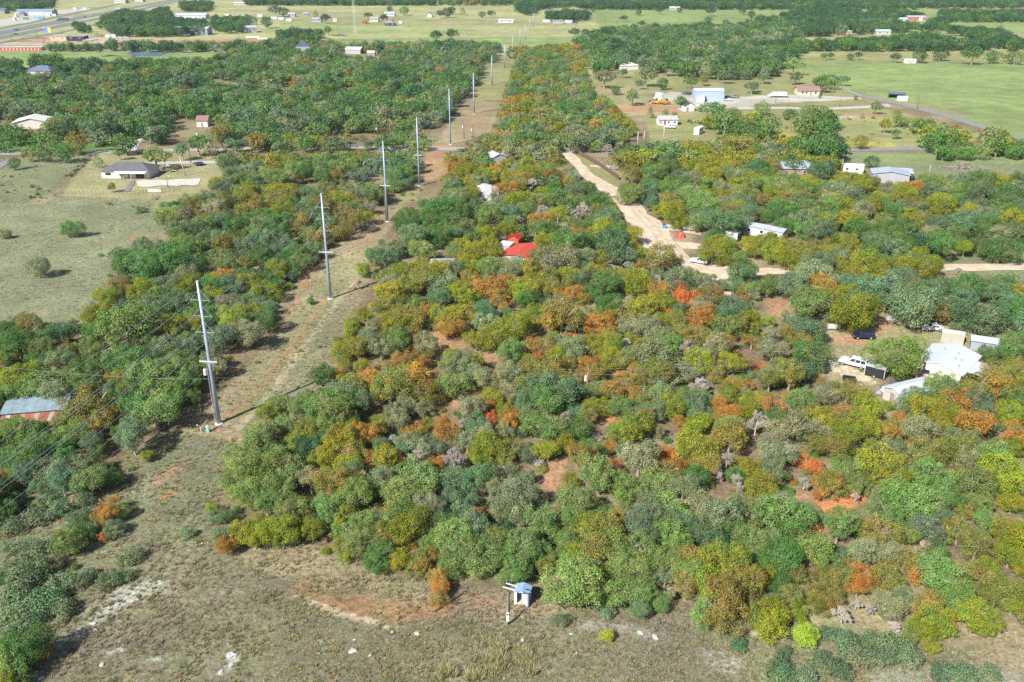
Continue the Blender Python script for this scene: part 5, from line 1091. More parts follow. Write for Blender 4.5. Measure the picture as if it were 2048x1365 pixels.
for s, nm in ((-1.45, 'meadow'), (1.45, 'road')):
    pl = []
    for i in range(-1, 3):
        def cp(j):
            b0 = back if j < 0 else bases[j]; H = 12.2 if j < 0 else hts[j] * .46 + .3
            d = (bases[max(j, 0) + 1] - bases[max(j, 0)]).normalized(); return b0 + Vector((d.y, -d.x, 0)) * s + Vector((0, 0, H)) - d * .5
        c_ = catenary(cp(i), cp(i + 1), .8); pl += c_ if not pl else c_[1:]
    tag(MB().tube(pl, .014, 3).build('service_wire', WIRE), 'thin wire on the %s end of the white crossarms' % nm, 'cable')

# ------------------------------------------------------------------ wooden utility poles
def wood_pole(px, py, ytop, label, col=WOOD, arm=True, can=False, r=.17, lamp=False, lean=0.0, armrot=0.0, xt=None):
    b_ = P(px, py); H = height_to(b_, ytop)
    e = empty('utility_pole', b_ - Vector((0, 0, .1)), armrot, label, 'utility pole')
    top = Vector((lean, 0, H + .1))
    W_ = paint(col, .85, .25, 2.0)
    MB().tube([(0, 0, 0), top * .5, top], [r * 1.25, r, r * .8], 8).build('shaft', W_, e, True)
    if arm:
        a = MB().box(lean, -.2, H - .25, 2.2, .12, .14).build('crossarm', paint(GREYW), e)
        for s in (-1, 0, 1): MB().tube([(lean + s, -.2, H - .18), (lean + s, -.2, H + .08)], .05, 5).build('insulator', POLY, a)
    if can:
        t_ = MB().tube([(lean - .48, -.1, H - 2.6), (lean - .48, -.1, H - 1.6)], .26, 10).build('transformer', paint((.68, .71, .75), .45), e)
        MB().tube([(lean - .48, -.1, H - 1.6), (lean - .48, -.1, H - 1.3)], .06, 5).build('bushing', POLY, t_)
    if lamp:
        MB().tube([(lean, 0, H - .3), (lean + .8, -.3, H)], .05, 5).build('lamp_arm', STEEL, e)
        MB().box(lean + .95, -.35, H, .5, .3, .16).build('lamp_head', paint(WHITE), e)
    return b_ + Vector((lean * math.cos(armrot), lean * math.sin(armrot), H))
redtop = wood_pole(1171, 806, 735, 'red-brown wooden pole with a white transformer in the middle of the autumn woods', (.26, .1, .06), False, True, .2, lean=.35)
wood_pole(1222, 690, 668, 'short red-brown pole stub poking out of the autumn woods', (.26, .1, .06), False, False, .16)
hometop = wood_pole(1829, 768, 710, 'wooden pole with a white transformer beside the white-roofed house', (.24, .16, .1), False, True, .22, lean=.5)
for px, py, yt, lab, kw in (
    (371, 352, 312, 'pale leaning wooden pole beside the swing set', dict(col=(.42, .37, .3), arm=False, lean=-1.2)), (382, 327, 285, 'dark wooden pole behind the trampoline by the road', dict(arm=False)), (336, 375, 352, 'short lamp pole on the gravel drive of the grey-roofed house', dict(arm=False, r=.1, lamp=True)), (401, 300, 258, 'wooden pole with transformer by the driveway of the brown-roofed cabin', dict(can=True, arm=False)),
    (756, 278, 248, 'wooden pole with white transformer at the end of the corridor track', dict(can=True, arm=False)), (928, 277, 244, 'wooden pole with transformer on the bare red lot', dict(can=True, arm=False)), (946, 276, 250, 'second wooden pole on the bare red lot', dict(can=True, arm=False)),
    (1275, 292, 262, 'pale wooden pole left of the porch house in the woods', dict(col=(.5, .46, .42))), (1288, 284, 261, 'pale wooden pole with short arm behind its taller neighbour', dict(col=(.5, .46, .42))), (1327, 281, 250, 'wooden pole on the lawn before the porch house', dict(col=(.5, .46, .42), arm=False)),
    (1834, 218, 187, 'bare wooden pole at the corner of the green pasture', dict(arm=False)), (1679, 213, 195, 'wooden pole on the verge of the gravel road', dict(arm=False, r=.12)), (1551, 206, 180, 'wooden pole beside the long white truck', dict(arm=False, r=.12)), (1682, 347, 318, 'wooden pole beside the parked white camper in the right woods', dict(arm=False, col=(.34, .24, .16))), (1557, 372, 343, 'brown pole in the woods near the grey hip roof', dict(arm=False)), (1540, 442, 428, 'thin pole with a white lamp behind the mobile home', dict(arm=False, r=.08, lamp=True)), (1606, 452, 432, 'thin lamp pole in the right woods', dict(arm=False, r=.08, lamp=True)), (1582, 265, 249, 'pole with lamp in the weedy lot', dict(arm=False, r=.1, lamp=True)), (1858, 348, 330, 'thin white lamp pole on the mown field', dict(arm=False, r=.07, col=(.6, .6, .6))), (1968, 294, 272, 'vine-covered pole by the paved road', dict(arm=False, col=(.16, .14, .06), r=.3)), (1652, 150, 143, 'thin white pole on the green pasture', dict(arm=False, col=(.6, .6, .6), r=.08)),
    (24, 84, 65, 'far wooden pole beside the highway near the storage units', dict(r=.2)), (75, 77, 58, 'far wooden pole on the verge of the highway', dict(r=.2)), (89, 90, 72, 'far wooden pole behind the storage units', dict(r=.2)), (157, 86, 66, 'far wooden pole at the tan shed', dict(arm=False, r=.2)), (585, 60, 40, 'far pole beside the trailer homes', dict(r=.2)), (1195, 30, 20, 'far pole on the pasture fence', dict(arm=False, r=.2)), (1209, 42, 26, 'far pole on the edge of the green pasture', dict(arm=False, r=.2)), (1232, 47, 38, 'far short pole on the green pasture edge', dict(arm=False, r=.2)), (818, 53, 45, 'far post in the pale pasture', dict(arm=False, r=.2))):
    wood_pole(px, py, yt, lab, **kw)
z0 = bases[0] + Vector((.6, -.4, hts[0] * .46 - .9))
for dz, nm, zz in ((0, 'upper', 0), (-2.2, 'lower', -2.2)):
    a = z0 + Vector((0, 0, dz)); m_ = redtop + Vector((0, 0, -.3 + zz * .55)); e_ = hometop + Vector((0, 0, -.3 + zz * .5))
    tag(MB().tube(catenary(a, m_, .7, 12) + catenary(m_, e_, .6, 10)[1:], .008, 3).build('service_wire', WIRE), '%s wire from the nearest steel pole to the red-brown pole and the house' % nm, 'cable')
tag(MB().tube(catenary(bases[0] + Vector((-.6, -.3, hts[0] * .46 - 3.4)), P(-60, 790) + Vector((0, 0, 7)), .9, 10), .015, 3).build('service_wire', WIRE), 'sagging wire from the nearest steel pole towards the rusty barn', 'cable')

# small pole with crossarms and a meter box, beside the open shed
b_ = P(1017.5, 1247); H = height_to(b_, 1174)
e = empty('meter_pole', b_ - Vector((0, 0, .1)), R(-24), 'short dark wooden pole with white crossarms and pale meter box beside the open shed', 'utility pole')
MB().tube([(0, 0, 0), (.03, 0, H * .5), (.06, 0, H)], [.14, .125, .11], 8).build('shaft', paint((.07, .055, .05), .9, .2, 3), e, True)
for y, s, dz in ((-.12, .1, 0), (.5, .55, .12)):
    a = MB().box(s * .3, y, H - .05 + dz, 1.55, .09, .11).build('crossarm', paint((.7, .66, .62), .7, .15, 3), e)
    for q in (-.6, 0, .6): MB().tube([(s * .3 + q, y, H + dz), (s * .3 + q, y, H + dz + .16)], [.05, .03], 6).build('insulator', POLY, a)
MB().tube([(.0, .1, H * .72), (.35, .52, H * .98)], .03, 5).build('brace', paint(GREYW), e)
mbx = MB().box(0, -.24, 1.05, .42, .2, .8).build('meter_box', paint((.55, .72, .78), .4), e)
MB().box(0, -.25, 1.75, .34, .18, .42).build('meter_head', paint((.62, .78, .84), .4), mbx)
MB().tube([(0, -.33, 1.75), (0, -.4, 1.75)], .12, 10).build('meter_dial', glass(), mbx)
MB().tube([(0, -.2, 2.0), (.02, -.16, H * .9)], .035, 5).build('conduit', paint((.3, .3, .33)), e)

# ------------------------------------------------------------------ buildings
def house(name, label, cat, px, py, Lw, D, H, rot=0.0, wall=WHITE, roof=(.3, .3, .32), kind='gable', rise=1.3, over=.35, wins=(), doors=(), ribs=0.0, rrough=.6, wribs=0.0, open_front=False, var=.1, dirt=0.0):
    """front foot centre at survey pixel; front faces -y before turning by rot degrees"""
    rz = R(rot); f = P(px, py); c = f + Vector((-math.sin(rz), math.cos(rz), 0)) * D / 2
    e = empty(name, (c.x, c.y, -.1), rz, label, cat)
    H = H + .1; wm = paint(wall, .7, .07, .8, ribs=wribs, dirt=dirt * .5); rm = paint(roof, rrough, var, .6, ribs=ribs, dirt=dirt)
    h2, d2, l2 = H, D / 2, Lw / 2
    w = MB()
    if kind == 'gable': prof = [(-d2, 0), (d2, 0), (d2, H), (0, H + rise), (-d2, H)]
    elif kind == 'shed': prof = [(-d2, 0), (d2, 0), (d2, H + rise), (-d2, H)]
    else: prof = [(-d2, 0), (d2, 0), (d2, H), (-d2, H)]
    if kind == 'gabley':
        vs_ = [(x, y, z) for y in (-d2, d2) for x, z in ((-l2, 0), (l2, 0), (l2, H), (0, H + rise), (-l2, H))]
        w.add(vs_, [(0, 1, 2, 3, 4), (9, 8, 7, 6, 5)] + [(i, (i + 1) % 5, (i + 1) % 5 + 5, i + 5) for i in range(5)])
    elif open_front:
        t = .15
        w.box(0, d2 - t / 2, H / 2, Lw, t, H).box(-l2 + t / 2, -t / 2, H / 2, t, D - t, H).box(l2 - t / 2, -t / 2, H / 2, t, D - t, H)
    else:
        n = len(prof); vs_ = [(x, y, z) for x in (-l2, l2) for y, z in prof]
        w.add(vs_, [tuple(range(n)), tuple(reversed(range(n, 2 * n)))] + [(i, i + n, (i + 1) % n + n, (i + 1) % n) for i in range(n)])
    w.build('wall', wm, e)
    t = .14; o = over; r = MB()
    def slab(a, b_, c_, d_):
        n = (b_ - a).cross(d_ - a).normalized()
        if n.z < 0: n = -n
        r.add([a, b_, c_, d_, a + n * t, b_ + n * t, c_ + n * t, d_ + n * t], [(3, 2, 1, 0), (4, 5, 6, 7), (0, 1, 5, 4), (1, 2, 6, 5), (2, 3, 7, 6), (3, 0, 4, 7)])
    V = Vector; g_ = .012
    if kind == 'gable':
        k = rise / d2
        for s in (-1, 1): slab(V((-l2 - o, s * (d2 + o), H - k * o + g_)), V((l2 + o, s * (d2 + o), H - k * o + g_)), V((l2 + o, 0, H + rise + g_)), V((-l2 - o, 0, H + rise + g_)))
    elif kind == 'gabley':
        k = rise / l2
        for s in (-1, 1): slab(V((s * (l2 + o), -d2 - o, H - k * o + g_)), V((s * (l2 + o), d2 + o, H - k * o + g_)), V((0, d2 + o, H + rise + g_)), V((0, -d2 - o, H + rise + g_)))
    elif kind == 'shed':
        k = rise / D; slab(V((-l2 - o, -d2 - o, H - k * o + g_)), V((l2 + o, -d2 - o, H - k * o + g_)), V((l2 + o, d2 + o, H + rise + k * o + g_)), V((-l2 - o, d2 + o, H + rise + k * o + g_)))
    elif kind == 'hip':
        q = min(l2, d2); a0 = H - .05
        v = [(-l2 - o, -d2 - o, a0), (l2 + o, -d2 - o, a0), (l2 + o, d2 + o, a0), (-l2 - o, d2 + o, a0), (-l2 + q * .9, 0, H + rise), (l2 - q * .9, 0, H + rise)]
        r.add(v, [(0, 1, 5, 4), (1, 2, 5), (2, 3, 4, 5), (3, 0, 4), (3, 2, 1, 0)])
    else: slab(V((-l2 - o, -d2 - o, H + g_)), V((l2 + o, -d2 - o, H + g_)), V((l2 + o, d2 + o, H + g_)), V((-l2 - o, d2 + o, H + g_)))
    ro = r.build('roof', rm, e)
    def onface(fc, u, z, ww, hh, nm, mat, depth):
        if fc == 'f': return MB().box(u, -d2 - depth / 2, z + hh / 2, ww, depth, hh).build(nm, mat, e)
        if fc == 'r': return MB().box(l2 + depth / 2, u, z + hh / 2, depth, ww, hh).build(nm, mat, e)
        return MB().box(-l2 - depth / 2, u, z + hh / 2, depth, ww, hh).build(nm, mat, e)
    for fc, u, z, ww, hh in wins:
        fr = onface(fc, u, z, ww, hh, 'window', paint((.8, .8, .8)), .06)
        if fc == 'f': MB().box(u, -d2 - .065, z + hh / 2, ww * .82, .03, hh * .82).build('pane', glass(), fr)
        else:
            s = 1 if fc == 'r' else -1; MB().box(s * (l2 + .065), u, z + hh / 2, .03, ww * .82, hh * .82).build('pane', glass(), fr)
    for dd in doors:
        fc, u, ww, hh = dd[:4]; dc = dd[4] if len(dd) > 4 else (.25, .2, .17)
        do = onface(fc, u, .1, ww, hh, 'door', paint(dc), .07)
        if fc == 'f': MB().box(u + ww * .38, -d2 - .1, 1.15, .12, .05, .12).build('handle', paint((.5, .5, .5)), do)
    return e
def M_(x, y): return mpp(x, y)

# ---- open-front shed in the foreground
f = P(1043, 1210.5); rz = R(-14)
e = empty('open_shed', (f.x + math.sin(-rz) * .75, f.y + .72, -.1), rz, 'small blue-grey metal shed with an open front in the foreground meadow', 'shed')
BL = paint((.36, .47, .6), .45, .08, 1.5, ribs=.12); WP = paint((.68, .72, .8), .5, .06, 2)
MB().box(0, .72, 1.0, 1.9, .05, 2.0).build('back_wall', BL, e)
MB().box(-.93, 0, 1.0, .05, 1.39, 2.0).build('side_wall', BL, e); MB().box(.93, 0, 1.0, .05, 1.39, 2.0).build('side_wall', BL, e)
MB().box(-.79, -.72, 1.0, .33, .05, 2.0).build('front_panel', WP, e); MB().box(.77, -.72, 1.0, .37, .05, 2.0).build('front_panel', paint((.33, .36, .5), .5), e)
MB().box(.945, -.745, 1.0, .05, .03, 2.0).build('corner_trim', WP, e)
for s in (-1, 1):
    r = MB(); r.add([(0, -.86, 2.42), (0, .86, 2.42), (s * 1.08, .86, 2.02), (s * 1.08, -.86, 2.02), (0, -.86, 2.47), (0, .86, 2.47), (s * 1.08, .86, 2.07), (s * 1.08, -.86, 2.07)], [(0, 1, 2, 3), (7, 6, 5, 4), (0, 3, 7, 4), (1, 5, 6, 2), (3, 2, 6, 7)])
    r.build('roof_sheet', paint((.24, .35, .47), .4, .1, 1.2, ribs=.15), e)
MB().add([(-.93, -.73, 2.0), (.93, -.73, 2.0), (0, -.73, 2.4), (-.93, -.70, 2.0), (.93, -.70, 2.0), (0, -.70, 2.4)], [(0, 1, 2), (5, 4, 3), (0, 3, 4, 1), (1, 4, 5, 2), (2, 5, 3, 0)]).build('gable', BL, e)
MB().box(0, -.05, .16, 1.8, 1.3, .06).build('floor_slab', paint((.6, .56, .48), .9), e)
c = MB().box(.25, .3, .72, .8, .6, 1.05).build('pump_cabinet', paint((.75, .76, .72), .5), None); c.location = (e.location.x, e.location.y, e.location.z); c.rotation_euler = e.rotation_euler
tag(c, 'pale equipment cabinet standing inside the open blue-grey shed', 'cabinet')
pb = P(1041, 1150); tag(MB().tube([(pb.x, pb.y, 0), (pb.x + .1, pb.y, 1.0)], .1, 8).build('vent_pipe', paint(WHITE)), 'white stub pipe standing behind the open shed', 'pipe')
# ---- fallen pole, green cabinet, marker posts
a, b_ = P(868, 1225), P(930, 1184)
tag(MB().tube([a + Vector((0, 0, .14)), (a + b_) / 2 + Vector((0, 0, .16)), b_ + Vector((0, 0, .15))], [.15, .17, .13], 8).build('log', paint((.16, .09, .065), .9, .3, 4)), 'fallen dark log lying in the grass beside the small orange tree', 'log')
a, b_ = P(1698, 1336), P(1722, 1358)
tag(MB().tube([a + Vector((0, 0, .14)), b_ + Vector((0, 0, .15))], [.12, .09], 7).build('log', paint((.2, .11, .07), .9, .3, 4)), 'short fallen branch in the low brush at the bottom right', 'log')
p = P(416, 864); e = empty('utility_cabinet', p - Vector((0, 0, .05)), R(10), 'small mint green utility cabinet near the nearest steel pole', 'utility cabinet')
G_ = paint((.28, .6, .48), .45, .05)
MB().box(0, 0, .55, .5, .42, 1.1, taper=.94).build('body', G_, e); MB().box(0, 0, 1.16, .56, .48, .14, taper=.8).build('lid', paint((.36, .7, .58), .45), e); MB().box(0, -.23, .55, .38, .02, .8).build('door', paint((.25, .54, .44), .45), e)
p = P(398, 862); e = empty('marker_post', p - Vector((0, 0, .05)), 0, 'dark wooden post beside the mint green utility cabinet', 'post')
MB().tube([(0, 0, 0), (-.06, 0, 1.25)], [.1, .09], 7).build('post', paint((.12, .08, .06), .9), e); MB().box(-.1, -.1, 1.2, .36, .1, .2).build('sign_plate', paint((.72, .4, .28)), e)
p = P(402, 862); tag(MB().tube([(p.x, p.y, -.1), (p.x, p.y, .62), (p.x, p.y, .7)], [.09, .09, .06], 8).build('marker_stake', paint(WHITE)), 'short white marker stake right of the dark wooden post', 'post')
p = P(461, 897); tag(MB().tube([(p.x, p.y, -.1), (p.x + .03, p.y, .9), (p.x + .02, p.y, 1.0)], [.07, .065, .04], 7).build('fence_post', paint((.08, .06, .05), .9)), 'lone dark post at the top of the foreground meadow', 'post')
# ---- rusty barn on the left
p = P(72, 846); rz = R(10.5); f = p + Vector((-math.sin(rz), math.cos(rz), 0)) * 2.2
e = empty('old_barn', (f.x, f.y, -.1), rz, 'old barn with blue-green metal roof and rusty striped lean-to', 'barn')
MB().add([(-5.2, -2.2, 0), (5.2, -2.2, 0), (5.2, 2.2, 0), (-5.2, 2.2, 0), (-5.2, -2.2, 2.5), (5.2, -2.2, 2.5), (5.2, 2.2, 3.1), (-5.2, 2.2, 3.1)], [(3, 2, 1, 0), (0, 1, 5, 4), (1, 2, 6, 5), (2, 3, 7, 6), (3, 0, 4, 7), (4, 5, 6, 7)]).build('wall', paint((.62, .6, .5), .8, .15, 1.2, dirt=.4), e)
ro = empty('roof', (0, 0, 0)); ro.parent = e
for i in range(12):
    x = -5.45 + i * .908
    MB().add([(x, -2.6, 2.46), (x + .89, -2.6, 2.46), (x + .89, 2.5, 3.15), (x, 2.5, 3.15), (x, -2.6, 2.52 + .01 * (i % 2)), (x + .89, -2.6, 2.52 + .01 * (i % 2)), (x + .89, 2.5, 3.21 + .01 * (i % 2)), (x, 2.5, 3.21 + .01 * (i % 2))], [(3, 2, 1, 0), (4, 5, 6, 7), (0, 1, 5, 4), (1, 2, 6, 5), (2, 3, 7, 6), (3, 0, 4, 7)]).build('panel', paint((.2, .27, .31), .55, .2, .7, dirt=.35), ro)
lt = empty('lean_to', (0, 0, 0)); lt.parent = e
RUST = [(.26, .09, .05), (.33, .27, .22), (.29, .11, .06), (.34, .24, .18), (.22, .08, .045), (.36, .3, .25)]
for i in range(13):
    x = -5.2 + i * .8
    MB().add([(x, -5.0, 1.6), (x + .78, -5.0, 1.6), (x + .78, -2.25, 2.1), (x, -2.25, 2.1), (x, -5.0, 1.65), (x + .78, -5.0, 1.65), (x + .78, -2.25, 2.15), (x, -2.25, 2.15)], [(3, 2, 1, 0), (4, 5, 6, 7), (0, 1, 5, 4), (1, 2, 6, 5), (2, 3, 7, 6), (3, 0, 4, 7)]).build('roof_panel', paint(RUST[(i * 5 + i // 3) % 6], .8, .3, .8, dirt=.6), lt)
for x in (-5, -1.6, 1.8, 5.0): MB().tube([(x, -4.8, 0), (x, -4.8, 1.62)], .09, 6).build('post', paint(WOOD), lt)
# ---- white-roofed house
WR = (.5, .545, .59)
c = Vector((86.5, 158, 0)); c = (P(1919, 684, 4.2) + P(1876, 726, 4.2)) / 2
rz = math.atan2((P(1919, 684, 4.2) - P(1876, 726, 4.2)).y, (P(1919, 684, 4.2) - P(1876, 726, 4.2)).x)
perp = Vector((math.sin(rz), -math.cos(rz), 0))
e = empty('ranch_house', (c.x, c.y, -.1), rz, 'house with a large bright white metal roof and pinkish walls', 'house')
Lh, Dh = 12.4, 9.2
MB().add([(x, y, z) for x in (-6.0, 6.0) for y, z in ((-4.3, 0), (4.3, 0), (4.3, 2.75), (0, 3.95), (-4.3, 2.75))], [(0, 1, 2, 3, 4), (9, 8, 7, 6, 5)] + [(i, i + 5, (i + 1) % 5 + 5, (i + 1) % 5) for i in range(5)]).build('wall', paint((.66, .5, .42), .8, .06), e)
ro = empty('roof', (0, 0, 0)); ro.parent = e
for s in (-1, 1):
    for i in range(9):
        x = -Lh / 2 + i * Lh / 9; w_ = Lh / 9 - .012; dz = .008 * (i % 2)
        v = [(x, 0, 4.02), (x + w_, 0, 4.02), (x + w_, s * 4.75, 2.68), (x, s * 4.75, 2.68)]
        MB().add(v + [(a[0], a[1], a[2] + .07 + dz) for a in v], [(0, 1, 2, 3), (7, 6, 5, 4), (0, 4, 5, 1), (1, 5, 6, 2), (2, 6, 7, 3), (3, 7, 4, 0)]).build('panel', paint(WR, .35, .04, .4), ro)
MB().tube([(-6.2, 0, 4.1), (6.2, 0, 4.1)], .09, 6).build('ridge_cap', paint((.74, .79, .84), .4), ro)
for x, y in ((-1.2, -1.6), (1.6, -1.4), (-.4, -2.6), (2.0, 1.4), (-3.4, -3.0)):
    z = 4.08 - abs(y) * .283; MB().tube([(x, y, z - .1), (x, y, z + .28), (x, y, z + .34)], [.12, .12, .2], 8).build('roof_vent', paint((.3, .32, .36)), ro)
cp = MB(); y0 = -4.55
cp.add([(-3.2, y0, 2.55), (3.2, y0, 2.55), (3.2, y0 - 4.6, 2.25), (-3.2, y0 - 4.6, 2.25), (-3.2, y0, 2.63), (3.2, y0, 2.63), (3.2, y0 - 4.6, 2.33), (-3.2, y0 - 4.6, 2.33)], [(3, 2, 1, 0), (4, 5, 6, 7), (0, 1, 5, 4), (1, 2, 6, 5), (2, 3, 7, 6), (3, 0, 4, 7)])
cpo = cp.build('carport_roof', paint(WR, .35, .04, .4), e)
for x in (-3, 3): MB().tube([(x, y0 - 4.4, 0), (x, y0 - 4.4, 2.26)], .06, 6).build('post', paint(WHITE), cpo)
for u in (-3.5, 0, 3.2): 
    w_ = MB().box(u, -4.33, 1.6, 1.3, .06, 1.1).build('window', paint(WHITE), e); MB().box(u, -4.37, 1.6, 1.05, .03, .85).build('pane', glass(), w_)
for yy in (-2, 1.8):
    w_ = MB().box(-6.03, yy, 1.6, .06, 1.4, 1.1).build('window', paint(WHITE), e); MB().box(-6.07, yy, 1.6, .03, 1.1, .85).build('pane', glass(), w_)
MB().box(-6.05, 0, 1.1, .08, .95, 2.0).build('door', paint((.5, .42, .36)), e)
house('annex_building', 'long low white-roofed annex half hidden under trees beside the white-roofed house', 'house', 1838, 806, 9.5, 4.2, 2.3, 24, (.42, .39, .37), WR, 'gable', .7, .3, wins=[('f', -3, 1, 1, .9), ('f', 0, 1, 1, .9)], doors=[('l', 0, .9, 2.0)])
house('covered_trailer', 'cream box trailer parked behind the white-roofed house', 'trailer', 1903, 688, 4.4, 2.3, 2.2, -24, (.36, .36, .29), (.46, .46, .38), 'gable', .3, .02)
house('metal_shed', 'light grey metal shed behind the white-roofed house', 'shed', 1966, 703, 5.0, 3.2, 2.0, -24, (.28, .3, .34), (.36, .4, .45), 'gable', .6, .2, ribs=.2)
# ---- red-roofed house
house('red_roofed_house', 'house with a faded red metal roof in the woods by the corridor', 'house', 1030, 531, 9.5, 10.5, 2.2, -24, (.42, .36, .33), (.45, .065, .04), 'gabley', .8, .4, wins=[('f', -2.8, 1, 1.3, 1.0), ('f', 2.6, 1, 1.3, 1.0)], doors=[('f', 0, 1, 2.0)], ribs=.3)
house('lean_to', 'white patched porch roof joined to the red-roofed house', 'porch', 1008, 510, 3.2, 3.0, 2.6, -24, (.4, .38, .36), (.45, .46, .48), 'shed', .3, .2)
house('storage_shed', 'bright red small roof behind the red-roofed house', 'shed', 1026, 494, 3.2, 3.0, 2.4, -20, (.4, .08, .05), (.42, .03, .02), 'gabley', .9, .3)
house('red_shed', 'small red canopy frame beside the red-roofed house', 'canopy', 969, 531, 2.2, 2.2, 2.2, 8, (.5, .06, .04), (.55, .05, .04), 'flat', 0, .2)
house('tin_shed', 'pale grey tin roof half hidden before the yard of the red-roofed house', 'shed', 886, 541, 6.2, 2.6, 1.8, 4, (.25, .25, .25), (.3, .33, .37), 'shed', .4, .15, ribs=.2)
# ---- houses and roofs in the middle distance
house('mobile_home', 'long white-roofed mobile home lying end-on left of the dirt road woods', 'mobile home', 970, 408, 4.6, 15.5, 2.6, 3, (.75, .75, .74), (.6, .64, .68), 'gabley', .6, .25, wins=[('f', 0, 1, 1.2, 1)], doors=[('r', -3, .9, 2.0)], ribs=.25)
house('porch_deck', 'small grey porch roof beside the end-on mobile home', 'porch', 988, 392, 3.2, 3, 2.3, 3, (.45, .42, .4), (.55, .56, .58), 'shed', .2, .1)
house('cabin', 'grey metal roofed cabin by the gravel road beneath orange trees', 'house', 999, 327, 6.0, 7.0, 2.4, 24, (.35, .35, .37), (.36, .4, .44), 'gabley', 1.2, .3, ribs=.3)
house('low_shed', 'low brown shed beside the grey metal roofed cabin', 'shed', 1016, 323, 4.8, 3.5, 2.2, 5, (.3, .24, .2), (.36, .33, .33), 'shed', .3, .2)
house('mobile_home', 'white mobile home with grey roof right of the dirt road', 'mobile home', 1522, 474, 13, 4.2, 2.5, -40, (.42, .44, .47), (.33, .36, .4), 'gable', .6, .2, wins=[('f', -4, 1.0, 1.1, 1), ('f', 0, 1.1, 1.1, 1), ('f', 4.5, 1.1, 1.1, 1)], doors=[('f', 2.2, .95, 2.0)])
house('enclosed_trailer', 'white-sided cargo trailer under the trees near the mobile home', 'trailer', 1461, 483, 3.8, 2.2, 2.5, -35, (.7, .72, .75), (.55, .56, .6), 'flat', 0, .02, doors=[('r', 0, 1.9, 2.1, (.04, .04, .05))])
house('hip_house', 'grey hip-roofed house at the field edge of the right woods', 'house', 1592, 352, 15, 10, 2.7, -6, (.3, .2, .16), (.27, .3, .33), 'hip', 2.2, .5, wins=[('f', -4, 1, 1.4, 1), ('f', 3, 1, 1.4, 1)])
house('barn', 'grey metal barn with open side at the mown field', 'barn', 1780, 367, 12.5, 8, 3.2, -16, (.33, .33, .36), (.33, .38, .43), 'gabley', 1.0, .4, ribs=.4)
house('carport', 'blue-grey carport joined to the grey metal barn', 'carport', 1806, 362, 6, 6, 2.8, -16, (.12, .14, .18), (.34, .44, .55), 'shed', .4, .3, open_front=True, ribs=.4)
house('small_house', 'pale grey roofed house hidden in trees near the gravel road', 'house', 1310, 331, 9, 7, 2.6, 12, (.55, .55, .55), (.5, .55, .6), 'gable', 1.0, .4)
house('porch_house', 'small white house with grey roof and red porch', 'house', 1336, 251, 9.2, 6, 2.7, 2, (.8, .8, .82), (.36, .34, .36), 'gable', 1.3, .4, wins=[('f', -3.6, 1, .9, 1.1), ('f', 0.2, 1, .9, 1.1), ('f', 3.2, 1, 1.1, 1.0)], doors=[('f', -1.6, 1.0, 2.1, (.35, .05, .04))])
e = house('workshop', 'large pale blue-grey metal workshop on the gravel lot', 'workshop', 1418, 201, 16.5, 10, 5.0, -2, (.3, .37, .48), (.42, .47, .54), 'gable', 1.0, .2, ribs=.5, wribs=.4, doors=[('l', 0, 3.4, 3.6, (.3, .34, .4))])
MB().add([(-4, -5.05, 0), (8, -5.05, 0), (8, -5.05, 3.2), (2, -5.05, 4.4), (-4, -5.05, 3.2), (-4, -7.5, 0), (8, -7.5, 0), (8, -7.5, 3.2), (2, -7.5, 4.4), (-4, -7.5, 3.2)], [(0, 1, 2, 3, 4), (9, 8, 7, 6, 5)] + [(i, (i + 1) % 5, (i + 1) % 5 + 5, i + 5) for i in range(5)]).build('front_bay', paint((.31, .38, .5), .5, .06, .5, ribs=.4), e)
house('lean_shed', 'white lean-to shed at the front corner of the metal workshop', 'shed', 1401, 204, 4.2, 3.2, 2.6, -14, (.74, .75, .77), (.4, .42, .46), 'shed', .5, .2)
house('gabled_building', 'small white gabled building with black roof and dark base', 'building', 1379, 223, 5.6, 8, 3.0, 16, (.8, .8, .82), (.07, .07, .1), 'gabley', 1.5, .35, doors=[('f', -1.2, 1, 2.1)], wins=[('l', 0, 1.1, 1.2, 1)])
house('brown_roofed_house', 'tan house with low brown roof beside the gravel drive', 'house', 1617, 191, 12.5, 9, 2.7, -4, (.62, .52, .38), (.25, .16, .14), 'gable', 1.8, .6, wins=[('f', -3.6, .9, 1.4, 1.3), ('f', -1.4, .9, 1.4, 1.3), ('f', 4, .9, 1.4, 1.2)], doors=[('f', 1.2, 1, 2.1)])
house('open_shed', 'black-roofed open shed in the green pasture', 'shed', 1794, 197, 9, 4.5, 2.2, -16, (.08, .08, .1), (.12, .13, .18), 'shed', .5, .2, open_front=True)
house('stock_trailer', 'white box trailer parked before the black-roofed shed', 'trailer', 1806, 202, 5.2, 2.3, 2.3, 4, (.72, .75, .78), (.74, .76, .8), 'flat', 0, .02)
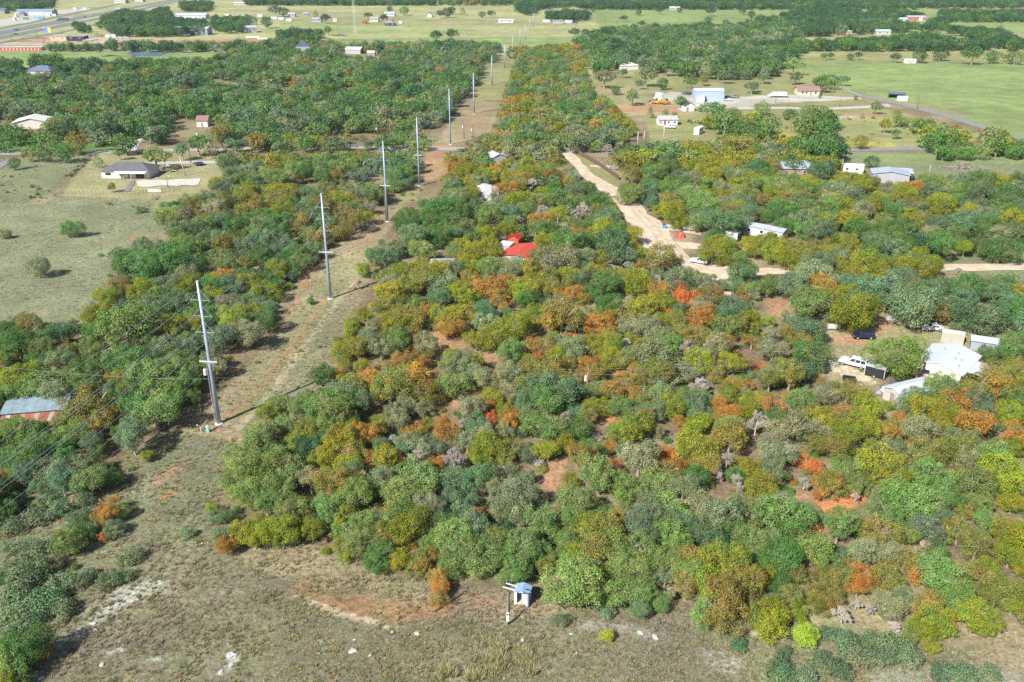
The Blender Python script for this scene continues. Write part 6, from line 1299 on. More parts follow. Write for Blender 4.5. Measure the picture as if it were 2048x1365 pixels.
# grey-roofed house on the left
e = house('grey_roofed_house', 'white house with dark grey roof and open carport beside the meadow', 'house', 252, 356.5, 18.0, 9.5, 2.7, -1.5, (.62, .66, .74), (.11, .11, .12), 'hip', 2.3, .6, wins=[('f', -6.4, 1.0, 2.6, 1.2), ('f', -1.0, 1.0, 1.4, 1.1)], doors=[('f', 1.4, 1.0, 2.0), ('f', 5.6, 3.6, 2.2, (.04, .04, .045))])  # wide near-black door is no door: it paints the shade inside the carport
pr = MB().add([(-3.4, -4.8, 2.75), (8.6, -4.8, 2.75), (8.6, -7.6, 2.35), (-3.4, -7.6, 2.35), (-3.4, -4.8, 2.83), (8.6, -4.8, 2.83), (8.6, -7.6, 2.43), (-3.4, -7.6, 2.43)], [(3, 2, 1, 0), (4, 5, 6, 7), (0, 1, 5, 4), (1, 2, 6, 5), (2, 3, 7, 6), (3, 0, 4, 7)]).build('porch_roof', paint((.74, .74, .78), .4, .05, .5, ribs=.3), e)
for x, cc in ((-3.2, WHITE), (0.4, (.4, .3, .25)), (3.2, WHITE), (8.4, (.5, .16, .08))): MB().tube([(x, -7.45, 0), (x, -7.45, 2.36)], .1, 6).build('post', paint(cc), pr)
p = P(397, 331); e = empty('trampoline', p, 0, 'round trampoline with blue edge pad behind the grey-roofed house', 'trampoline')
MB().tube([(0, 0, .86), (0, 0, .9)], 1.75, 20).build('mat', paint((.02, .02, .03)), e)
ring = MB(); n = 24
for k in range(n):
    a0, a1 = 6.2832 * k / n, 6.2832 * (k + 1) / n
    v = [(r_ * math.cos(t), r_ * math.sin(t), z) for z in (.84, .95) for t in (a0, a1) for r_ in (1.72, 2.1)]
    ring.add(v, [(0, 1, 3, 2), (4, 6, 7, 5), (0, 4, 5, 1), (2, 3, 7, 6)])
ring.build('edge_pad', paint((.07, .12, .42), .5), e)
for k in range(6):
    t = k * math.pi / 3; MB().tube([(1.9 * math.cos(t), 1.9 * math.sin(t), 0), (1.9 * math.cos(t), 1.9 * math.sin(t), .86)], .04, 5).build('leg', STEEL, e)
p = P(338, 345); e = empty('swing_set', p, R(8), 'wooden swing set with tower and yellow slide beside the house', 'playset')
for x, y in ((-.7, -.7), (.7, -.7), (.7, .7), (-.7, .7)): MB().tube([(x, y, 0), (x, y, 2.6)], .07, 5).build('post', paint((.3, .2, .13)), e)
MB().box(0, 0, 1.3, 1.5, 1.5, .1).build('deck', paint((.3, .2, .13)), e)
MB().add([(-.9, -.9, 2.5), (.9, -.9, 2.5), (.9, .9, 2.5), (-.9, .9, 2.5), (0, 0, 3.4)], [(3, 2, 1, 0), (0, 1, 4), (1, 2, 4), (2, 3, 4), (3, 0, 4)]).build('canopy', paint((.2, .28, .4)), e)
MB().add([(.7, -.25, 1.35), (.7, .25, 1.35), (3.0, .1, .2), (3.0, -.4, .2), (.7, -.25, 1.42), (.7, .25, 1.42), (3.0, .1, .27), (3.0, -.4, .27)], [(3, 2, 1, 0), (4, 5, 6, 7), (0, 1, 5, 4), (1, 2, 6, 5), (2, 3, 7, 6), (3, 0, 4, 7)]).build('slide', paint((.7, .68, .06), .4), e)
MB().tube([(-.7, 0, 2.5), (-3.4, 0, 2.5)], .06, 5).build('swing_beam', paint((.3, .2, .13)), e); MB().tube([(-3.4, -.8, 0), (-3.4, 0, 2.5), (-3.4, .8, 0)], .05, 5).build('swing_leg', paint((.3, .2, .13)), e)
# roofs among the left woods
house('white_roofed_house', 'house with pale cream metal roof deep in the left woods', 'house', 62, 258, 15, 13, 3, 14, (.6, .56, .5), (.62, .6, .54), 'gabley', 1.8, .5)
house('brick_cabin', 'small brown-roofed cabin at the end of a shaded driveway', 'house', 405, 254, 5.2, 6, 3, 2, (.6, .6, .66), (.24, .13, .12), 'gable', 1.7, .4, doors=[('f', 0, 1, 2)])
house('blue_roofed_house', 'house with slate blue roof and chimney in the left woods', 'house', 78, 152, 18, 12, 3.2, -10, (.4, .37, .34), (.1, .14, .2), 'hip', 3.0, .5)
house('dark_roofed_house', 'house with dark blue roof at the left edge of the woods', 'house', 10, 163, 14, 11, 3, -8, (.3, .28, .26), (.07, .09, .14), 'hip', 2.6, .5)
house('slate_roofed_house', 'house with small dark blue hip roof in the far left woods', 'house', 606, 102, 12, 10, 4, 6, (.3, .3, .32), (.06, .09, .16), 'hip', 2.6, .4)
house('white_roofed_barn', 'barn with white roof in the far woods before the pasture', 'barn', 706, 108, 13, 10, 3.4, -10, (.35, .35, .35), (.52, .53, .55), 'gable', 1.6, .4)
house('cream_shed', 'small white shed right of the white-roofed barn', 'shed', 742, 112, 6, 5, 2.6, 0, (.3, .25, .25), (.66, .68, .7), 'gable', 1.0, .3)
house('white_hip_house', 'house with white hip roof among the woods beyond the yard', 'house', 1259, 140, 13, 10, 3, 10, (.5, .48, .46), (.66, .68, .7), 'hip', 1.8, .5)
house('grey_cottage', 'small grey-roofed cottage in the woods beside the far corridor', 'house', 1187, 111, 8, 7, 2.8, -20, (.5, .5, .5), (.5, .5, .52), 'gable', 1.2, .4)
house('white_shed', 'white shed by the junk cars at the back of the yard', 'shed', 1459, 151, 6, 5, 2.6, 8, (.7, .7, .72), (.62, .65, .7), 'gable', 1.0, .3)
# top: farms, yards and businesses
for nm, lab, cat, px, py, wpx, D, H, rot, wc, rc, kd, rise in (
 ('storage_units', 'long cream storage building with a row of red doors', 'storage building', 41, 101.5, 84, 8, 3.0, 0, (.66, .62, .54), (.55, .53, .48), 'gable', .5),
 ('metal_hall', 'blue-grey metal hall with white bay doors beside the highway', 'metal hall', 69, 31, 72, 16, 6, 1, (.5, .55, .58), (.26, .36, .46), 'gable', 2.4),
 ('tan_shed', 'tan open-fronted shed in the scrap yard by the highway', 'shed', 117, 82, 33, 10, 5, 0, (.62, .5, .3), (.5, .45, .38), 'shed', .5),
 ('dark_bay_shed', 'dark open bay shed joined to the tan scrap yard shed', 'shed', 152, 83, 34, 10, 5, 0, (.03, .03, .04), (.34, .36, .4), 'shed', .4),  # solid walls; their near-black colour paints the shade of an open bay
 ('steel_warehouse', 'large blue-grey metal warehouse behind the pond pasture', 'warehouse', 381, 70.5, 69, 15, 7, -1, (.44, .5, .6), (.55, .62, .72), 'gable', 1.6),
 ('rear_warehouse', 'long pale metal warehouse behind the larger one', 'warehouse', 379, 38, 66, 14, 5, -2, (.66, .7, .76), (.6, .66, .76), 'gable', 1.8),
 ('grey_barn', 'grey metal barn with dark open end near the pale pasture', 'barn', 502, 66, 24, 14, 6, 24, (.45, .47, .5), (.5, .54, .6), 'gable', 1.8),
 ('long_stable', 'long low white stable beyond the warehouses', 'stable', 483, 11, 32, 10, 4, 0, (.5, .48, .46), (.66, .68, .7), 'gable', 1.4),
 ('farm_shed', 'grey pitched shed beside the lone far trees', 'shed', 633, 45, 18, 8, 4, 0, (.4, .44, .5), (.42, .44, .5), 'gable', 1.8),
 ('far_trailer_home', 'white trailer home with dark roof beyond the pale pasture', 'mobile home', 583, 34, 14, 7, 4, 0, (.45, .45, .5), (.5, .54, .62), 'gable', 1.4),
 ('far_shed', 'little grey shed beside the far trailer homes', 'shed', 612, 33, 9, 7, 4, 8, (.35, .38, .42), (.45, .5, .55), 'gable', 1.4),
 ('white_coop', 'little white shed right of the far grey pitched shed', 'shed', 670, 44, 8, 5, 3, 0, (.7, .66, .62), (.6, .6, .62), 'gable', 1),
 ('red_barn', 'tiny red shed among the far farm buildings', 'shed', 729, 48, 8, 6, 3, 0, (.42, .1, .07), (.45, .13, .1), 'gable', 1.4),
 ('tan_farmhouse', 'tan-roofed far farmhouse with white walls', 'house', 748, 44, 16, 10, 4, 0, (.7, .68, .7), (.46, .4, .36), 'gable', 2.2),
 ('white_farmhouse', 'white-walled far farmhouse with blue-grey roof', 'house', 779, 33, 20, 10, 4, 0, (.62, .64, .68), (.5, .56, .66), 'gable', 2),
 ('dark_pole_barn', 'dark open pole barn with pale roof at the far farm', 'barn', 780, 52, 21, 9, 3.4, 0, (.06, .07, .08), (.34, .36, .42), 'shed', .6),  # closed walls coloured near-black to imitate the shade inside the open barn
 ('red_tile_house', 'brown-roofed far house right of the farm trees', 'house', 778, 44, 14, 9, 3, 0, (.45, .38, .34), (.36, .26, .22), 'gable', 1.6),
 ('white_gatehouse', 'narrow white house with dark roof at a far driveway', 'house', 859, 35, 9, 10, 4.4, 0, (.7, .7, .7), (.18, .18, .22), 'gabley', 1.8),
 ('long_white_house', 'long low white house at the middle of the far field', 'house', 1012, 46, 30, 8, 3.4, 3, (.72, .73, .75), (.68, .7, .73), 'gable', 1.0),
 ('grey_container', 'grey container shed in front of the parked white trailers', 'shed', 1116, 47.5, 20, 7, 4.4, 0, (.4, .43, .46), (.44, .47, .5), 'flat', 0),
 ('blue_farmhouse', 'bluish farmhouse behind the parked white trailers', 'house', 1152, 37, 10, 8, 4, 0, (.6, .64, .7), (.5, .56, .64), 'gable', 1.4), ('low_farmhouse', 'low brown-roofed farmhouse left of the bluish one', 'house', 1138, 36, 10, 8, 3, 0, (.6, .6, .6), (.4, .36, .36), 'gable', 1.4),
 ('white_ranch', 'white-roofed house before the dark woods on the far pasture', 'house', 1350, 21, 20, 10, 4, 0, (.5, .45, .4), (.6, .62, .66), 'gable', 1.8), ('blue_ranch', 'far house with blue-grey roof at the head of a white drive', 'house', 1424, 19, 16, 12, 4, -12, (.5, .5, .5), (.5, .56, .62), 'gable', 2.0),
 ('teal_roofed_barn', 'barn with pale teal roof beyond the pasture tree row', 'barn', 1767, 70, 28, 10, 4, -3, (.5, .53, .5), (.56, .68, .7), 'gable', 1.4), ('pink_walled_house', 'white-roofed house with brick red walls beyond the tree row', 'house', 1690, 69, 28, 12, 3.6, -3, (.5, .3, .26), (.66, .7, .72), 'hip', 1.6), ('aqua_shed', 'pale aqua shed between the two white-roofed buildings', 'shed', 1739, 64, 14, 8, 4, -3, (.45, .5, .5), (.52, .64, .66), 'gable', 1.2),
 ('red_white_barn', 'red and white barn on the far right pasture', 'barn', 1833, 42, 36, 9, 5, -2, (.5, .16, .13), (.5, .5, .5), 'gable', 1.6), ('white_dairy', 'pale blue shed left of the red and white barn', 'shed', 1808, 43, 14, 8, 3.4, 0, (.6, .68, .72), (.62, .7, .76), 'gable', 1.2), ('brown_lodge', 'low brown-roofed lodge by the far gravel drive', 'house', 1704, 39, 26, 12, 3.4, -6, (.5, .4, .34), (.42, .3, .24), 'hip', 2.2),
 ('far_house', 'far pale house in the woods at the top edge', 'house', 1717, 5, 22, 12, 5, 0, (.55, .55, .55), (.5, .52, .56), 'gable', 2.4), ('edge_house', 'far pale-roofed house at the top right edge', 'house', 1925, 5, 24, 12, 5, 0, (.55, .52, .5), (.6, .58, .56), 'gable', 2.2), ('edge_barn', 'far white shed among trees at the top right', 'shed', 1958, 6, 14, 10, 4, 0, (.6, .6, .6), (.66, .68, .7), 'gable', 2),
 ('top_store', 'cream store building behind the highway at the top edge', 'store', 240, 7, 22, 14, 5, 0, (.66, .6, .5), (.66, .62, .54), 'gable', 2), ('top_annex', 'pale store building right of the cream one behind the highway', 'store', 278, 4, 16, 12, 5, 0, (.55, .58, .6), (.5, .52, .55), 'gable', 2), ('brick_office', 'pinkish low office at the left of the highway yard', 'office', 28, 17, 15, 10, 4, 0, (.5, .36, .3), (.5, .4, .36), 'flat', 0), ('cream_office', 'cream low office behind the blue-grey hall', 'office', 42, 17, 14, 10, 4, 0, (.6, .54, .44), (.55, .5, .44), 'flat', 0), ('edge_hall', 'dark blue roofed hall at the left edge of the highway yard', 'metal hall', 1, 28, 18, 14, 6, 0, (.3, .33, .38), (.13, .2, .3), 'gable', 2), ('teal_kiosk', 'small dark kiosk with a pointed roof before the blue-grey hall', 'kiosk', 43, 33, 12, 9, 4, 0, (.35, .35, .45), (.2, .2, .3), 'hip', 2.4)):
    k = M_(px, py); L_ = wpx * k
    wc, rc = [tuple(v * .72 for v in q) for q in (wc, rc)]; e = house(nm, lab, cat, px, py, L_, D, H * .85, rot, wc, rc, kd, rise, .4)
    if nm == 'storage_units':
        for i in range(12): MB().box(-L_ / 2 + 1.6 + i * 3.06, -D / 2 - .04, 1.35, 2.1, .08, 2.3).build('roller_door', paint((.55, .06, .06), .5), e)
    elif nm == 'metal_hall':
        for i in range(3): MB().box(-4 + i * L_ * .125, -D / 2 - .05, 2.6, L_ * .09, .1, 4.4).build('bay_door', paint((.7, .7, .7), .5), e)
    elif nm in ('steel_warehouse', 'rear_warehouse'):
        for i in range(5): MB().box(-L_ * .4 + i * L_ * .2, -D / 2 - .05, H * .5, .3, .1, H * .96).build('wall_rib', paint((.34, .4, .48), .5), e)
    elif nm == 'red_white_barn':
        MB().box(L_ * .22, -D / 2 - .06, 2.2, L_ * .2, .12, 4.0).build('white_bay', paint(WHITE), e)
    elif L_ > 6:
        for s in (-.28, .25):
            w_ = MB().box(s * L_, -D / 2 - .04, H * .55, 1.6, .08, 1.2).build('window', paint((.75, .75, .75)), e); MB().box(s * L_, -D / 2 - .095, H * .55, 1.3, .03, .95).build('pane', glass(), w_)

# ------------------------------------------------------------------ vehicles
TYRE = paint((.02, .02, .02), .85); RIM = paint((.55, .56, .58), .3, metal=.6); CHROME = paint((.5, .5, .52), .25, metal=.8)
PROF = {
 'suv': (4.9, 1.95, [(-2.4, .45), (-2.42, .95), (-2.3, 1.12), (-2.2, 1.78), (-.2, 1.84), (.35, 1.74), (1.0, 1.16), (2.2, 1.02), (2.42, .85), (2.44, .45)], [(-2.05, .3), (.2, .98)]),
 'wagon': (5.6, 2.0, [(-2.75, .5), (-2.78, 1.05), (-2.72, 1.2), (-2.6, 1.88), (-.1, 1.95), (.5, 1.84), (1.1, 1.26), (2.55, 1.14), (2.76, .95), (2.78, .5)], [(-2.5, .3), (.2, 1.05)]),
 'sedan': (4.7, 1.8, [(-2.3, .4), (-2.34, .85), (-1.7, .98), (-1.05, 1.4), (.15, 1.44), (.95, .98), (2.15, .82), (2.33, .66), (2.34, .4)], [(-1.6, .2), (.2, .9)]),
 'pickup': (5.6, 1.95, [(-2.75, .55), (-2.78, 1.15), (-.7, 1.15), (-.62, 1.8), (.55, 1.84), (1.15, 1.24), (2.55, 1.12), (2.76, .95), (2.78, .55)], [(-.6, .5), (.5, 1.1)]),
}
def vehicle(kind, px, py, head, col, label, cat='car', scale=1.0, name=None):
    Lc, W, prof, _ = PROF[kind]
    p = P(px, py); e = empty(name or {'suv': 'parked_suv', 'wagon': 'parked_suv', 'sedan': 'parked_car', 'pickup': 'pickup_truck'}[kind], p + Vector((0, 0, .04)), R(head), label, cat)
    e.scale = (scale,) * 3
    mt = paint(col, .25, .02, 1.0, spec=.6); hw = W / 2
    belt = 1.16 if kind == 'wagon' else (1.05 if kind == 'suv' else (.95 if kind == 'sedan' else 1.14))
    b = MB(); zs = max(z for _, z in prof)
    n = len(prof); vs_ = []
    for s in (-1, 1):
        for x, z in prof: vs_.append((x, s * hw * (1 - (.2 * max(0, (z - belt)) / (zs - belt))), z))
    b.add(vs_, [tuple(range(n)), tuple(reversed(range(n, 2 * n)))] + [((i + 1) % n, i, i + n, (i + 1) % n + n) for i in range(n)])
    b.build('body', mt, e)
    roof = [p_ for p_ in prof if p_[1] > belt + .1]
    xs = [p_[0] for p_ in prof]; 
    xr0, xr1 = min(r[0] for r in roof), max(r[0] for r in roof)
    ycut = lambda z: hw * (1 - .2 * max(0, z - belt) / (zs - belt)) + .012
    # side panes
    a0, a1 = {'suv': (-2.05, .62), 'wagon': (-2.5, .72), 'sedan': (-1.25, .62), 'pickup': (-.5, .78)}[kind]
    t0, t1 = a0 + (.05 if kind != 'sedan' else .35), a1 - (.45 if kind != 'sedan' else .6)
    zl, zh = belt + .06, zs - .14
    nsp = 3 if kind in ('suv', 'wagon') else 2
    for s in (-1, 1):
        for k in range(nsp):
            f0, f1 = k / nsp + .02, (k + 1) / nsp - .02
            lo0, lo1 = a0 + (a1 - a0) * f0, a0 + (a1 - a0) * f1; hi0, hi1 = t0 + (t1 - t0) * f0, t0 + (t1 - t0) * f1
            v = [(lo0, s * ycut(zl), zl), (lo1, s * ycut(zl), zl), (hi1, s * ycut(zh), zh), (hi0, s * ycut(zh), zh)]
            MB().add(v + [(x, y - s * .03, z) for x, y, z in v], [(0, 1, 2, 3), (7, 6, 5, 4), (0, 4, 5, 1), (1, 5, 6, 2), (2, 6, 7, 3), (3, 7, 4, 0)]).build('side_window', glass(), e)
    # windscreen and rear pane lie on the sloping faces of the profile
    def slope_pane(nm, i, j, f0=.08, f1=.92):
        (x0, z0), (x1, z1) = prof[i], prof[j]
        nx, nz = (z1 - z0), -(x1 - x0); ln = math.hypot(nx, nz); nx, nz = nx / ln * .015, nz / ln * .015
        if nz < 0 or (abs(nz) < 1e-3 and nx * (x0) < 0): nx, nz = -nx, -nz
        v = []
        for f in (f0, f1):
            x, z = x0 + (x1 - x0) * f + nx, z0 + (z1 - z0) * f + nz
            y = hw * (1 - .2 * max(0, z - belt) / (zs - belt)) * .86; v.append((x, -y, z)); v.append((x, y, z))
        o = MB().add([v[0], v[1], v[3], v[2]] + [(x - nx * 2, y, z - nz * 2) for x, y, z in (v[0], v[1], v[3], v[2])], [(0, 1, 2, 3), (7, 6, 5, 4), (0, 4, 5, 1), (1, 5, 6, 2), (2, 6, 7, 3), (3, 7, 4, 0)]).build(nm, glass(), e)
    fi = {'suv': (5, 6), 'wagon': (5, 6), 'sedan': (4, 5), 'pickup': (4, 5)}[kind]; ri = {'suv': (2, 3), 'wagon': (2, 3), 'sedan': (2, 3), 'pickup': (2, 3)}[kind]
    slope_pane('windscreen', *fi); slope_pane('rear_window', *ri)
    x1 = max(xs); x0 = min(xs)
    for s in (-1, 1):
        MB().box(x1 - .02, s * hw * .74, .78, .06, .36, .16).build('headlight', paint((.8, .82, .85), .15), e); MB().box(x0 + .02, s * hw * .84, .95 if kind != 'sedan' else .75, .06, .18, .3).build('tail_light', paint((.45, .02, .02), .3), e)
        for xx in (x1 - .9, x0 + .95):
            w_ = MB().tube([(xx, s * (hw - .24), .36), (xx, s * (hw + .015), .36)], .37, 14).build('wheel', TYRE, e); MB().tube([(xx, s * (hw + .0), .36), (xx, s * (hw + .03), .36)], .22, 10).build('rim', RIM, w_)
    MB().box(x1 + .02, 0, .5, .1, W * .94, .2).build('bumper', paint(tuple(v * .8 for v in col), .4), e); MB().box(x0 - .02, 0, .55, .1, W * .94, .2).build('bumper', paint(tuple(v * .8 for v in col), .4), e)
    if kind == 'pickup': MB().box(-1.75, 0, 1.16, 1.9, W * .8, .05).build('bed', paint((.03, .03, .03)), e)
    return e
VW = (.66, .68, .72); NAVY = (.012, .018, .045); BLK = (.015, .015, .02)
vehicle('wagon', 1706, 732, 144, VW, 'long white SUV parked on the dirt drive beside the black trailer', 'suv')
vehicle('suv', 1726, 677, 178, NAVY, 'dark navy SUV parked in the yard of the white-roofed house', 'suv', .93)
vehicle('sedan', 1864, 661, 176, VW, 'white car half hidden under the oak behind the white-roofed house')
vehicle('suv', 1398, 527, 150, VW, 'white SUV parked on the pale dirt road bend', 'suv')
vehicle('sedan', 1382, 461, 165, VW, 'white car beside the red tent at the dirt road')
vehicle('pickup', 1339, 257, 168, VW, 'white pickup truck parked on the lawn of the porch house', 'truck')
vehicle('sedan', 1456, 202, 172, VW, 'white car parked at the front corner of the workshop'); vehicle('suv', 1452, 198, 172, (.03, .05, .1), 'dark blue SUV parked against the workshop end wall', 'suv'); vehicle('pickup', 1468, 196, 150, (.16, .2, .28), 'grey-blue pickup on the gravel lot right of the workshop', 'truck')
vehicle('sedan', 1378, 190, 178, (.05, .06, .12), 'dark car parked behind the metal workshop'); vehicle('sedan', 1371, 189, 178, (.09, .09, .12), 'second dark car in the row behind the metal workshop')
vehicle('sedan', 680, 268, 10, VW, 'white car under the oaks beyond the left woods'); vehicle('suv', 406, 252, 60, (.2, .22, .28), 'grey SUV beside the brown-roofed cabin', 'suv', .9)
for i, (px, py, c_, nm) in enumerate(((1510, 148, (.12, .2, .4), 'blue'), (1519, 144, VW, 'white'), (1530, 150, (.3, .3, .34), 'grey'), (1556, 152, (.5, .12, .06), 'rust red'), (1502, 152, (.2, .24, .3), 'slate'))): vehicle('sedan' if i % 2 else 'pickup', px, py, 150 + 40 * i, c_, '%s junk vehicle at the back of the yard by the brown-roofed house' % nm)
vehicle('sedan', 34, 61.5, 20, NAVY, 'dark car on the highway at the far left'); vehicle('sedan', 31, 70, 200, NAVY, 'dark car on the nearer highway lane behind the first'); vehicle('sedan', 88, 57, 160, VW, 'white car on the highway before the tan shed'); vehicle('sedan', 170, 35, 120, (.03, .05, .05), 'dark green car on the highway near the trees'); vehicle('sedan', 182, 32, 120, VW, 'white car on the highway right behind the dark green one')
for i, (px, py, c_, nm) in enumerate(((174, 83, VW, 'white pickup at the front of the scrap yard row'), (180, 82, VW, 'white pickup second in the scrap yard row'), (187, 80, VW, 'white pickup last in the scrap yard row'), (240, 78, VW, 'white pickup beyond the scrap heaps'), (250, 78, (.5, .6, .7), 'pale blue pickup beyond the scrap heaps'))): vehicle('pickup', px, py, 20, c_, nm, 'truck', 1.25)
for i, (px, py, nm, sz) in enumerate(((97, 33, 'white box truck before the blue-grey hall', 5), (109, 33, 'small white van right of the white box truck', 4), (30, 42, 'white tank at the front of the highway yard', 5), (33, 35, 'tall white tank in the highway yard', 5), (51, 40, 'green dumpster in the highway yard', 6), (74, 39, 'teal container in the highway yard', 8), (84, 39, 'white cube van beside the teal container', 4), (216, 76, 'white service van left in the scrap yard', 5), (227, 76, 'white flatbed truck in the scrap yard', 5), (170, 20, 'white trailer at the end of the highway yard', 6), (150, 20, 'pale truck parked at the highway yard end', 6), (455, 33, 'white trailer in the far trailer lot', 7), (470, 35, 'second white trailer in the far trailer lot', 7), (489, 35, 'third white trailer in the far trailer lot', 7), (520, 34, 'white camper left in the far trailer park', 7), (548, 39, 'white camper in the middle of the far trailer park', 8), (562, 40, 'silver camper in the far trailer park', 8), (578, 43, 'grey trailer at the near side of the far trailer park', 8), (381, 21, 'dark trailer under far trees', 7), (400, 20, 'white trailer under far trees', 7), (1093, 45, 'white trailer parked left of the grey container', 9), (1137, 46, 'white bus parked right of the grey container', 10), (1150, 47, 'dark blue trailer at the end of the white bus', 6), (801, 48, 'small white trailer at the far farm', 4), (1310, 58, 'white junk trailer in the far woods edge', 8), (1330, 56, 'second white junk trailer in the far woods edge', 7), (1400, 67, 'white trailer deep in the far woods', 9))):
    cc = (.06, .22, .2) if 'green' in nm else ((.12, .34, .4) if 'teal' in nm else ((.05, .07, .14) if 'dark' in nm else ((.45, .47, .5) if ('grey' in nm or 'silver' in nm) else (.5, .52, .55))))
    if 'tank' in nm:
        p = P(px, py); tag(MB().tube([(p.x, p.y, -.1), (p.x, p.y, 4), (p.x, p.y, 4.8)], [2, 2, .5], 14).build('storage_tank', paint(WHITE)), nm, 'tank')
    else:
        e = house('far_trailer', nm, 'trailer', px, py, sz, 2.6, 2.6, random.uniform(-12, 12), cc, tuple(v * 1.05 for v in cc), 'gable', .25, .03)
        for s in (-.3, .3): MB().tube([(s * sz, -1.36, .3), (s * sz, -1.31, .3)], .38, 10).build('wheel', TYRE, e)
# long white truck, semi trailer, campers
def box_truck(px, py, head, L_, H, label, col=VW, cab=True, cat='truck', name='box_truck', zb=.9):
    e = empty(name, P(px, py) + Vector((0, 0, .05)), R(head), label, cat)
    MB().box(-L_ * .08 if cab else 0, 0, zb + (H - zb) / 2, L_ * (.78 if cab else 1), 2.4, H - zb).build('cargo_box', paint(col, .4), e)
    if cab:
        MB().extr([(L_ * .33, .5), (L_ * .33, 2.2), (L_ * .43, 2.2), (L_ * .47, 1.3), (L_ * .5, 1.2), (L_ * .5, .5)], -1.1, 1.1, .08).build('cab', paint(col, .35), e); MB().box(L_ * .452, 0, 1.75, .06, 1.7, .6).build('windscreen', glass(), e)
    MB().box(0, 0, .7, L_ * .9, 1.0, .25).build('chassis', paint(DARK), e)
    for xx in (-L_ * .36, -L_ * .25, L_ * .38):
        for s in (-1, 1): w_ = MB().tube([(xx, s * .85, .45), (xx, s * 1.15, .45)], .45, 12).build('wheel', TYRE, e); MB().tube([(xx, s * 1.14, .45), (xx, s * 1.17, .45)], .24, 8).build('rim', RIM, w_)
    return e
box_truck(1555, 195, 178, 10.5, 3.0, 'long white truck parked beside the brown-roofed house', (.74, .76, .8))
box_truck(126, 42, 198, 15, 3.6, 'semi truck with dark trailer driving on the highway', (.1, .12, .16))
box_truck(235, 21, 205, 10, 3.6, 'white box truck far along the highway')
box_truck(1318, 203, 120, 6.5, 4.6, 'tall white box truck parked behind the yellow loaders', (.75, .78, .82), zb=1.0)
house('camper', 'white camper parked at the pasture fence', 'camper', 1821, 127, 8.5, 2.6, 3.0, 4, (.74, .76, .8), (.7, .73, .77), 'flat', 0, .05, wins=[('f', -2, 1.3, 1.2, .8), ('f', 2, 1.3, 1.2, .8)], doors=[('f', 0, .8, 2)])
house('camper', 'white rounded camper at the edge of the right woods', 'camper', 1704, 347, 8.0, 2.6, 3.0, -12, (.76, .78, .82), (.76, .78, .82), 'gable', .3, .05, wins=[('f', -2, 1.3, 1.2, .8), ('f', 1.5, 1.3, 1.2, .8)])
house('motor_home', 'white motor home under trees right of the porch house', 'camper', 1402, 268, 6.0, 2.5, 2.8, 60, (.74, .75, .8), (.7, .72, .76), 'gable', .2, .05, wins=[('f', 0, 1.2, 1.2, .8)])
# black cargo trailer and small things in the yard of the white-roofed house
p = P(1750, 753); e = empty('cargo_trailer', p, R(-36), 'black cargo trailer with white edges beside the huge round tree', 'trailer')
MB().box(0, 0, 1.3, 3.7, 1.95, 1.8).build('body', paint((.022, .026, .03), .4), e); MB().box(0, 0, 2.22, 3.76, 2.0, .06).build('roof', paint((.4, .43, .46), .5), e)
for x in (-1.86, 1.86):
    for y in (-.98, .98): MB().box(x, y, 1.3, .09, .09, 1.86).build('corner_trim', paint((.66, .68, .7), .4), e)
for s in (-1, 1): w_ = MB().tube([(0, s * .85, .36), (0, s * 1.06, .36)], .36, 12).build('wheel', TYRE, e); MB().tube([(0, s * 1.05, .36), (0, s * 1.08, .36)], .2, 8).build('rim', RIM, w_)
MB().box(.1, 0, 2.32, .7, .7, .16).build('roof_vent', paint((.6, .62, .64)), e); MB().tube([(-1.85, 0, .5), (-3.0, 0, .5)], .06, 5).build('tow_bar', paint(DARK), e)
p = P(1697, 765); e = empty('utility_trailer', p, R(-20), 'small black utility trailer in the dirt yard below the white SUV', 'trailer')
MB().box(0, 0, .6, 2.4, 1.3, .12).build('deck', paint(BLK), e)
for y in (-.65, .65): MB().box(0, y, .9, 2.4, .05, .5).build('side_rail', paint(BLK), e)
for s in (-1, 1): MB().tube([(-.2, s * .68, .34), (-.2, s * .85, .34)], .34, 12).build('wheel', TYRE, e)
MB().tube([(1.2, 0, .55), (2.6, .1, .45)], .06, 5).build('tow_bar', paint(BLK), e)
JC = [((.5, .55, .62), 'pale blue'), (WHITE, 'white'), ((.1, .1, .13), 'black'), ((.45, .2, .08), 'orange brown'), ((.3, .32, .36), 'grey')]
for i, (px, py, sx, sy, sz) in enumerate(((1768, 782, 1.2, .7, .6), (1778, 790, 1.3, .5, .35), (1764, 776, .8, .6, .5), (1782, 800, 1.3, .9, .2), (1792, 778, .7, .6, 1.1), (1784, 768, 1.0, .8, .6), (1775, 797, 1.6, .4, .18), (1788, 788, .8, .6, .5), (1758, 786, .9, .7, .3))):
    p = P(px, py); c_, nm = JC[(0, 1, 2, 3, 1, 2, 3, 0, 4)[i]]
    mb = MB().box(0, 0, sz / 2, sx, sy, sz, .3 * i, .85).box(.2, .1, sz + .06, sx * .6, sy * .5, .14, .5 * i, .9).box(-.3, -.2, sz * .3, sx * .5, sy * .9, sz * .5, i, .7)
    o = mb.build('junk_pile', paint(c_, .7, .3, 2)); o.location = p - Vector((0, 0, .05)); tag(o, '%s piece of junk, number %d along the heap by the annex' % (nm, i + 1), 'junk', 'junk heap by the annex')
    o['label'] = ('%s %s scrap in the junk heap beside the low annex' % ('large' if sx > 1 else 'small', nm)); 
p = P(1664, 660); tag(MB().tube([(p.x - .9, p.y, .75), (p.x + .9, p.y, .7)], .62, 14).build('propane_tank', paint(WHITE, .35)), 'white tank lying under the yellow-green tree left of the navy SUV', 'tank')
p = P(1783, 651); e = empty('satellite_dish', p, R(200), 'white satellite dish on a short post in the bare yard', 'satellite dish')
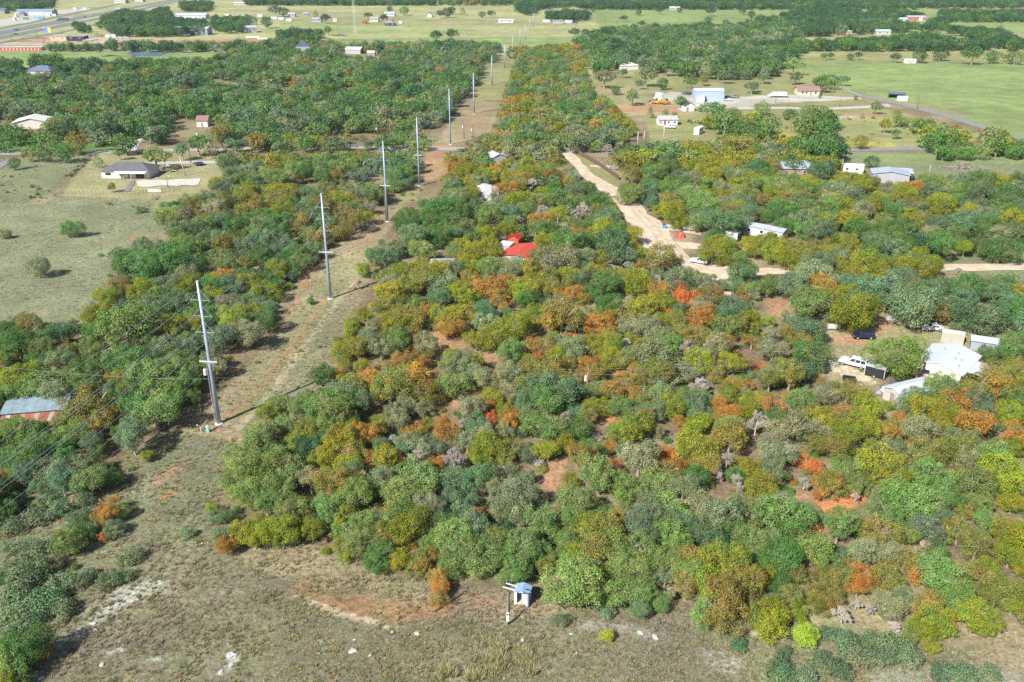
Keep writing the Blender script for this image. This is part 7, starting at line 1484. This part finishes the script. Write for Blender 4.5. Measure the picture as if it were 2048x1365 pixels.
MB().tube([(0, 0, 0), (0, 0, 1.6)], .05, 6).build('post', STEEL, e); MB().tube([(0, -.05, 1.6), (0, .1, 1.65)], [.1, .48], 14).build('dish', paint(WHITE), e)
p = P(1778, 640); tag(MB().box(p.x, p.y, .35, 1.3, .6, .7, .2).build('white_cooler', paint(WHITE)), 'white chest beyond the satellite dish in the bare yard', 'chest')
# tent, blue bin, white rail, wooden fence
p = P(1360, 475); e = empty('dome_tent', p, R(6), 'red and tan dome tent pitched beside the dirt road', 'tent')
tp = MB(); ringz = [(0, 1.75), (.55, 1.6), (1.15, 1.05), (1.6, .42), (1.72, .1)]; n = 12
for z, r_ in ringz:
    for k in range(n): tp.v.append((r_ * math.cos(6.2832 * k / n), r_ * .8 * math.sin(6.2832 * k / n), z + (.05 * (k % 2) if z else 0)))
for j in range(len(ringz) - 1):
    for k in range(n): tp.f.append((j * n + k, j * n + (k + 1) % n, (j + 1) * n + (k + 1) % n, (j + 1) * n + k))
tp.f.append(tuple(range((len(ringz) - 1) * n, len(ringz) * n))); tp.build('fly_sheet', paint((.42, .05, .045), .8), e)
MB().add([(-.75, -1.36, .06), (.75, -1.36, .06), (.5, -.92, 1.1), (.18, -.45, 1.6), (-.18, -.45, 1.6), (-.5, -.92, 1.1), (-.75, -1.30, .0), (.75, -1.30, .0), (.5, -.86, 1.04), (.18, -.39, 1.54), (-.18, -.39, 1.54), (-.5, -.86, 1.04)], [(0, 1, 2, 3, 4, 5), (11, 10, 9, 8, 7, 6)] + [(i, i + 6, (i + 1) % 6 + 6, (i + 1) % 6) for i in range(6)]).build('front_panel', paint((.34, .25, .2), .8), e)
MB().tube([(-.3, -.6, 1.5), (-.2, -.4, 1.95), (0, -.3, 2.05), (.2, -.4, 1.95), (.3, -.6, 1.5)], .05, 5).build('arch_pole', paint((.2, .02, .03)), e)
p = P(1328, 457); e = empty('trash_cart', p, R(5), 'blue wheeled trash cart with dark lid beside the dirt road', 'trash cart')
MB().box(0, 0, .62, .8, .8, 1.1, 0, 1.12).build('bin', paint((.08, .28, .62), .45), e); MB().box(0, .02, 1.22, .95, .98, .1).build('lid', paint((.05, .06, .1), .5), e)
for s in (-1, 1): MB().tube([(s * .34, .42, .15), (s * .44, .42, .15)], .15, 10).build('wheel', TYRE, e)
MB().tube([(-.4, .52, 1.15), (.4, .52, 1.15)], .03, 5).build('handle', paint(DARK), e)
def fence(name, label, A, n, h, col, solid=False, rails=2, cat='fence', r=.06):
    a, b_ = P(*A[0]), P(*A[-1]); pts_ = [P(*q) for q in A]
    seg = [(pts_[i], pts_[i + 1]) for i in range(len(pts_) - 1)]; tot = sum((q - p_).length for p_, q in seg)
    e = empty(name, a, 0, label, cat); m_ = paint(col, .85, .2, 1.5)
    P2 = []
    for k in range(n + 1):
        d = tot * k / n
        for p_, q in seg:
            l_ = (q - p_).length
            if d <= l_ + 1e-6: P2.append(p_.lerp(q, min(1, d / l_)) - a); break
            d -= l_
    for k, q in enumerate(P2): MB().tube([(q.x, q.y, -.1), (q.x, q.y, h)], r, 6).build('post', m_, e)
    for q, s in zip(P2, P2[1:]):
        if solid:
            d = s - q; ang = math.atan2(d.y, d.x); c_ = (q + s) / 2; nb = 8; L_ = d.length / nb
            for k in range(nb):
                t = q.lerp(s, (k + .5) / nb); MB().box(t.x, t.y, h / 2, L_ * .93, .05, h - .05 + .05 * ((k * 7) % 3), ang).build('board', m_, e)
    if not solid:
        for k in range(rails):
            z = h * (k + .8) / (rails + .2); w_ = MB()
            for q, s in zip(P2, P2[1:]): w_.tube([(q.x, q.y, z), (s.x, s.y, z)], .05 if rails == 2 else .014, 4)
            w_.build('rail', m_, e)
    return e
fence('privacy_fence', 'dark brown wooden fence running diagonally beside the dirt road', [(1157, 309), (1200, 334), (1238, 360)], 16, 1.7, (.12, .08, .055), True)
fence('rail_fence', 'white rail fence at the shaded side of the dirt road', [(1286, 490), (1307, 512)], 5, 1.2, (.78, .78, .78))
fence('wire_fence', 'wire fence with dark posts between the dry meadow and the house yard', [(186, 313), (140, 352), (100, 385), (62, 400)], 22, 1.3, (.1, .08, .06), rails=3)
fence('wire_fence', 'wire fence with dark posts along the front of the house yard', [(88, 388), (200, 388), (270, 389), (296, 386)], 26, 1.2, (.16, .13, .1), rails=3)
fence('wire_fence', 'wire fence between the gravel drive gate and the woods', [(322, 384), (340, 385), (360, 383)], 4, 1.4, (.1, .08, .06), rails=3)
fence('wire_fence', 'wire fence running down from the gate towards the round bush', [(320, 388), (306, 402), (292, 415), (280, 428)], 8, 1.2, (.14, .11, .08), rails=3)
p = P(309, 386); e = empty('farm_gate', p, R(-1), 'grey pipe farm gate in the yard fence', 'gate')
for x in (-2.6, 2.6): MB().tube([(x, 0, -.05), (x, 0, 1.5)], .09, 6).build('post', paint((.08, .07, .06)), e)
for k in range(5): MB().tube([(-2.5, 0, .3 + k * .24), (2.5, 0, .3 + k * .24)], .03, 5).build('rail', paint((.45, .48, .52), .4, metal=.4), e)
fence('wire_fence', 'wire fence across the corridor between bare soil and grass', [(928, 203), (960, 204), (1012, 205)], 14, 1.3, (.12, .1, .08), rails=3)
fence('wire_fence', 'wire fence along the near side of the big green pasture', [(1620, 126), (1750, 126), (1900, 126), (2048, 127)], 40, 1.3, (.16, .14, .11), rails=3)
fence('pipe_fence', 'pipe fence along the diagonal paved road', [(1660, 180), (1700, 186), (1722, 196)], 12, 1.4, (.4, .4, .38))
# yellow loaders
def loader(px, py, rot, label):
    e = empty('wheel_loader', P(px, py) + Vector((0, 0, .02)), R(rot), label, 'loader'); Y_ = paint((.62, .3, .02), .5, .1, 1)
    MB().extr([(-2.6, .7), (-2.6, 2.0), (-1.0, 2.2), (-.3, 1.6), (1.2, 1.4), (1.2, .7)], -.95, .95, .06).build('body', Y_, e)
    c = MB().box(-.2, 0, 2.5, 1.3, 1.5, 1.4, 0, .9).build('cab', paint((.1, .1, .1), .3), e); MB().box(-.2, 0, 3.25, 1.5, 1.6, .12).build('cab_roof', Y_, c)
    for y in (-.7, .7): MB().tube([(.6, y, 1.6), (2.0, y, 1.2), (2.9, y, .5)], .16, 6).build('lift_arm', Y_, e)
    MB().extr([(2.7, .15), (2.6, 1.1), (2.9, 1.0), (3.0, .4), (3.7, .2), (3.7, .1)], -1.2, 1.2).build('bucket', paint((.5, .42, .34), .7), e)
    for x in (-1.8, 1.0):
        for s in (-1, 1): w_ = MB().tube([(x, s * .8, .7), (x, s * 1.3, .7)], .7, 14).build('wheel', TYRE, e); MB().tube([(x, s * 1.28, .7), (x, s * 1.33, .7)], .34, 10).build('rim', Y_, w_)
loader(1312, 208, 170, 'yellow wheel loader at the left of the pair in the yard'); loader(1333, 209, 12, 'yellow wheel loader at the right of the pair in the yard')
e = empty('red_tractor', P(1304, 205), R(160), 'old dark red tractor beside the yellow loaders', 'tractor'); RD = paint((.3, .04, .04), .6)
MB().extr([(-1.2, .6), (-1.2, 1.2), (0, 1.3), (1.6, 1.2), (1.6, .6)], -.4, .4).build('body', RD, e); MB().box(-.9, 0, 1.5, .5, .5, .5).build('seat', paint(BLK), e)
for x, r_ in ((-.8, .75), (1.3, .42)):
    for s in (-1, 1): MB().tube([(x, s * .55, r_), (x, s * .85, r_)], r_, 12).build('wheel', TYRE, e)
# billboard by the highway, lattice tower
e = empty('billboard', P(98, 73) + Vector((0, 0, 0)), 0, 'blue and yellow roadside sign beside the highway', 'sign')
MB().tube([(0, 0, 0), (0, 0, 3.4)], .25, 8).build('post', STEEL, e); MB().box(-1.6, 0, 6, 3.1, .3, 5).build('blue_panel', paint((.12, .22, .62)), e); MB().box(1.6, 0, 6, 3.1, .3, 5).build('yellow_panel', paint((.75, .48, .1)), e)
e = empty('roadside_sign', P(164, 9), 0, 'white sign board on a post beyond the highway', 'sign')
MB().tube([(0, 0, 0), (0, 0, 7)], .25, 8).build('post', STEEL, e); MB().box(0, 0, 8, 8.5, .3, 2.6).build('board', paint(WHITE), e)
b_ = P(710, 68); e = empty('lattice_tower', b_, R(10), 'tall thin grey lattice tower on the pale pasture', 'tower'); TH = 62; sw = 1.15
TM = paint((.5, .54, .56), .5)
for k in range(3):
    t = k * 2.0944; MB().tube([(sw * math.cos(t), sw * math.sin(t), -.2), (sw * .8 * math.cos(t), sw * .8 * math.sin(t), TH)], .11, 5).build('leg', TM, e)
br = MB()
for j in range(30):
    z, z1 = TH * j / 30, TH * (j + 1) / 30
    for k in range(3):
        t, t1 = k * 2.0944, ((k + 1) % 3) * 2.0944; br.tube([(sw * .95 * math.cos(t), sw * .95 * math.sin(t), z), (sw * .93 * math.cos(t1), sw * .93 * math.sin(t1), z1)], .05, 3, False)
br.build('bracing', TM, e)['kind'] = 'stuff'
# scrap heaps, brush heaps, pale rocks
def heap(name, label, px, py, w, d, h, col, n, cat, stuff=True):
    g = np.random.default_rng(int(px)); mb = MB()
    for _ in range(n):
        x, y = g.normal() * w * .28, g.normal() * d * .28; z = max(.05, h * (1 - (abs(x) / w + abs(y) / d) * 1.5) * g.random())
        l_ = g.uniform(.5, 1.4) * min(w, 6) * .22; a_ = g.uniform(0, 6.28); dz = g.normal() * .25 * h
        mb.tube([(x - l_ * math.cos(a_), y - l_ * math.sin(a_) * .5, z), (x + l_ * math.cos(a_), y + l_ * math.sin(a_) * .5, max(.02, z + dz))], [.02 * h + .06, .01 * h + .02], 4)
    o = mb.build(name, paint(col, .9, .4, 1)); o.location = P(px, py) - Vector((0, 0, .05)); return tag(o, label, cat, kind='stuff' if stuff else None)
heap('brush_heap', 'grey heap of cut branches on the mown field', 1928, 336, 12, 6, 2.4, (.26, .22, .19), 260, 'brush heap')
heap('brush_heap', 'tangle of cut branches along the corridor edge', 695, 452, 18, 4, 1.6, (.28, .22, .19), 320, 'brush heap')
heap('brush_heap', 'reddish tangle of dead brush at the corridor corner', 672, 462, 6, 3, 1.4, (.26, .13, .1), 120, 'brush heap')
heap('brush_heap', 'dark brush pile beside the small tree on the pale pasture', 681, 72, 14, 6, 3, (.14, .1, .09), 120, 'brush heap')
heap('scrap_heap', 'trash and scrap heap in the weedy lot', 1697, 236, 16, 5, 1.0, (.4, .36, .36), 140, 'scrap heap')
for i, (px, py, w, nm) in enumerate(((55, 84, 40, 'left'), (80, 79, 30, 'upper'), (130, 87, 70, 'front'), (215, 73, 34, 'middle'), (290, 83, 60, 'long right'), (380, 84, 50, 'second right'), (430, 87, 60, 'last right'), (340, 88, 40, 'low'))): heap('scrap_heap', 'rusty brown scrap heap, the %s one in the scrap yard' % nm, px, py, w, 8, 3, (.2, .1, .07), 160, 'scrap heap')
for k, (px, py, w, c_) in enumerate(((505, 76, 26, (.5, .66, .62)), (530, 79, 30, (.55, .62, .62)), (548, 80, 20, (.6, .64, .62)))):
    o = MB(); p = P(px, py); L_ = w * M_(px, py)
    for j in range(6): o.tube([(-L_ / 2, j * .7, .35 + .3 * (j % 2)), (L_ / 2, j * .7, .35 + .3 * (j % 2))], .34, 6)
    o = o.build('pipe_stack', paint(c_)); o.location = p; tag(o, '%s stack of pale pipes by the far brown yard' % ('first', 'second', 'third')[k], 'pipes', kind='stuff')
RK = paint((.40, .40, .375), .9, .3, 2.5)
rk = random.Random(4)
for i, (px, py, s, lab) in enumerate(((186, 1248, .7, 'pale boulder in the chalky strip of the foreground meadow'), (190, 1260, .5, 'smaller pale rock beside the boulder in the chalky strip'), (82, 1357, .6, 'pale rock at the bottom left of the meadow'), (462, 1311, 1.1, 'largest flat white limestone slab in the foreground grass'), (463, 1330, .6, 'narrow white limestone piece below the largest slab'), (442, 1345, .8, 'white limestone piece nearest the bottom edge'), (706, 1303, 1.0, 'upright white limestone slab in the dark grass'), (709, 1280, .4, 'small white rock above the upright limestone slab'), (740, 1311, .35, 'small white rock right of the upright limestone slab'), (784, 1264, .5, 'white rock on the red soil streak'), (834, 1268, .7, 'white rock pair below the red soil streak'), (823, 1331, .45, 'small white rock in the grass near the bottom'), (204, 1330, .7, 'flat pale rock low in the chalky strip'), (1045, 1280, .5, 'pale rock beside the tangle below the open shed'), (1142, 1268, .4, 'pale rock right of the tangle below the open shed'), (1280, 1266, .7, 'white rock in the chalky patch of the meadow'), (1310, 1274, .8, 'larger white rock in the chalky patch of the meadow'), (1153, 1306, .5, 'orange rock in the meadow grass'), (1568, 1228, .7, 'white rock under the trees at the wood edge'), (1566, 1216, .5, 'second white rock under the trees at the wood edge'), (404, 1087, .3, 'tiny white rock near the yellow-green trees'))):
    p = P(px, py); mb = MB(); n = 8; s *= .62
    for z, r_ in ((-.15, 1.0), (.18, .95), (.34, .6)):
        for k in range(n): q = r_ * rk.uniform(.7, 1.15); mb.v.append((q * s * math.cos(6.2832 * k / n), q * s * .7 * math.sin(6.2832 * k / n), z * s * rk.uniform(.8, 1.2)))
    for j in range(2):
        for k in range(n): mb.f.append((j * n + k, j * n + (k + 1) % n, (j + 1) * n + (k + 1) % n, (j + 1) * n + k))
    mb.f.append(tuple(range(2 * n, 3 * n))); o = mb.build('rock', paint((.5, .28, .16), .9) if 'orange' in lab else RK); o.location = p; o.rotation_euler = (0, 0, rk.uniform(0, 3)); tag(o, lab, 'rock')

# ================================================================== THE AIR: far things fade a little to blue
hz = MB().box(0, 5750, 40, 46000, 12700, 86).build('haze', paint((.8, .8, .8)))
hm = bpy.data.materials.new('haze_air'); hm.use_nodes = True; hm.node_tree.nodes.clear()
ho = hm.node_tree.nodes.new('ShaderNodeOutputMaterial'); hv_ = hm.node_tree.nodes.new('ShaderNodeVolumePrincipled')
hv_.inputs['Color'].default_value = (.7, .85, 1, 1); hv_.inputs['Density'].default_value = 0.00006; hv_.inputs['Anisotropy'].default_value = .2
hm.node_tree.links.new(hv_.outputs[0], ho.inputs['Volume'])
hz.data.materials.clear(); hz.data.materials.append(hm)
tag(hz, 'thin blue haze lying over the whole landscape', 'haze', kind='stuff')
